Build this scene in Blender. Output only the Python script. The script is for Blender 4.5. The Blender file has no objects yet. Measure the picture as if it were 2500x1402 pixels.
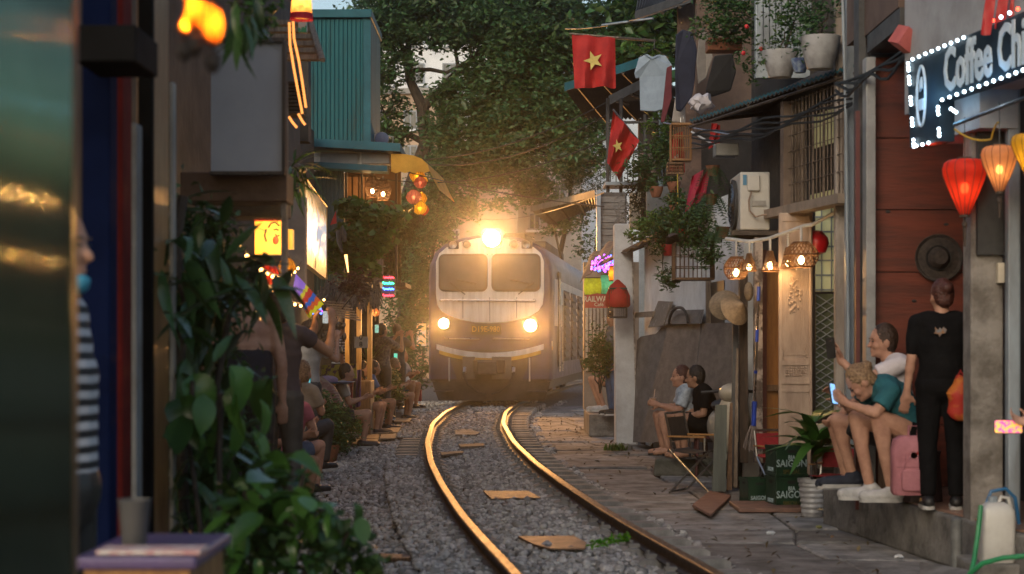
import bpy, bmesh, math, random
import numpy as np
from mathutils import Vector as V, Matrix, Euler
random.seed(7); RNG = np.random.default_rng(7)
SC = bpy.context.scene
# ---------------------------------------------------------------- camera, sky, sun, exposure
F, HC, HY = 4500.0, 1.42, 835.0            # focal length in photo pixels, eye height, horizon row
cam = bpy.data.cameras.new('camera'); camo = bpy.data.objects.new('camera', cam)
SC.collection.objects.link(camo); SC.camera = camo
camo.location = (0, 0, HC); camo.rotation_euler = (math.radians(90), 0, 0)
cam.sensor_width = 36; cam.lens = F/2500*36; cam.shift_y = (HY-701)/2500
cam.clip_start = .05; cam.clip_end = 1500
cam.dof.use_dof = True; cam.dof.focus_distance = 27; cam.dof.aperture_fstop = 3.6
world = bpy.data.worlds.new('World'); SC.world = world; world.use_nodes = True
wn = world.node_tree; wn.nodes.clear()
sky = wn.nodes.new('ShaderNodeTexSky'); sky.sky_type = 'NISHITA'; sky.sun_disc = False
SUN_EL, SUN_ROT = math.radians(24), math.radians(205)
sky.sun_elevation = SUN_EL; sky.sun_rotation = SUN_ROT; sky.air_density = 1.2; sky.dust_density = 3
bg = wn.nodes.new('ShaderNodeBackground'); bg.inputs[1].default_value = .145
wo = wn.nodes.new('ShaderNodeOutputWorld')
wn.links.new(sky.outputs[0], bg.inputs[0]); wn.links.new(bg.outputs[0], wo.inputs[0])
sun = bpy.data.lights.new('sun', 'SUN'); sun.energy = .3; sun.angle = math.radians(30); sun.color = (1, .97, .94)
suno = bpy.data.objects.new('sun', sun); SC.collection.objects.link(suno)
sd = V((math.sin(SUN_ROT)*math.cos(SUN_EL), math.cos(SUN_ROT)*math.cos(SUN_EL), math.sin(SUN_EL)))
suno.rotation_euler = sd.to_track_quat('Z', 'Y').to_euler(); suno.location = (0, 0, 30)
SC.view_settings.view_transform = 'Standard'; SC.view_settings.look = 'None'
SC.view_settings.exposure = .2; SC.view_settings.gamma = 1
cy = SC.cycles
cy.use_denoising = True; cy.max_bounces = 8; cy.transparent_max_bounces = 12; cy.volume_bounces = 0
cy.sample_clamp_indirect = 4; cy.caustics_reflective = False; cy.caustics_refractive = False
# ---------------------------------------------------------------- helpers
def P(px, py, d): return V(((px-1250)*d/F, d, HC-(py-HY)*d/F))
def G(px, py, h=0): return P(px, py, F*(HC-h)/(py-HY))
def rv(a, b): return random.uniform(a, b)
WM = {}
class MB:
    def __init__(s): s.v = []; s.f = []
    def add(s, vs, fs):
        n = len(s.v); s.v += [tuple(p) for p in vs]; s.f += [[i+n for i in q] for q in fs]; return s
    def hexa(s, vs): return s.add(vs, [(0,3,2,1),(4,5,6,7),(0,1,5,4),(1,2,6,5),(2,3,7,6),(3,0,4,7)])
    def bx(s, x0, x1, y0, y1, z0, z1): return s.hexa([(x0,y0,z0),(x1,y0,z0),(x1,y1,z0),(x0,y1,z0),(x0,y0,z1),(x1,y0,z1),(x1,y1,z1),(x0,y1,z1)])
    def box(s, c, d, R=None):
        c = V(c); d = V(d)/2; R = R or Matrix.Identity(3)
        return s.hexa([c+R@V((x*d.x, y*d.y, z*d.z)) for z in (-1,1) for x, y in ((-1,-1),(1,-1),(1,1),(-1,1))])
    def tube(s, pts, r, n=6, cap=True):
        pts = [V(p) for p in pts]; k = len(pts)
        rs = r if isinstance(r, (list, tuple)) else [r]*k
        vs = []; up = None
        for i, p in enumerate(pts):
            t = (pts[min(i+1,k-1)]-pts[max(i-1,0)])
            t = t.normalized() if t.length > 1e-9 else V((0,0,1))
            if up is None: up = V((1,0,0)) if abs(t.x) < .8 else V((0,0,1))
            a = (up-t*up.dot(t)).normalized(); b = t.cross(a); up = a
            vs += [p+(a*math.cos(j*math.tau/n)+b*math.sin(j*math.tau/n))*rs[i] for j in range(n)]
        fs = [(i*n+j, i*n+(j+1)%n, (i+1)*n+(j+1)%n, (i+1)*n+j) for i in range(k-1) for j in range(n)]
        if cap: fs += [tuple(range(n))[::-1], tuple((k-1)*n+j for j in range(n))]
        return s.add(vs, fs)
    def lathe(s, prof, c=(0,0,0), n=16, R=None, sx=1, closed=False):
        c = V(c); R = R or Matrix.Identity(3); k = len(prof); vs = []
        for r, z in prof:
            vs += [c+R@V((r*math.cos(j*math.tau/n)*sx, r*math.sin(j*math.tau/n), z)) for j in range(n)]
        fs = [(i*n+j, i*n+(j+1)%n, (i+1)*n+(j+1)%n, (i+1)*n+j) for i in range(k-1) for j in range(n)]
        if closed: fs += [((k-1)*n+j, (k-1)*n+(j+1)%n, (j+1)%n, j) for j in range(n)]
        else: fs += [tuple(range(n))[::-1], tuple((k-1)*n+j for j in range(n))]
        return s.add(vs, fs)
    def shell(s, prof, c=(0,0,0), n=16, R=None):
        c = V(c); R = R or Matrix.Identity(3); k = len(prof); vs = []
        for r, z in prof: vs += [c+R@V((r*math.cos(j*math.tau/n), r*math.sin(j*math.tau/n), z)) for j in range(n)]
        return s.add(vs, [(i*n+j, i*n+(j+1)%n, (i+1)*n+(j+1)%n, (i+1)*n+j) for i in range(k-1) for j in range(n)])
    def ell(s, c, r, R=None, n=10, m=6):
        c = V(c); R = R or Matrix.Identity(3); r = V(r) if hasattr(r, '__len__') else V((r,r,r))
        vs = [c+R@V((0,0,-r.z))]
        for i in range(1, m):
            a = math.pi*i/m
            vs += [c+R@V((r.x*math.sin(a)*math.cos(j*math.tau/n), r.y*math.sin(a)*math.sin(j*math.tau/n), -r.z*math.cos(a))) for j in range(n)]
        vs.append(c+R@V((0,0,r.z))); fs = []
        for j in range(n):
            fs.append((0, 1+(j+1)%n, 1+j)); e = len(vs)-1; b = 1+(m-2)*n
            fs.append((e, b+j, b+(j+1)%n))
            for i in range(m-2): fs.append((1+i*n+j, 1+i*n+(j+1)%n, 1+(i+1)*n+(j+1)%n, 1+(i+1)*n+j))
        return s.add(vs, fs)
    def cap(s, p0, r0, p1, r1, n=10):
        p0, p1 = V(p0), V(p1); t = (p1-p0); L = t.length; t = t.normalized() if L > 1e-6 else V((0,0,1))
        ps = [p0-t*r0*.98, p0-t*r0*.7, p0, p1, p1+t*r1*.7, p1+t*r1*.98]; rr = [r0*.2, r0*.71, r0, r1, r1*.71, r1*.2]
        return s.tube(ps, rr, n)
    def prism(s, pts, fn, t0, t1):
        k = len(pts)
        vs = [fn(a, t0, b) for a, b in pts]+[fn(a, t1, b) for a, b in pts]
        return s.add(vs, [tuple(range(k)), tuple(range(2*k-1, k-1, -1))]+[(i, i+k, (i+1)%k+k, (i+1)%k) for i in range(k)])
    def grid(s, nu, nv, fn, th=None):
        vs = [fn(i/nu, j/nv) for i in range(nu+1) for j in range(nv+1)]
        fs = [(i*(nv+1)+j, (i+1)*(nv+1)+j, (i+1)*(nv+1)+j+1, i*(nv+1)+j+1) for i in range(nu) for j in range(nv)]
        if th is not None:
            n0 = len(vs); th = V(th); vs += [V(p)+th for p in vs]
            fs += [tuple(x+n0 for x in q[::-1]) for q in fs]
            edge = [i*(nv+1) for i in range(nu+1)]+[nu*(nv+1)+j for j in range(1, nv+1)]+[i*(nv+1)+nv for i in range(nu-1, -1, -1)]+[j for j in range(nv-1, 0, -1)]
            fs += [(edge[i], edge[(i+1) % len(edge)], edge[(i+1) % len(edge)]+n0, edge[i]+n0) for i in range(len(edge))]
        return s.add(vs, fs)
    def bounds(s):
        a = np.array(s.v); return a.min(0), a.max(0)
    def mesh(s, name, org=None, smooth=False, fix=True):
        me = bpy.data.meshes.new(name)
        vs = s.v if org is None else [V(p)-V(org) for p in s.v]
        me.from_pydata([tuple(p) for p in vs], [], s.f)
        if fix:
            bm = bmesh.new(); bm.from_mesh(me); bmesh.ops.recalc_face_normals(bm, faces=bm.faces); bm.to_mesh(me); bm.free()
        if smooth:
            me.polygons.foreach_set('use_smooth', [True]*len(me.polygons)); me.set_sharp_from_angle(angle=math.radians(42))
        return me
    def build(s, name, mat, par=None, smooth=False, bev=0, local=False, label=None, cat=None, group=None, kind=None):
        if par is not None and not local:
            W = WM[par].inverted(); s.v = [tuple(W@V(p)) for p in s.v]
        org = None
        if par is None:
            a, b = s.bounds(); org = V(((a[0]+b[0])/2, (a[1]+b[1])/2, a[2]))
        o = bpy.data.objects.new(name, s.mesh(name, org, smooth)); SC.collection.objects.link(o)
        if mat: o.data.materials.append(mat)
        if par is not None: o.parent = par; WM[o] = WM[par].copy()
        else: o.location = org; WM[o] = Matrix.Translation(org)
        if bev:
            m = o.modifiers.new('bevel', 'BEVEL'); m.width = bev; m.segments = 2; m.limit_method = 'ANGLE'; m.harden_normals = False
        return tag(o, label, cat, group, kind)
def tag(o, label=None, cat=None, group=None, kind=None):
    for k, x in (('label', label), ('category', cat), ('group', group), ('kind', kind)):
        if x: o[k] = x
    return o
def T(name, label, cat, loc, rz=0, group=None, kind=None):
    o = bpy.data.objects.new(name, None); SC.collection.objects.link(o); o.empty_display_size = .2
    o.location = loc; o.rotation_euler = (0, 0, rz)
    WM[o] = Matrix.Translation(V(loc)) @ Matrix.Rotation(rz, 4, 'Z')
    return tag(o, label, cat, group, kind)
def inst(name, me, par, mw=None, ml=None):
    o = bpy.data.objects.new(name, me); SC.collection.objects.link(o)
    m = ml if ml is not None else (WM[par].inverted() @ mw if par is not None else mw)
    o.parent = par; o.matrix_local = m
    if par is None: o.matrix_world = m; WM[o] = m.copy()
    else: WM[o] = WM[par] @ m
    return o
def fast(name, verts, faces, mat, par=None, kind=None, org=None, **kw):
    verts = np.asarray(verts, dtype=np.float32); faces = np.asarray(faces, dtype=np.int32)
    if par is not None: org = WM[par].translation
    if org is None: org = V((float(verts[:,0].mean()), float(verts[:,1].mean()), float(verts[:,2].min())))
    me = bpy.data.meshes.new(name); k = faces.shape[1]
    me.vertices.add(len(verts)); me.vertices.foreach_set('co', (verts-np.array(org, dtype=np.float32)).ravel())
    me.loops.add(faces.size); me.loops.foreach_set('vertex_index', faces.ravel())
    me.polygons.add(len(faces)); me.polygons.foreach_set('loop_start', np.arange(0, faces.size, k, dtype=np.int32))
    me.update(calc_edges=True); me.materials.append(mat)
    o = bpy.data.objects.new(name, me); SC.collection.objects.link(o)
    if par is not None: o.parent = par; WM[o] = WM[par].copy()
    else: o.location = org; WM[o] = Matrix.Translation(V(org))
    return tag(o, kind=kind, **kw)
_m = {}
def M(key, c=None, c2=None, sc=7, r=.7, m=0, b=0, bs=None, isl=0, orr=0, em=0, ec=None, tr=0, det=5, stretch=None, spec=None, lo=.38, hi=.62):
    if key in _m: return _m[key]
    mt = bpy.data.materials.new(key); mt.use_nodes = True; _m[key] = mt
    nt = mt.node_tree; N = nt.nodes; L = nt.links; bsdf = N['Principled BSDF']; out = N['Material Output']
    c = (*c, 1); c2 = (*(c2 or [x*.72 for x in c[:3]]), 1)
    tc = N.new('ShaderNodeTexCoord'); src = tc.outputs['Object']
    if stretch:
        mp = N.new('ShaderNodeMapping'); mp.inputs['Scale'].default_value = stretch; L.new(src, mp.inputs[0]); src = mp.outputs[0]
    nz = N.new('ShaderNodeTexNoise'); nz.inputs['Scale'].default_value = sc; nz.inputs['Detail'].default_value = det; nz.inputs['Roughness'].default_value = .65
    L.new(src, nz.inputs['Vector'])
    rg = N.new('ShaderNodeMapRange'); rg.inputs[1].default_value = lo; rg.inputs[2].default_value = hi; L.new(nz.outputs[0], rg.inputs[0])
    mx = N.new('ShaderNodeMix'); mx.data_type = 'RGBA'; mx.inputs[6].default_value = c; mx.inputs[7].default_value = c2
    L.new(rg.outputs[0], mx.inputs[0]); col = mx.outputs[2]
    if isl or orr:
        hs = N.new('ShaderNodeHueSaturation')
        ri = N.new('ShaderNodeNewGeometry').outputs['Random Per Island'] if isl else N.new('ShaderNodeObjectInfo').outputs['Random']
        a = isl or orr
        q = N.new('ShaderNodeMapRange'); q.inputs[3].default_value = 1-a; q.inputs[4].default_value = 1+a*.8; L.new(ri, q.inputs[0]); L.new(q.outputs[0], hs.inputs['Value'])
        if isl:
            q2 = N.new('ShaderNodeMapRange'); q2.inputs[3].default_value = .47; q2.inputs[4].default_value = .53
            fr = N.new('ShaderNodeMath'); fr.operation = 'FRACT'; mu = N.new('ShaderNodeMath'); mu.operation = 'MULTIPLY'; mu.inputs[1].default_value = 7.3
            L.new(ri, mu.inputs[0]); L.new(mu.outputs[0], fr.inputs[0]); L.new(fr.outputs[0], q2.inputs[0]); L.new(q2.outputs[0], hs.inputs['Hue'])
        L.new(col, hs.inputs['Color']); col = hs.outputs[0]
    L.new(col, bsdf.inputs['Base Color']); bsdf.inputs['Roughness'].default_value = r; bsdf.inputs['Metallic'].default_value = m
    if spec is not None: bsdf.inputs['Specular IOR Level'].default_value = spec
    if r > .12 and not em:
        rr = N.new('ShaderNodeMapRange'); rr.inputs[3].default_value = max(.04, r-.12); rr.inputs[4].default_value = min(1, r+.12)
        L.new(nz.outputs[0], rr.inputs[0]); L.new(rr.outputs[0], bsdf.inputs['Roughness'])
    if b:
        n2 = N.new('ShaderNodeTexNoise'); n2.inputs['Scale'].default_value = bs or sc*5; n2.inputs['Detail'].default_value = 6; L.new(src, n2.inputs['Vector'])
        bp = N.new('ShaderNodeBump'); bp.inputs['Strength'].default_value = b; bp.inputs['Distance'].default_value = .02
        L.new(n2.outputs[0], bp.inputs['Height']); L.new(bp.outputs[0], bsdf.inputs['Normal'])
    if em:
        bsdf.inputs['Emission Color'].default_value = (*(ec or c[:3]), 1); bsdf.inputs['Emission Strength'].default_value = em
        if not ec: L.new(col, bsdf.inputs['Emission Color'])
    if tr:
        t = N.new('ShaderNodeBsdfTranslucent'); L.new(col, t.inputs[0]); ms = N.new('ShaderNodeMixShader'); ms.inputs[0].default_value = tr
        L.new(bsdf.outputs[0], ms.inputs[1]); L.new(t.outputs[0], ms.inputs[2]); L.new(ms.outputs[0], out.inputs[0])
    return mt
class Fr:                                   # a facade line on the ground: u along it, o out towards the street, z up
    def __init__(s, ax, ay, bx, by):
        s.A = V((ax, ay, 0)); s.u = (V((bx, by, 0))-s.A); s.L = s.u.length; s.u.normalize(); s.n = V((s.u.y, -s.u.x, 0))
    def p(s, u, o, z): return s.A+s.u*u+s.n*o+V((0, 0, z))
    def fn(s): return lambda a, t, b: s.p(a, t, b)
    def pix(s, px, py, o=0):
        d = V(((px-1250)/F, 1, -(py-HY)/F)); c = V((0, 0, HC)); t = (o-(c-s.A).dot(s.n))/d.dot(s.n); w = c+d*t
        return (w-s.A).dot(s.u), w.z
    def box(s, mb, u0, u1, o0, o1, z0, z1):
        return mb.hexa([s.p(u0,o0,z0), s.p(u1,o0,z0), s.p(u1,o1,z0), s.p(u0,o1,z0), s.p(u0,o0,z1), s.p(u1,o0,z1), s.p(u1,o1,z1), s.p(u0,o1,z1)])
    def R(s): return Matrix((s.u, -s.n, V((0,0,1)))).transposed()      # local x along u, -y out, z up
def fb(mb, px0, py0, px1, py1, d, th):      # a box whose front faces the camera at depth d
    a = P(px0, py1, d); b = P(px1, py0, d); return mb.bx(a.x, b.x, d, d+th, a.z, b.z)
def lamp(name, loc, col, w, rad, par, spot=None, aim=None):
    l = bpy.data.lights.new(name, 'SPOT' if spot else 'POINT'); l.color = col; l.energy = w; l.shadow_soft_size = rad
    if spot: l.spot_size = math.radians(spot); l.spot_blend = .6
    o = bpy.data.objects.new(name, l); SC.collection.objects.link(o)
    m = Matrix.Translation(V(loc))
    if aim is not None: m = m @ (V(loc)-V(aim)).to_track_quat('Z', 'Y').to_matrix().to_4x4()
    o.parent = par; o.matrix_local = WM[par].inverted() @ m
    return o
def text(name, s, mat, par, mw, size, thick=.004, fat=0, align='CENTER'):
    cu = bpy.data.curves.new(name, 'FONT'); cu.body = s; cu.size = size; cu.extrude = thick; cu.offset = fat; cu.align_x = align; cu.align_y = 'CENTER'; cu.resolution_u = 2
    t = bpy.data.objects.new('tmp', cu); SC.collection.objects.link(t)
    me = bpy.data.meshes.new_from_object(t.evaluated_get(bpy.context.evaluated_depsgraph_get())); bpy.data.objects.remove(t)
    me.name = name; me.materials.clear(); me.materials.append(mat)
    return inst(name, me, par, mw)
def facing(loc, yaw=0, sx=1):               # text matrix: reads from the -Y side, turned by yaw
    return Matrix.Translation(V(loc)) @ Matrix.Rotation(yaw, 4, 'Z') @ Matrix.Rotation(math.pi/2, 4, 'X') @ Matrix.Diagonal((sx, 1, 1, 1))
# leaves: many small folded diamonds in one mesh
def leafcloud(pts, size, up=.5, wid=.45, droop=0, rng=RNG):
    n = len(pts); pts = np.asarray(pts)
    d = rng.normal(size=(n, 3)); d[:, 2] = d[:, 2]*.5-droop; d /= np.linalg.norm(d, axis=1)[:, None]
    nm = rng.normal(size=(n, 3)); nm[:, 2] += up*2; s = np.cross(d, nm); s /= np.linalg.norm(s, axis=1)[:, None]+1e-9
    nm = np.cross(s, d); L = size*rng.uniform(.6, 1.35, n)[:, None]
    a = pts-d*L*.5; t = pts+d*L*.5-nm*L*.08; l = pts-d*L*.06+s*L*wid*.5+nm*L*.09; r = pts-d*L*.06-s*L*wid*.5+nm*L*.09
    v = np.stack([a, l, t, r], 1).reshape(-1, 3); i = np.arange(n)[:, None]*4
    f = np.concatenate([i+np.array([[0, 1, 2]]), i+np.array([[0, 2, 3]])]); return v, f
def clump(blobs, n, sub=.35, k=14, rng=RNG):
    out = []; tot = sum(b[1][0]*b[1][1]*b[1][2] for b in blobs)**1
    for c, r in blobs:
        m = max(8, int(n*r[0]*r[1]*r[2]/tot)); c = np.array(c); r = np.array(r)
        q = rng.normal(size=(k, 3)); q /= np.linalg.norm(q, axis=1)[:, None]; q *= rng.uniform(.35, 1, k)[:, None]**.5
        w = q[rng.integers(0, k, m)]+rng.normal(size=(m, 3))*sub*rng.uniform(.5, 1.2, (m, 1))
        out.append(c+w*r)
    return np.concatenate(out)
def plant(name, label, cat, base, blobs, n, size, mat, stems=(), smat=None, up=.5, wid=.45, droop=0, sub=.35, k=14, group=None, leafname='foliage', stemname='stem'):
    t = T(name, label, cat, base, group=group)
    v, f = leafcloud(clump(blobs, n, sub, k), size, up, wid, droop); fast(leafname, v, f, mat, t)
    for p, r in stems: MB().tube(p, r, 7).build(stemname, smat, t, smooth=True)
    return t
def wob(p, q, n, a):                        # a wobbling path between two points
    p, q = V(p), V(q); return [p.lerp(q, i/n)+(V((rv(-a, a), rv(-a, a), rv(-a, a))) if 0 < i < n else V()) for i in range(n+1)]
def sag(p, q, s, n=14): p, q = V(p), V(q); return [p.lerp(q, i/n)-V((0, 0, s*4*(i/n)*(1-i/n))) for i in range(n+1)]
# shared materials
CONC = M('concrete', (.25,.24,.225), (.10,.095,.088), 3, .9, b=.7, bs=26)
WHITEW = M('lime_wash', (.82,.85,.88), (.58,.59,.60), 1.6, .85, b=.3, bs=22, lo=.42, hi=.72)
DARKW = M('dark_wood', (.075,.05,.035), (.03,.022,.017), 6, .7, b=.3, stretch=(8,8,1))
WOOD = M('brown_wood', (.20,.115,.06), (.09,.05,.028), 6, .6, b=.25, stretch=(9,9,1))
PALEW = M('weathered_wood', (.27,.22,.17), (.14,.11,.09), 5, .8, b=.4, stretch=(9,9,1.2))
BLACK = M('black_paint', (.015,.015,.016), (.03,.03,.03), 12, .5)
DGREY = M('dark_grey', (.06,.06,.062), (.035,.035,.035), 7, .65)
STEEL = M('steel', (.5,.5,.5), (.33,.32,.31), 12, .3, m=1)
BGREY = M('blue_grey_paint', (.30,.36,.42), (.17,.19,.21), 3.5, .5, b=.15, stretch=(1,1,.25))
CABLE = M('cable_black', (.012,.012,.012), None, 5, .5)
TEAL = M('teal_sheet', (.010,.095,.115), (.03,.05,.05), 3.5, .6, b=.08, stretch=(2,1,.25), spec=.2, lo=.5, hi=.85)
TEALD = M('teal_flashing', (.02,.11,.145), (.015,.08,.105), 3, .6, spec=.2)
RUSTY = M('rusty_tin', (.12,.10,.085), (.055,.042,.034), 2.2, .65, b=.25, m=.2)
LEAFD = M('leaf_dark', (.075,.16,.055), (.042,.10,.036), 3, .5, isl=.5, tr=.38)
LEAFM = M('leaf_mid', (.055,.115,.028), (.03,.075,.02), 3, .45, isl=.45, tr=.3)
LEAFB = M('leaf_bright', (.11,.21,.04), (.07,.14,.028), 3, .45, isl=.4, tr=.35)
BARK = M('bark', (.065,.05,.038), (.03,.024,.02), 9, .9, b=.8, bs=35, stretch=(3,3,1))
TERRA = M('terracotta', (.26,.10,.055), (.17,.07,.04), 9, .8, b=.1)
SKIN = M('skin', (.50,.285,.20), (.38,.20,.14), 9, .62, b=.12, bs=120, spec=.3)
SKIN2 = M('skin_tan', (.40,.225,.15), (.29,.155,.10), 9, .62, b=.12, bs=120, spec=.3)
HAIRB = M('hair_black', (.012,.009,.008), (.022,.016,.013), 60, .42, b=.6, bs=90)
REDC = M('red_cloth', (.50,.02,.018), (.36,.012,.012), 5, .75, b=.15, bs=14, tr=.2)
BRICKR = M('red_plastic', (.35,.025,.025), (.25,.018,.018), 8, .4)
# ---------------------------------------------------------------- ground, track, ballast, paving
SOIL = M('soil', (.10,.088,.075), (.055,.048,.042), 4, .95, b=.6)
mb = MB(); n = 24
mb.grid(n, n, lambda u, v: V((-150+300*u, -140+300*v, -.06))); mb.build('ground', SOIL, kind='structure')
cz = np.array([-5,0,3,6,9.83,11.5,13.3,15.8,18.9,22.8,28,32.5,37.5,45,53,62,75]); cx = np.array([2.9,2.0,1.45,.98,.557,.36,.165,-.06,-.30,-.515,-.67,-.645,-.44,.3,1.12,2.4,5.0])
_z = np.arange(-5, 75, .1); _x = np.interp(_z, cz, cx); _k = np.hanning(29); _k /= _k.sum()
_xp = np.convolve(np.pad(_x, 14, mode='reflect', reflect_type='odd'), _k, 'valid')
def CX(z): return float(np.interp(z, _z, _xp))
def CT(z): d = V((CX(z+.3)-CX(z-.3), .6, 0)); return d.normalized()
def TR(z, off, h): t = CT(z); return V((CX(z), z, h))+V((t.y, -t.x, 0))*off
track = T('railway_track', 'metre gauge railway track curving down the narrow street', 'railway track', (CX(20), 20, 0), kind='structure')
RAILS = M('rail_rust', (.085,.05,.033), (.045,.03,.022), 14, .6, m=.3, b=.3)
RAILT = M('rail_polished', (.11,.055,.025), (.03,.016,.01), 9, .46, m=1, b=.04, stretch=(6,.6,6))
prof = [(-.062,.05),(.062,.05),(.062,.062),(.012,.078),(.012,.148),(.034,.158),(.034,.178),(-.034,.178),(-.034,.158),(-.012,.148),(-.012,.078),(-.062,.062)]
prof = [(a, .10+(b-.05)*(.078/.128)) for a, b in prof]
head = [(-.034,.1785),(.034,.1785),(.034,.186),(.026,.192),(-.026,.192),(-.034,.186)]
zs = np.arange(-4, 70, .25)
for sd_ in (-1, 1):
    def sweep(pr, nm, mat, par):
        vs = []; k = len(pr)
        for z in zs: vs += [TR(z, sd_*.535+a, b) for a, b in pr]
        fs = [(i*k+j, i*k+(j+1)%k, (i+1)*k+(j+1)%k, (i+1)*k+j) for i in range(len(zs)-1) for j in range(k)]
        return MB().add(vs, fs).build(nm, mat, par)
    rl = sweep(prof, 'rail', RAILS, track); sweep(head, 'running_surface', RAILT, rl)
SLEEP = M('sleeper_concrete', (.30,.29,.275), (.17,.165,.155), 5, .85, b=.5, bs=40, orr=.18)
sm = MB(); w = .115
for sg in (-1, 1):
    q = [(.12,-.06,w*.8),(.30,.015,w*.85),(.40,.052,w),(.90,.048,w),(.93,.03,w*.98),(.93,-.08,w)]
    for i in range(len(q)-1):
        (a, z0, w0), (b, z1, w1) = q[i], q[i+1]
        if abs(a-b) < .001: continue
        sm.hexa([V((sg*a,-w0,-.09)), V((sg*b,-w1,-.09)), V((sg*b,w1,-.09)), V((sg*a,w0,-.09)), V((sg*a,-w0*.82,z0)), V((sg*b,-w1*.82,z1)), V((sg*b,w1*.82,z1)), V((sg*a,w0*.82,z0))])
    for e in (-1, 1):     # rail clips
        sm.box((sg*.535+e*.085, 0, .062), (.07, .06, .03)); sm.tube([(sg*.535+e*.10, 0, .06), (sg*.535+e*.10, 0, .10)], .012, 6)
sme = sm.mesh('sleeper'); sme.materials.append(SLEEP)
z = 6.5
while z < 40:
    t = CT(z); a = math.atan2(-t.x, t.y)
    inst('sleeper', sme, track, Matrix.Translation(TR(z, 0, .05+rv(-.006, .004))) @ Matrix.Rotation(a+rv(-.02, .02), 4, 'Z')); z += .585
LZ = np.array([0,6,8,10,12,14,17,20,24,28,32,36,45,60]); LXv = np.array([-.75,-1.3,-1.45,-1.62,-1.8,-1.98,-2.25,-2.45,-2.62,-2.62,-2.62,-2.62,-2.2,-.5])
def LX(z): return float(np.interp(z, LZ, LXv))
RZ = np.array([0,6,9.5,11.15,13,15.1,17,18.6,19.2,26,30,36,48,60]); RXv = np.array([3.3,3.2,3.0,2.81,2.57,2.72,2.38,2.1,2.25,1.45,1.35,1.55,2.6,4.2])
def RX(z): return float(np.interp(z, RZ, RXv))
# bed under the stones
mb = MB(); zz = np.arange(4, 60, 1.0)
mb.grid(len(zz)-1, 4, lambda u, v: V((lambda z: ((LX(z)-.5)*(1-v)+(CX(z)+1.25)*v, z, -.045+.02*math.sin(z*3+v*9)))(4+u*(zz[-1]-4))))
BED = M('ballast_bed', (.15,.14,.13), (.08,.075,.07), 18, .95, b=.8)
mb.build('track_bed', BED, kind='structure')
# stones
GRAV = M('ballast_stone', (.47,.445,.42), (.30,.285,.27), 20, .9, isl=.5, b=.3)
_i = (1+5**.5)/2; base = np.array([[-1,_i,0],[1,_i,0],[-1,-_i,0],[1,-_i,0],[0,-1,_i],[0,1,_i],[0,-1,-_i],[0,1,-_i],[_i,0,-1],[_i,0,1],[-_i,0,-1],[-_i,0,1]])/1.9
bf = np.array([[0,11,5],[0,5,1],[0,1,7],[0,7,10],[0,10,11],[1,5,9],[5,11,4],[11,10,2],[10,7,6],[7,1,8],[3,9,4],[3,4,2],[3,2,6],[3,6,8],[3,8,9],[4,9,5],[2,4,11],[6,2,10],[8,6,7],[9,8,1]])
def stones(n, zr, size, zoff=0, far=False):
    pts = []; ss = []
    while len(pts) < n:
        z = zr[0]+(zr[1]-zr[0])*random.random()**1.25; c = CX(z); l = LX(z)-.15
        x = l+(c+1.12-l)*random.random(); o = x-c
        if o > .93 and random.random() > .55: continue
        if abs(abs(o)-.535) < .075: continue
        if .6 < o < .95: continue
        elif -1.0 < o < -.6: h = .095 if not 21 < z < 25.5 else .03
        elif abs(o) < .46: h = .045*(1-(abs(o)/.46)**2)+.045
        else: h = -.012+.012*math.sin(z*2.1+x*3)+(.05*max(0, 1-abs(abs(o)-1.0)/.4) if o < 0 else 0)+(.045 if abs(o) < .61 else 0)
        s = size*rv(.5, 1.25)*(1.7 if random.random() < .04 else 1)
        pts.append((x, z, h+zoff+rv(-.012, .016))); ss.append(s)
    p = np.array(pts); s = np.array(ss)
    v = base[None]*RNG.uniform(.62, 1.2, (n, 12, 1))*(s[:, None, None]*RNG.uniform(.6, 1.25, (n, 1, 3)))
    a = RNG.uniform(0, 6.28, n); ca, sa = np.cos(a)[:, None], np.sin(a)[:, None]
    x = v[..., 0]*ca-v[..., 1]*sa; y = v[..., 0]*sa+v[..., 1]*ca; v = np.stack([x, y, v[..., 2]*.8], -1)+p[:, None]
    f = bf[None]+np.arange(n)[:, None, None]*12
    return v.reshape(-1, 3), f.reshape(-1, 3)
v1, f1 = stones(30000, (8.6, 25), .030); v2, f2 = stones(11000, (24, 44), .036)
fast('ballast_gravel', np.concatenate([v1, v2]), np.concatenate([f1, f2+len(v1)]), GRAV, kind='stuff', label='grey crushed stone ballast lying around the rails', cat='gravel')
# loose wooden boards and tiles on the ballast
def slab(name, quad, z0, th, mat, label, cat='board', group=None):
    k = len(quad); mb = MB(); mb.add([(x, y, z0+rv(0, .012)) for x, y in quad]+[(x, y, z0+th+rv(0, .012)) for x, y in quad], [tuple(range(k))[::-1], tuple(range(k, 2*k))]+[(i, (i+1)%k, (i+1)%k+k, i+k) for i in range(k)])
    return mb.build(name, mat, label=label, cat=cat, group=group)
def gq(pix, h=.03): return [tuple(G(a, b, h))[:2] for a, b in pix]
TILEO = M('old_tile', (.20,.12,.075), (.12,.07,.045), 8, .55, b=.25)
slab('flat_tile', gq([(1265,1330),(1400,1331),(1432,1347),(1428,1362),(1345,1362),(1300,1348)], .07), .108, .016, TILEO, 'pale orange broken tile lying flat between the rails near the camera', 'tile')
slab('wet_tile', gq([(1180,1216),(1290,1216),(1320,1232),(1200,1233)], .07), .108, .014, M('shiny_tile', (.18,.12,.08), (.07,.05,.04), 22, .55, b=.5), 'shiny tile with holes reflecting gold between the rails', 'tile')
slab('broken_slab', gq([(1110,1060),(1150,1056),(1172,1066),(1160,1072),(1112,1070)], .07), .10, .02, CONC, 'pale broken slab between the rails far down the track', 'slab')
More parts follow.
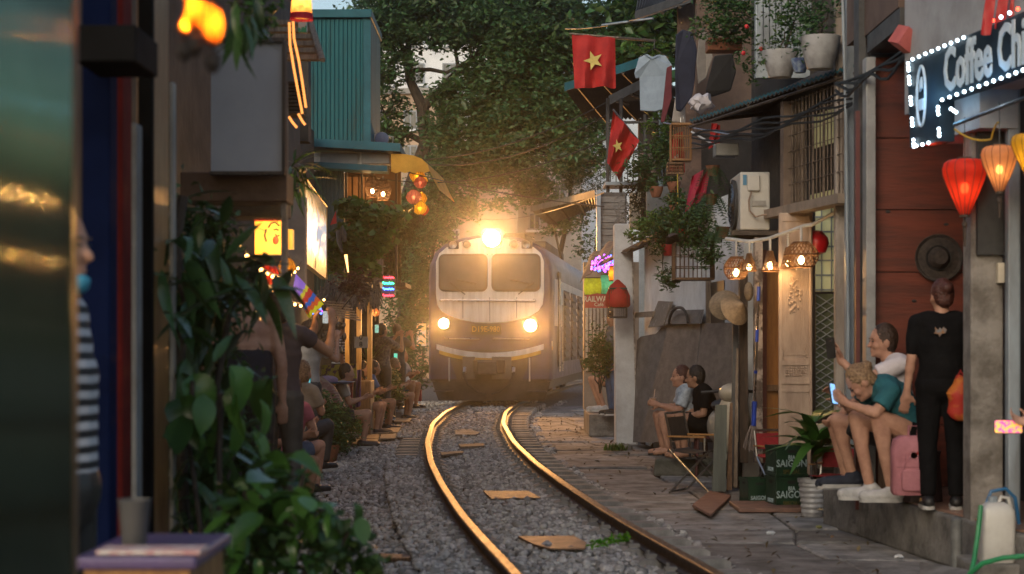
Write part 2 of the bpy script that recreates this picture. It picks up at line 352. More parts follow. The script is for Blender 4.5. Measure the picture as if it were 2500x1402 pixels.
for i, (q, lb) in enumerate([([(888,1046),(952,1046),(950,1058),(886,1058)], 'grey board lying on the ballast beside the black bag'), ([(953,1044),(1008,1046),(1002,1057),(952,1056)], 'grey board end to end with another nearer the left rail'),
        ([(866,1062),(926,1062),(924,1071),(864,1071)], 'reddish board laid across the ballast below the black bag, upper of two'), ([(862,1073),(924,1073),(922,1084),(858,1084)], 'reddish board laid across the ballast below the black bag, lower of two'),
        ([(930,1062),(988,1060),(984,1071),(928,1072)], 'short weathered board beside the reddish boards'), ([(960,1022),(1030,1022),(1030,1030),(962,1030)], 'thin pale board in front of the white planter step'),
        ([(1075,1118),(1130,1113),(1132,1118),(1078,1124)], 'dark wooden strip just inside the left rail'), ([(1120,1098),(1180,1094),(1182,1101),(1124,1104)], 'wooden strip in the middle of the track by broken slab'),
        ([(925,1352),(1020,1358),(1000,1368),(935,1364)], 'curved brown plank scrap on the ballast in front')]):
    slab('loose_board', gq(q, .07), .105 if i in (6, 7) else .05, .022, [PALEW, WOOD][i in (2, 3, 8)], lb)
# paving on the right
pav = T('pavement', 'cracked grey stone paving beside the track', 'pavement', (2, 18, 0), kind='structure')
PAVE = M('paving_stone', (.30,.29,.28), (.12,.115,.11), 3.2, .9, b=.8, bs=22, orr=.3)
mb = MB(); zz = np.arange(3, 48, 1.0)
mb.grid(len(zz)-1, 3, lambda u, v: V((lambda z: ((CX(z)+1.0)*(1-v)+(max(RX(z), CX(z)+1.4)+.6)*v, z, -.02))(3+u*(zz[-1]-3)))); mb.build('paving_bed', BED, pav)
zrow = 8.2; r_ = 0
while zrow < 40:
    h = rv(.7, 1.5)*(1 if zrow < 22 else 1.3); x0 = lambda z: CX(z)+rv(.98, 1.06); z1 = zrow+h
    a0, a1 = CX(zrow)+1.0, CX(z1)+1.0; b0, b1 = max(RX(zrow), a0+.5)+.3, max(RX(z1), a1+.5)+.3; nc = max(2, int((b0-a0)/rv(.55, .95)))
    cut = [0]+[(i+rv(-.2, .2))/nc for i in range(1, nc)]+[1]; cut2 = [0]+[(i+rv(-.2, .2))/nc for i in range(1, nc)]+[1]
    for i in range(nc):
        g = rv(.004, .016)
        q = [(a0+(b0-a0)*cut[i]+g, zrow+rv(.0, .03)), (a0+(b0-a0)*cut[i+1]-g, zrow+rv(.0, .03)), (a1+(b1-a1)*cut2[i+1]-g, z1-rv(0, .03)), (a1+(b1-a1)*cut2[i]+g, z1-rv(0, .03))]
        t = rv(-.004, .016); cxm = sum(p[0] for p in q)/4; cym = sum(p[1] for p in q)/4
        tl = [rv(-.008, .008) for _ in q]; mb = MB()
        mb.add([(x, y, -.05) for x, y in q]+[(x, y, t-.012+k) for (x, y), k in zip(q, tl)]+[(cxm+(x-cxm)*.965, cym+(y-cym)*.965, t+k) for (x, y), k in zip(q, tl)],
               [(0,1,5,4),(1,2,6,5),(2,3,7,6),(3,0,4,7),(4,5,9,8),(5,6,10,9),(6,7,11,10),(7,4,8,11),(8,9,10,11)])
        mb.build('paving_slab', PAVE, pav)
    zrow = z1
slab('red_tile', gq([(1690,1238),(1735,1203),(1785,1215),(1735,1262)], .03), .026, .02, M('red_floor_tile', (.27,.14,.10), (.2,.1,.075), 8, .5, b=.2), 'loose red floor tile tilted on the paving in front of the crates', 'tile')
# weeds, twigs and litter
def tuft(name, label, px, py, n, s, mat, h=.02, spread=.12, kind='grass tuft'):
    b = G(px, py, h); vs = []; fs = []
    for i in range(n):
        a = rv(0, 6.28); r = rv(0, spread); L = s*rv(.5, 1.2); p = b+V((math.cos(a)*r, math.sin(a)*r*.6, 0)); d = V((rv(-.6, .6), rv(-.6, .6), 1)).normalized(); e = V((-d.y, d.x, 0)).normalized()*.008
        m = p+d*L*.6; q = p+d*L+V((d.x, d.y, -.4))*L*.4; k = len(vs); vs += [p-e, p+e, m+e*.8, m-e*.8, q]; fs += [(k, k+1, k+2), (k, k+2, k+3), (k+3, k+2, k+4)]
    return fast(name, vs, fs, mat, org=b, label=label, cat=kind)
tuft('weed_tuft', 'small green weeds at the foot of the white pillar', 1502, 1100, 130, .12, LEAFB, spread=.16)
t = T('green_sprig', 'bright green leafy sprig lying beside the flat tile on the track', 'sprig', G(1480, 1345, .05))
pts = []
for i in range(130):
    u = random.random(); pts.append(tuple(P(1440+95*u+rv(-6, 6), 1352-22*u+rv(-9, 9), 10.9)+V((0, 0, .05))))
v, f = leafcloud([tuple(V(p)) for p in pts], .045, .6, .35); fast('foliage', v, f, M('fresh_leaf', (.16,.42,.03), (.1,.3,.02), 5, .5, isl=.3, tr=.3), t)
for i, (a, b, s, c, lb) in enumerate([(1880,1305,.05,(.75,.8,.85),'crumpled white tissue on the paving in front of white pot'), (1055,1058,.06,(.2,.4,.7),'blue plastic scrap on the ballast left of the track'), (1075,1290,.03,(.2,.5,.8),'tiny blue scrap on the ballast near the left rail'), (2000,1290,.04,(.3,.3,.12),'dry yellow leaf on concrete by the platform'),
        (1030,1228,.04,(.5,.36,.2),'pale wood chip on ballast left of the track'), (2195,1365,.05,(.7,.72,.74),'scrap of white paper on the concrete apron')]):
    p = G(a, b, .02); mb = MB(); mb.ell(p+V((0, 0, s*.25)), (s*.7, s*.45, s*.3), n=7, m=4)
    mb.v = [tuple(V(q)+V((rv(-1, 1), rv(-1, 1), rv(-.5, .5)))*s*.16) for q in mb.v]
    mb.build('litter_scrap', M('litter%d' % i, c, None, 9, .7), label=lb, cat='litter')

pts = []
while len(pts) < 420:
    z = rv(9, 36); side = random.random() < .6; x = rv(CX(z)+1.0, RX(z)+.05) if side else rv(LX(z), CX(z)-.95); pts.append((x, z, .028 if side else .035))
v, f = leafcloud(np.array(pts), .055, 3.0, .5); fast('fallen_leaves', v, f, M('dry_leaf', (.17,.12,.06), (.10,.075,.04), 6, .8, isl=.5), kind='stuff', label='dry fallen leaves and scraps scattered beside the track', cat='leaves')
# ---------------------------------------------------------------- far buildings and trees behind the train
FARW = M('far_wall_white', (.80,.84,.88), (.66,.70,.74), 1.2, .8); FARB = M('far_wall_beige', (.30,.26,.215), (.21,.18,.15), .9, .85, b=.1)
FARG = M('far_wall_grey', (.38,.37,.35), (.26,.25,.24), .8, .85); GLASSD = M('window_glass', (.05,.065,.08), None, 3, .08, spec=.8)
def block(name, label, d, px0, px1, pytop, mat, depth=8, wins=(), roof=None, yaw=0):
    a = P(px0, HY, d); b = P(px1, HY, d); top = P(0, pytop, d).z; t = T(name, label, 'building', ((a.x+b.x)/2, d+depth/2, 0))
    MB().bx(a.x, b.x, d, d+depth, -.05, top).build('wall', mat, t)
    MB().bx(a.x-.15, b.x+.15, d-.15, d+depth, top+.003, top+.22).build('roof', roof or FARG, t)
    for (x0, y0, x1, y1) in wins:
        p = P(x0, y1, d); q = P(x1, y0, d); w = MB().bx(p.x, q.x, d-.06, d-.003, p.z, q.z).build('window', BGREY, t)
        m = (p.x+q.x)/2; MB().bx(p.x+.06, m-.03, d-.075, d-.063, p.z+.06, q.z-.06).build('pane', GLASSD, w); MB().bx(m+.03, q.x-.06, d-.075, d-.063, p.z+.06, q.z-.06).build('pane', GLASSD, w)
        MB().bx(p.x-.1, q.x+.1, d-.2, d-.078, p.z-.09, p.z-.003).build('sill', FARW, w)
    return t
def wg(x0, y0, nx, ny, dx, dy, w, h): return [(x0+i*dx, y0+j*dy, x0+i*dx+w, y0+j*dy+h) for i in range(nx) for j in range(ny)]
block('apartment_block', 'pale apartment block with rows of windows behind the big tree', 84, 880, 1330, -60, FARW, wins=wg(920, 60, 5, 4, 80, 95, 36, 52))
block('apartment_block', 'blue grey apartment block behind the tree to the right of the pale one', 92, 1332, 1560, 95, M('far_wall_blue', (.72,.79,.86), (.6,.66,.72), 1, .8), wins=wg(1350, 130, 3, 4, 62, 80, 32, 48))
block('plastered_house', 'low beige plastered house directly behind the train roof', 66, 1075, 1262, 385, FARB, wins=[(1100, 560, 1122, 600)])
block('concrete_house', 'grey concrete house beyond the train with shuttered front', 70, 1264, 1420, 415, FARG, wins=wg(1290, 450, 2, 2, 62, 70, 30, 42))
block('tall_house', 'tall narrow beige house behind tree trunk at left', 74, 900, 1068, 230, M('far_tan', (.50,.37,.26), (.36,.27,.2), 1, .85), wins=wg(915, 270, 2, 4, 70, 85, 34, 46))
block('rooftop_house', 'distant white house with roof railing at top of picture', 100, 1405, 1590, 88, M('far_cream', (.7,.66,.58), None, 1, .8), wins=[(1440, 110, 1470, 140)])
m_ = MB()
for i in range(9): a = P(1410+i*22, 88, 99.8); m_.tube([a, a+V((0, 0, .9))], .03, 5)
a = P(1405, 88, 99.8); b = P(1590, 88, 99.8); m_.tube([a+V((0, 0, .9)), b+V((0, 0, .9))], .035, 5)
m_.build('roof_railing', DGREY, label='thin dark railing along distant rooftop', cat='railing')
# the big tree
base = V((-2.85, 46, 0)); fork = P(1032, 262, 46)
t = T('big_tree', 'big dark leafy tree forking over the track behind the train', 'tree', base)
paths = [([base, base+V((.2, 0, 2)), P(1000, 470, 46), P(1040, 350, 46), fork], [.26, .22, .2, .17, .16]),
 ([fork, P(1000, 195, 46), P(992, 130, 46), P(1010, 70, 46.3), P(985, 10, 46.5), P(960, -80, 46.5)], [.14, .11, .095, .08, .06, .04]),
 ([fork, P(1075, 222, 46), P(1120, 175, 45.6), P(1180, 120, 45), P(1250, 60, 44.5), P(1330, 0, 44)], [.14, .12, .1, .08, .06, .03]),
 ([P(1008, 172, 46), P(1050, 170, 46), P(1090, 178, 45.5), P(1140, 150, 45)], [.06, .05, .045, .03]),
 ([P(1075, 222, 46), P(1150, 240, 45), P(1250, 235, 44), P(1360, 260, 43)], [.08, .06, .05, .025]),
 ([P(992, 130, 46), P(950, 80, 46), P(915, 20, 46)], [.06, .05, .03]), ([P(1040, 350, 46), P(1000, 330, 46), P(930, 315, 46)], [.09, .07, .04]),
 ([P(1120, 175, 45.6), P(1110, 110, 45.6), P(1150, 40, 45.6)], [.05, .04, .02]), ([P(1180, 120, 45), P(1260, 150, 44.5), P(1380, 130, 44)], [.05, .04, .02])]
for p, r in paths: MB().tube(p, r, 8).build('trunk' if r[0] > .2 else 'limb', BARK, t, smooth=True)
blobs = []
for (x, y, d, r) in [(930,60,46,1.0),(1000,10,46,1.2),(1090,40,45,1.2),(1180,20,45,1.3),(1270,60,44,1.3),(1360,60,44,1.2),(1400,150,43.5,1.1),(1320,170,44,1.2),(1240,170,45,1.1),(1160,250,45,1.0),(950,170,46,.8),(930,260,46,.7),
        (1250,270,44,1.1),(1340,270,43,1.1),(1410,270,42,1.0),(1150,340,44,.9),(1240,360,43.5,.9),(1330,360,42.5,.9),(1080,320,45,.6),(1100,400,44,.6),(1040,90,46,.6),(1420,380,41,.7),(960,330,46,.6),(1190,440,44,.5),(1090,460,44.5,.45)]:
    c = P(x, y, d); blobs.append(((c.x, c.y, c.z), (r, r*1.1, r*.62)))
v, f = leafcloud(clump(blobs, 56000, .22, 36), .15, .35, .45); fast('crown', v, f, LEAFD, t)
v, f = leafcloud(clump([((c[0], c[1]-.3, c[2]+.3), (r[0]*.9, r[1]*.8, r[2]*.8)) for c, r in blobs], 9000, .25, 18), .19, .7, .5); fast('crown', v, f, LEAFM, t)
tb = [b for b in blobs]
mb = MB()
for c, r in tb:
    for j in range(5):
        a = V(c); mb.tube(wob(a+V((rv(-.2,.2), rv(-.2,.2), -.2)), a+V((rv(-1,1)*r[0], rv(-1,1)*r[1], rv(-.6,.9)*r[2])), 3, .06), [.025, .018, .012, .006], 4, False)
o = mb.build('twigs', BARK, t, kind='stuff')
# lower light tree and brush
t = T('pale_tree', 'feathery light green tree beyond the train at right', 'tree', V((1.0, 52, 0)))
MB().tube(wob((1.0,52,0), P(1395, 420, 52), 5, .12), [.12,.1,.09,.08,.06,.05], 7).build('trunk', BARK, t, smooth=True)
v, f = leafcloud(clump([(tuple(P(x, y, 51)), (r, r, r*.7)) for x, y, r in [(1390,400,.75),(1430,440,.6),(1350,430,.55),(1370,360,.5),(1320,480,.4),(1420,350,.5)]], 7000, .3, 18), .11, .5, .22, .2); fast('crown', v, f, LEAFM, t)
def brush(label, blobs, n, size, mat, base, **k): return plant('bush', label, 'bush', base, [(tuple(P(x, y, d)), (r, r, r*e)) for x, y, d, r, e in blobs], n, size, mat, [(wob(base, P(blobs[0][0], blobs[0][1], blobs[0][2]), 4, .06), .03)], BARK, **k)
brush('dark brush growing against the left flank of the train', [(1010,560,42,.5,1.3),(1015,650,42,.4,1.3),(1000,720,41,.5,1.2),(1010,800,41,.45,1.2),(990,620,43,.55,1.2),(1025,900,40,.3,1.4),(985,880,39,.35,1.2),(970,780,39,.4,1.2),(1015,520,43,.5,.9)], 9500, .12, LEAFD, V((-2.45, 42, 0)))
brush('thin climbing branches hanging beside the yellow awning', [(1080,420,43,.5,.9),(1060,500,43,.45,1.2),(1120,480,44,.5,.8),(1075,560,43,.4,1)], 2600, .12, LEAFD, V((-2.2, 44, 0)))
brush('thin vines hanging beside the grey sheds at right of the train', [(1350,545,46,.5,.6),(1400,520,46,.5,.7),(1440,600,40,.3,1.1)], 1800, .11, LEAFD, V((1.9, 46, 0)))
t = T('broadleaf_tree', 'bright broad-leaved almond tree above the flag and tin roofs', 'tree', V((3.2, 34, 0)))
MB().tube(wob((3.2,34,0), P(1600, 120, 34), 6, .12), [.2,.17,.15,.13,.1,.08,.06], 8).build('trunk', BARK, t, smooth=True)
for q in [(1480,80),(1680,30),(1560,20)]: MB().tube(wob(P(1600,140,34), P(*q, 33.5), 4, .08), [.07,.05,.04,.03,.015], 6).build('limb', BARK, t, smooth=True)
v, f = leafcloud(clump([(tuple(P(x, y, d)), (r, r, r*.65)) for x, y, d, r in [(1480,60,33,.55),(1560,40,33,.65),(1640,60,33,.6),(1500,120,32,.5),(1600,110,33,.55),(1680,20,33,.6),(1540,150,32,.4),(1620,180,31,.35),(1450,150,32,.3),(1590,5,33,.6)]], 4200, .3, 20), .2, .8, .62); fast('crown', v, f, LEAFM, t)
brush('leafy branches drooping in front of the beige house above the train', [(1110,400,47,.6,.7),(1180,420,47,.6,.6),(1250,430,47,.6,.7),(1310,470,47,.5,.8),(1130,500,47,.4,.9),(1370,510,47,.4,.8),(1080,540,46,.35,1.2),(1230,500,48,.35,.6)], 6500, .13, LEAFD, V((-3.0, 48, 0)))
# overhead cables
for i, (a, b, s, lb) in enumerate([((760,345,30),(1475,505,24),.15,'lowest overhead cable sagging from teal roof to right houses'), ((760,352,30),(1500,240,24),.5,'upper overhead cable from teal roof towards the lower flag'), ((840,345,31),(1490,275,25),.55,'second overhead cable just under the upper one'),
        ((830,415,29),(1500,330,26),.4,'overhead cable crossing in front of yellow awning'), ((1100,520,50),(1475,470,30),.3,'short cable over the train roof at right'), ((1380,70,26),(1700,-10,20),.1,'thin cable above the upper flag')]):
    MB().tube(sag(P(*a), P(*b), s, 18), .009, 5).build('overhead_cable', CABLE, label=lb, cat='cable')
# ---------------------------------------------------------------- the locomotive
TY = math.radians(-5.6)
tr = T('diesel_locomotive', 'blue and white diesel locomotive with blazing headlights coming round the curve', 'locomotive', (-.45, 37.5, 0), TY)
LWH = M('loco_white', (.62,.61,.58), (.42,.39,.34), 3.2, .5, b=.06, stretch=(3,1,.35), lo=.42, hi=.75); LBL = M('loco_blue', (.028,.034,.11), (.02,.022,.05), 3, .45)
LGR = M('loco_grey', (.06,.058,.056), (.032,.03,.027), 3, .7); LYE = M('loco_yellow', (.55,.33,.03), (.4,.22,.02), 5, .5); RUB = M('black_rubber', (.015,.015,.015), (.03,.028,.026), 8, .6)
CABG = M('cab_glass', (.09,.10,.115), (.05,.057,.065), 1.2, .14, spec=.4)
def lx(px): return (px-1194)/120
def lz(py): return 1.42-(py-835)/120
S = [(-1.28,.66),(-1.28,2.75),(-1.255,3.0),(-1.15,3.25),(-.95,3.42),(-.6,3.55),(-.25,3.615)]; S = S+[(-x, z) for x, z in S[::-1]]
def section(k, y, zc=2.1): return [V((x*k, y, zc+(z-zc)*(k if z > 2.2 else 1))) for x, z in S]
mb = MB(); secs = [section(.945, 0), section(.98, .05), section(1, .2), section(1, 3.0), section(1, 15.9)]; k = len(S)
vs = [p for s in secs for p in s]; fs = [(i*k+j, i*k+(j+1)%k, (i+1)*k+(j+1)%k, (i+1)*k+j) for i in range(4) for j in range(k)]+[tuple(range(k)), tuple(range(4*k, 5*k))]
body = mb.add(vs, fs).build('body', LBL, tr, local=True, smooth=True)
I3 = lambda a, t, b: V((a, t, b))
# white face
half = [(0,1.80),(-.3,1.815),(-.6,1.87),(-.85,1.955),(-1.0,2.05),(-1.08,2.18),(-1.105,2.4),(-1.105,3.05),(-1.04,3.22),(-.9,3.34),(-.6,3.46),(-.25,3.53)]
face = half+[(-x, z) for x, z in half[:0:-1]]
mb = MB().prism(face, I3, -.022, .03); mb.build('face_panel', LWH, tr, local=True, bev=.01)
def rrect(x0, x1, z0, z1, r, n=5):
    o = []
    for cx_, cz_, a0 in ((x1-r, z1-r, 0), (x0+r, z1-r, 90), (x0+r, z0+r, 180), (x1-r, z0+r, 270)):
        o += [(cx_+r*math.cos(math.radians(a0+90*i/n)), cz_+r*math.sin(math.radians(a0+90*i/n))) for i in range(n+1)]
    return o
for x0, x1, nm in ((1066, 1191, 'left'), (1196, 1321, 'right')):
    a, b = lx(x0)+.02, lx(x1)-.02
    w = MB().prism(rrect(a, b, lz(712), lz(620), .12), I3, -.045, -.0225).build('windscreen', RUB, tr, local=True)
    MB().prism(rrect(a+.045, b-.045, lz(712)+.045, lz(620)-.045, .09), I3, -.052, -.0455).build('pane', CABG, w, local=True)
    c = (a+b)/2
    MB().tube([(c+.05, -.07, lz(712)-.06), (c+.05+(-.32 if nm == 'left' else .32), -.075, lz(690))], .012, 6).tube([(c-.12, -.085, lz(683)), (c+.28, -.08, lz(694))], .014, 6).build('wiper', RUB, w, local=True)
rail = MB().tube([(lx(1073), -.085, lz(733)), (lx(1303), -.085, lz(735))], .016, 8).build('handrail', STEEL, tr, local=True)
for i in range(6):
    x = lx(1073+46*i); MB().lathe([(.035, 0), (.035, .012), (.018, .015), (.018, .065)], (x, -.023, lz(733.5)), 10, Matrix.Rotation(math.pi/2, 3, 'X')).build('bracket', STEEL, rail, local=True)
RX90 = Matrix.Rotation(math.pi/2, 3, 'X')
HOT = M('headlamp_glass', (1,.8,.5), None, 3, .3, em=220, ec=(1,.66,.28)); HOT2 = M('ditch_lamp_glass', (1,.8,.5), None, 3, .3, em=110, ec=(1,.66,.3))
def headlight(px, py, r, y0, mat, w, nm):
    c = V((lx(px), y0, lz(py)))
    h = MB().lathe([(r*1.0,.055),(r*1.14,.05),(r*1.15,-.06),(r*.98,-.06),(r*.98,.0)], (c.x, c.y, c.z), 24, RX90, closed=True).build(nm, STEEL, tr, local=True, smooth=True)
    h2 = MB().lathe([(r*.97, 0), (r*.9, .03), (r*.5, .045), (.002, .05)], (c.x, c.y-.005, c.z), 20, RX90).build('lens', mat, h, local=True, smooth=True)
    wc = WM[tr] @ (c+V((0, -.16, 0))); lamp('headlight_beam', wc, (1,.43,.11), w, r*.7, tr, 70, wc+V((.06, -1, -.06)))
headlight(1200, 583, .17, -.10, HOT, 1450, 'headlight'); headlight(1082, 790, .10, -.06, HOT2, 430, 'headlight'); headlight(1294, 795, .12, -.06, HOT2, 700, 'headlight')
MB().prism(rrect(-.17, .27, lz(608), lz(558), .1), I3, -.06, .25).build('lamp_housing', LWH, tr, local=True, bev=.01)
for px in (1105, 1285):
    h = MB().prism(rrect(lx(px-13), lx(px+13), lz(608), lz(588), .02), I3, -.05, .03).build('horn', DGREY, tr, local=True)
    MB().lathe([(.03, 0), (.05, .03), (.075, .06), (.08, .07), (.06, .058), (.02, .012), (.001, .01)], (lx(px), -.051, lz(598)), 16, RX90).build('horn_bell', STEEL, h, local=True, smooth=True)
for px in (1137, 1253):
    h = MB().lathe([(.08, .0), (.095, 0), (.095, .05), (.085, .055), (.08, .03)], (lx(px), -.02, lz(597)), 18, RX90, closed=True).build('marker_lamp', STEEL, tr, local=True, smooth=True)
    MB().lathe([(.078, .012), (.05, .03), (.002, .038)], (lx(px), -.022, lz(597)), 16, RX90).build('lens', CABG, h, local=True, smooth=True)
for x in (-.55, 0, .55): MB().bx(x-.006, x+.006, -.0255, -.0225, 1.84 if x == 0 else 1.9, 2.33).build('seam', DGREY, tr, local=True)
rvm = MB().ell((0,0,0), .011, n=6, m=4).mesh('rivet'); rvm.materials.append(DGREY)
for i in range(22): inst('rivet', rvm, tr, ml=Matrix.Translation((-1.03+i*.098, -.024, 3.12 if abs(i-10.5) > 9 else 3.2)))
for i in range(20): inst('rivet', rvm, tr, ml=Matrix.Translation((-1.1+i*.116, -.055+.13*abs(-1+i/9.5)**4, 1.12)))
# number plate
pl = MB().prism(rrect(lx(1147), lx(1222), lz(817), lz(792), .02), I3, -.03, .01).build('number_plate', M('plate_brown', (.05,.035,.015), None, 5, .5), tr, local=True)
text('lettering', 'D19E-980', LYE, pl, WM[tr] @ facing((lx(1184.5), -.031, lz(804.5)), 0, .86), .165, .003, .002)
for a, b in ((1083, 1168), (1203, 1290)): MB().tube([(lx(a), .0, lz(825)), (lx(a), -.09, lz(826)), (lx(b), -.09, lz(828)), (lx(b), .0, lz(828))], .014, 7).build('handrail', STEEL, tr, local=True)
# lower white and yellow bands, bent round the nose
def band(z0s, z1s, y, mat, nm):
    xs = [-1.27+i*2.54/16 for i in range(17)]; f0 = lambda x: z0s+(1-(x/1.27)**2)*-.24; yy = lambda x: y+.16*(abs(x)/1.27)**4
    MB().grid(16, 1, lambda u, v: V((-1.27+2.54*u, yy(-1.27+2.54*u), f0(-1.27+2.54*u)+(z1s-z0s)*v)), (0, .05, 0)).build(nm, mat, tr, local=True, smooth=True)
band(1.33, 1.44, -.09, LWH, 'white_band'); band(1.255, 1.328, -.075, LYE, 'yellow_band')
# skirt, pilot, coupler, hoses, steps
def skirt(z0, z1, y0, y1, w0, w1, nm, mat):
    MB().grid(16, 3, lambda u, v: V(((w0+(w1-w0)*v)*(2*u-1), (y0+(y1-y0)*v)+.24*abs(2*u-1)**4, z0+(z1-z0)*v)), (0, .06, 0)).build(nm, mat, tr, local=True, smooth=True)
skirt(.62, 1.26, -.02, -.05, 1.24, 1.27, 'buffer_beam', LGR); skirt(.22, .61, .06, -.01, 1.1, 1.22, 'pilot', LGR)
MB().bx(-.32, .32, -.16, -.02, .78, 1.06).build('coupler_pocket', RUB, tr, local=True, bev=.02)
MB().bx(-.13, .13, -.5, -.165, .8, 1.0).bx(-.2, .2, -.58, -.505, .76, 1.04).build('coupler', DGREY, tr, local=True, bev=.03)
for sgn in (-1, 1):
    MB().tube([(sgn*.5, -.06, .86), (sgn*.52, -.2, .78), (sgn*.42, -.26, .55), (sgn*.22, -.24, .4), (sgn*.06, -.2, .36)], .026, 8).build('brake_hose', RUB, tr, local=True, smooth=True)
    MB().tube([(sgn*.5, -.1, .9), (sgn*.5, -.16, .8)], .035, 8).build('hose_valve', STEEL, tr, local=True)
    MB().bx(sgn*.95-.2, sgn*.95+.2, -.06, .12, .4, .43).build('step', DGREY, tr, local=True); MB().tube([(sgn*.82, -.1, .62), (sgn*.82, -.13, 1.1)], .016, 6).build('grab_iron', LWH, tr, local=True)
for sx_, w in ((-.42, .13), (.25, .2)): MB().bx(sx_-w, sx_+w, -.1, -.055, .66, 1.12).build('access_box', M('grimy_grey', (.10,.095,.09), None, 6, .7), tr, local=True, bev=.01)
# roof details and side
MB().bx(-.5, .5, 2.5, 5, 3.57, 3.78).build('roof_hatch', LGR, tr, local=True, bev=.03)
MB().bx(-.6, .6, 7, 13, 3.57, 3.85).build('radiator_housing', LGR, tr, local=True, bev=.03)
for sgn in (-1, 1):
    X = sgn*1.28
    MB().bx(min(X, X+sgn*.012), max(X, X+sgn*.012), .5, 15.7, 1.75, 2.72).build('side_stripe', LWH, tr, local=True)
    d = MB().bx(min(X+sgn*.014, X+sgn*.03), max(X+sgn*.014, X+sgn*.03), 1.3, 1.95, .9, 2.9).build('cab_door', LGR, tr, local=True, bev=.01)
    MB().bx(min(X+sgn*.031, X+sgn*.037), max(X+sgn*.031, X+sgn*.037), 1.42, 1.83, 2.1, 2.75).build('pane', CABG, d, local=True)
    for y in (1.2, 2.05): MB().tube([(X+sgn*.06, y, .8), (X+sgn*.06, y, 2.2)], .016, 6).build('handrail', STEEL, tr, local=True)
    for j in range(5):
        y = 3+j*2.4; lv = MB().bx(min(X+sgn*.013, X+sgn*.03), max(X+sgn*.013, X+sgn*.03), y, y+1.7, 1.0, 2.55).build('louvre_panel', LGR, tr, local=True)
        for q in range(9):
            zz_ = 1.1+q*.16; MB().hexa([V((X+sgn*.031, y+.06, zz_)), V((X+sgn*.07, y+.06, zz_-.02)), V((X+sgn*.07, y+1.64, zz_-.02)), V((X+sgn*.031, y+1.64, zz_)), V((X+sgn*.031, y+.06, zz_+.1)), V((X+sgn*.04, y+.06, zz_+.1)), V((X+sgn*.04, y+1.64, zz_+.1)), V((X+sgn*.031, y+1.64, zz_+.1))]).build('slat', DGREY, lv, local=True)
MB().bx(-1.15, 1.15, .35, 15.7, .45, .655).build('underframe', RUB, tr, local=True)
wm = MB().lathe([(.1,-.07),(.42,-.07),(.45,-.04),(.45,.02),(.41,.05),(.1,.06)], n=20, R=Matrix.Rotation(math.pi/2, 3, 'Y')).mesh('wheel', smooth=True); wm.materials.append(RAILS)
for bg_ in (2.2, 11.6):
    for j in range(3):
        for sgn in (-1, 1): inst('wheel', wm, tr, ml=Matrix.Translation((sgn*.535, bg_+j*1.25, .64)))
    MB().bx(-.85, .85, bg_-.5, bg_+3, .42, .62).build('bogie', RUB, tr, local=True)
# ---------------------------------------------------------------- right side: cafe in front
CF = Fr(2.41, 14.3, 3.02, 9.4)               # platform edge line
PL = .33
cafe = T('cafe_house', 'corner cafe house with red plank wall and grey pillars at the right edge', 'house', (3.1, 12, 0))
mb = MB(); mb.prism([(0,0),(5.4,0),(5.4,PL),(0,PL)], lambda a, t, b: CF.p(a, t, b), -2.2, 0); mb.build('plinth', CONC, cafe, bev=.02)
TILEP = M('platform_tile', (.36,.22,.16), (.27,.16,.115), 6, .35, b=.08, orr=.15)
for i in range(12):
    for j in range(4):
        CF.box(m := MB(), .03+i*.42, .03+i*.42+.412, -.45-j*.42, -.45-j*.42+.412 if j else -.035, PL+.002, PL+.014); m.build('floor_tile', TILEP, cafe)
REDW = M('red_plank', (.165,.034,.017), (.075,.017,.010), 2.2, .5, b=.2, stretch=(.8,1,7), lo=.35, hi=.7)
zc = PL+.02
for i in range(6):
    h = .46+.07*(i % 3); x0 = 2.66; MB().bx(x0, 3.9, 13.62, 13.66, zc, zc+h-.008).build('plank', REDW, cafe); zc += h
MB().bx(2.66, 3.9, 13.67, 13.76, PL, 5.6).build('back_panel', DGREY, cafe)
# knots
for a, b in [(2168,517),(2310,548),(2232,735),(2310,440)]: MB().ell(P(a, b, 13.619), (.02, .006, .012), n=8, m=4).build('knot', BLACK, cafe)
MB().bx(2.585, 2.655, 13.45, 13.6, PL, 3.5).build('steel_post', M('grey_post', (.32,.33,.34), None, 5, .45), cafe, bev=.006)
MB().bx(2.578, 2.63, 13.7, 13.9, 0, 5.5).build('dark_post', DGREY, cafe)
MB().bx(2.50, 2.53, 13.4, 13.45, .2, 3.1).build('red_strip', M('maroon', (.12,.03,.028), None, 6, .5), cafe)
pil = MB(); pil.bx(2.80, 3.0, 11.25, 11.45, .02, 3.4); pil.build('pillar', M('old_concrete', (.27,.25,.23), (.13,.115,.10), 5, .85, b=.6), cafe, bev=.012)
MB().bx(2.975, 3.05, 11.05, 11.13, 0, 3.4).build('downpipe', BGREY, cafe, bev=.01)
MB().bx(3.06, 3.13, 10.9, 11.0, 0, 3.4).build('shutter_track', M('brown_metal', (.16,.125,.10), None, 5, .5), cafe, bev=.005)
sh = MB(); sh.grid(4, 70, lambda u, v: V((3.14+.28*u, 10.95-.9*u, .02+3.0*v+.0)) + V((-.012*abs(math.sin(v*70*math.pi/2)), 0, 0))); sh.build('roller_shutter', M('shutter_brown', (.10,.085,.075), None, 4, .5), cafe)
MB().bx(2.83, 2.99, 11.2, 11.245, 1.95, 2.75).build('dark_notice', BLACK, cafe)
MB().bx(2.952, 2.99, 11.19, 11.24, 1.78, 1.9).build('switch_box', M('ivory', (.6,.55,.45), None, 5, .5), cafe)
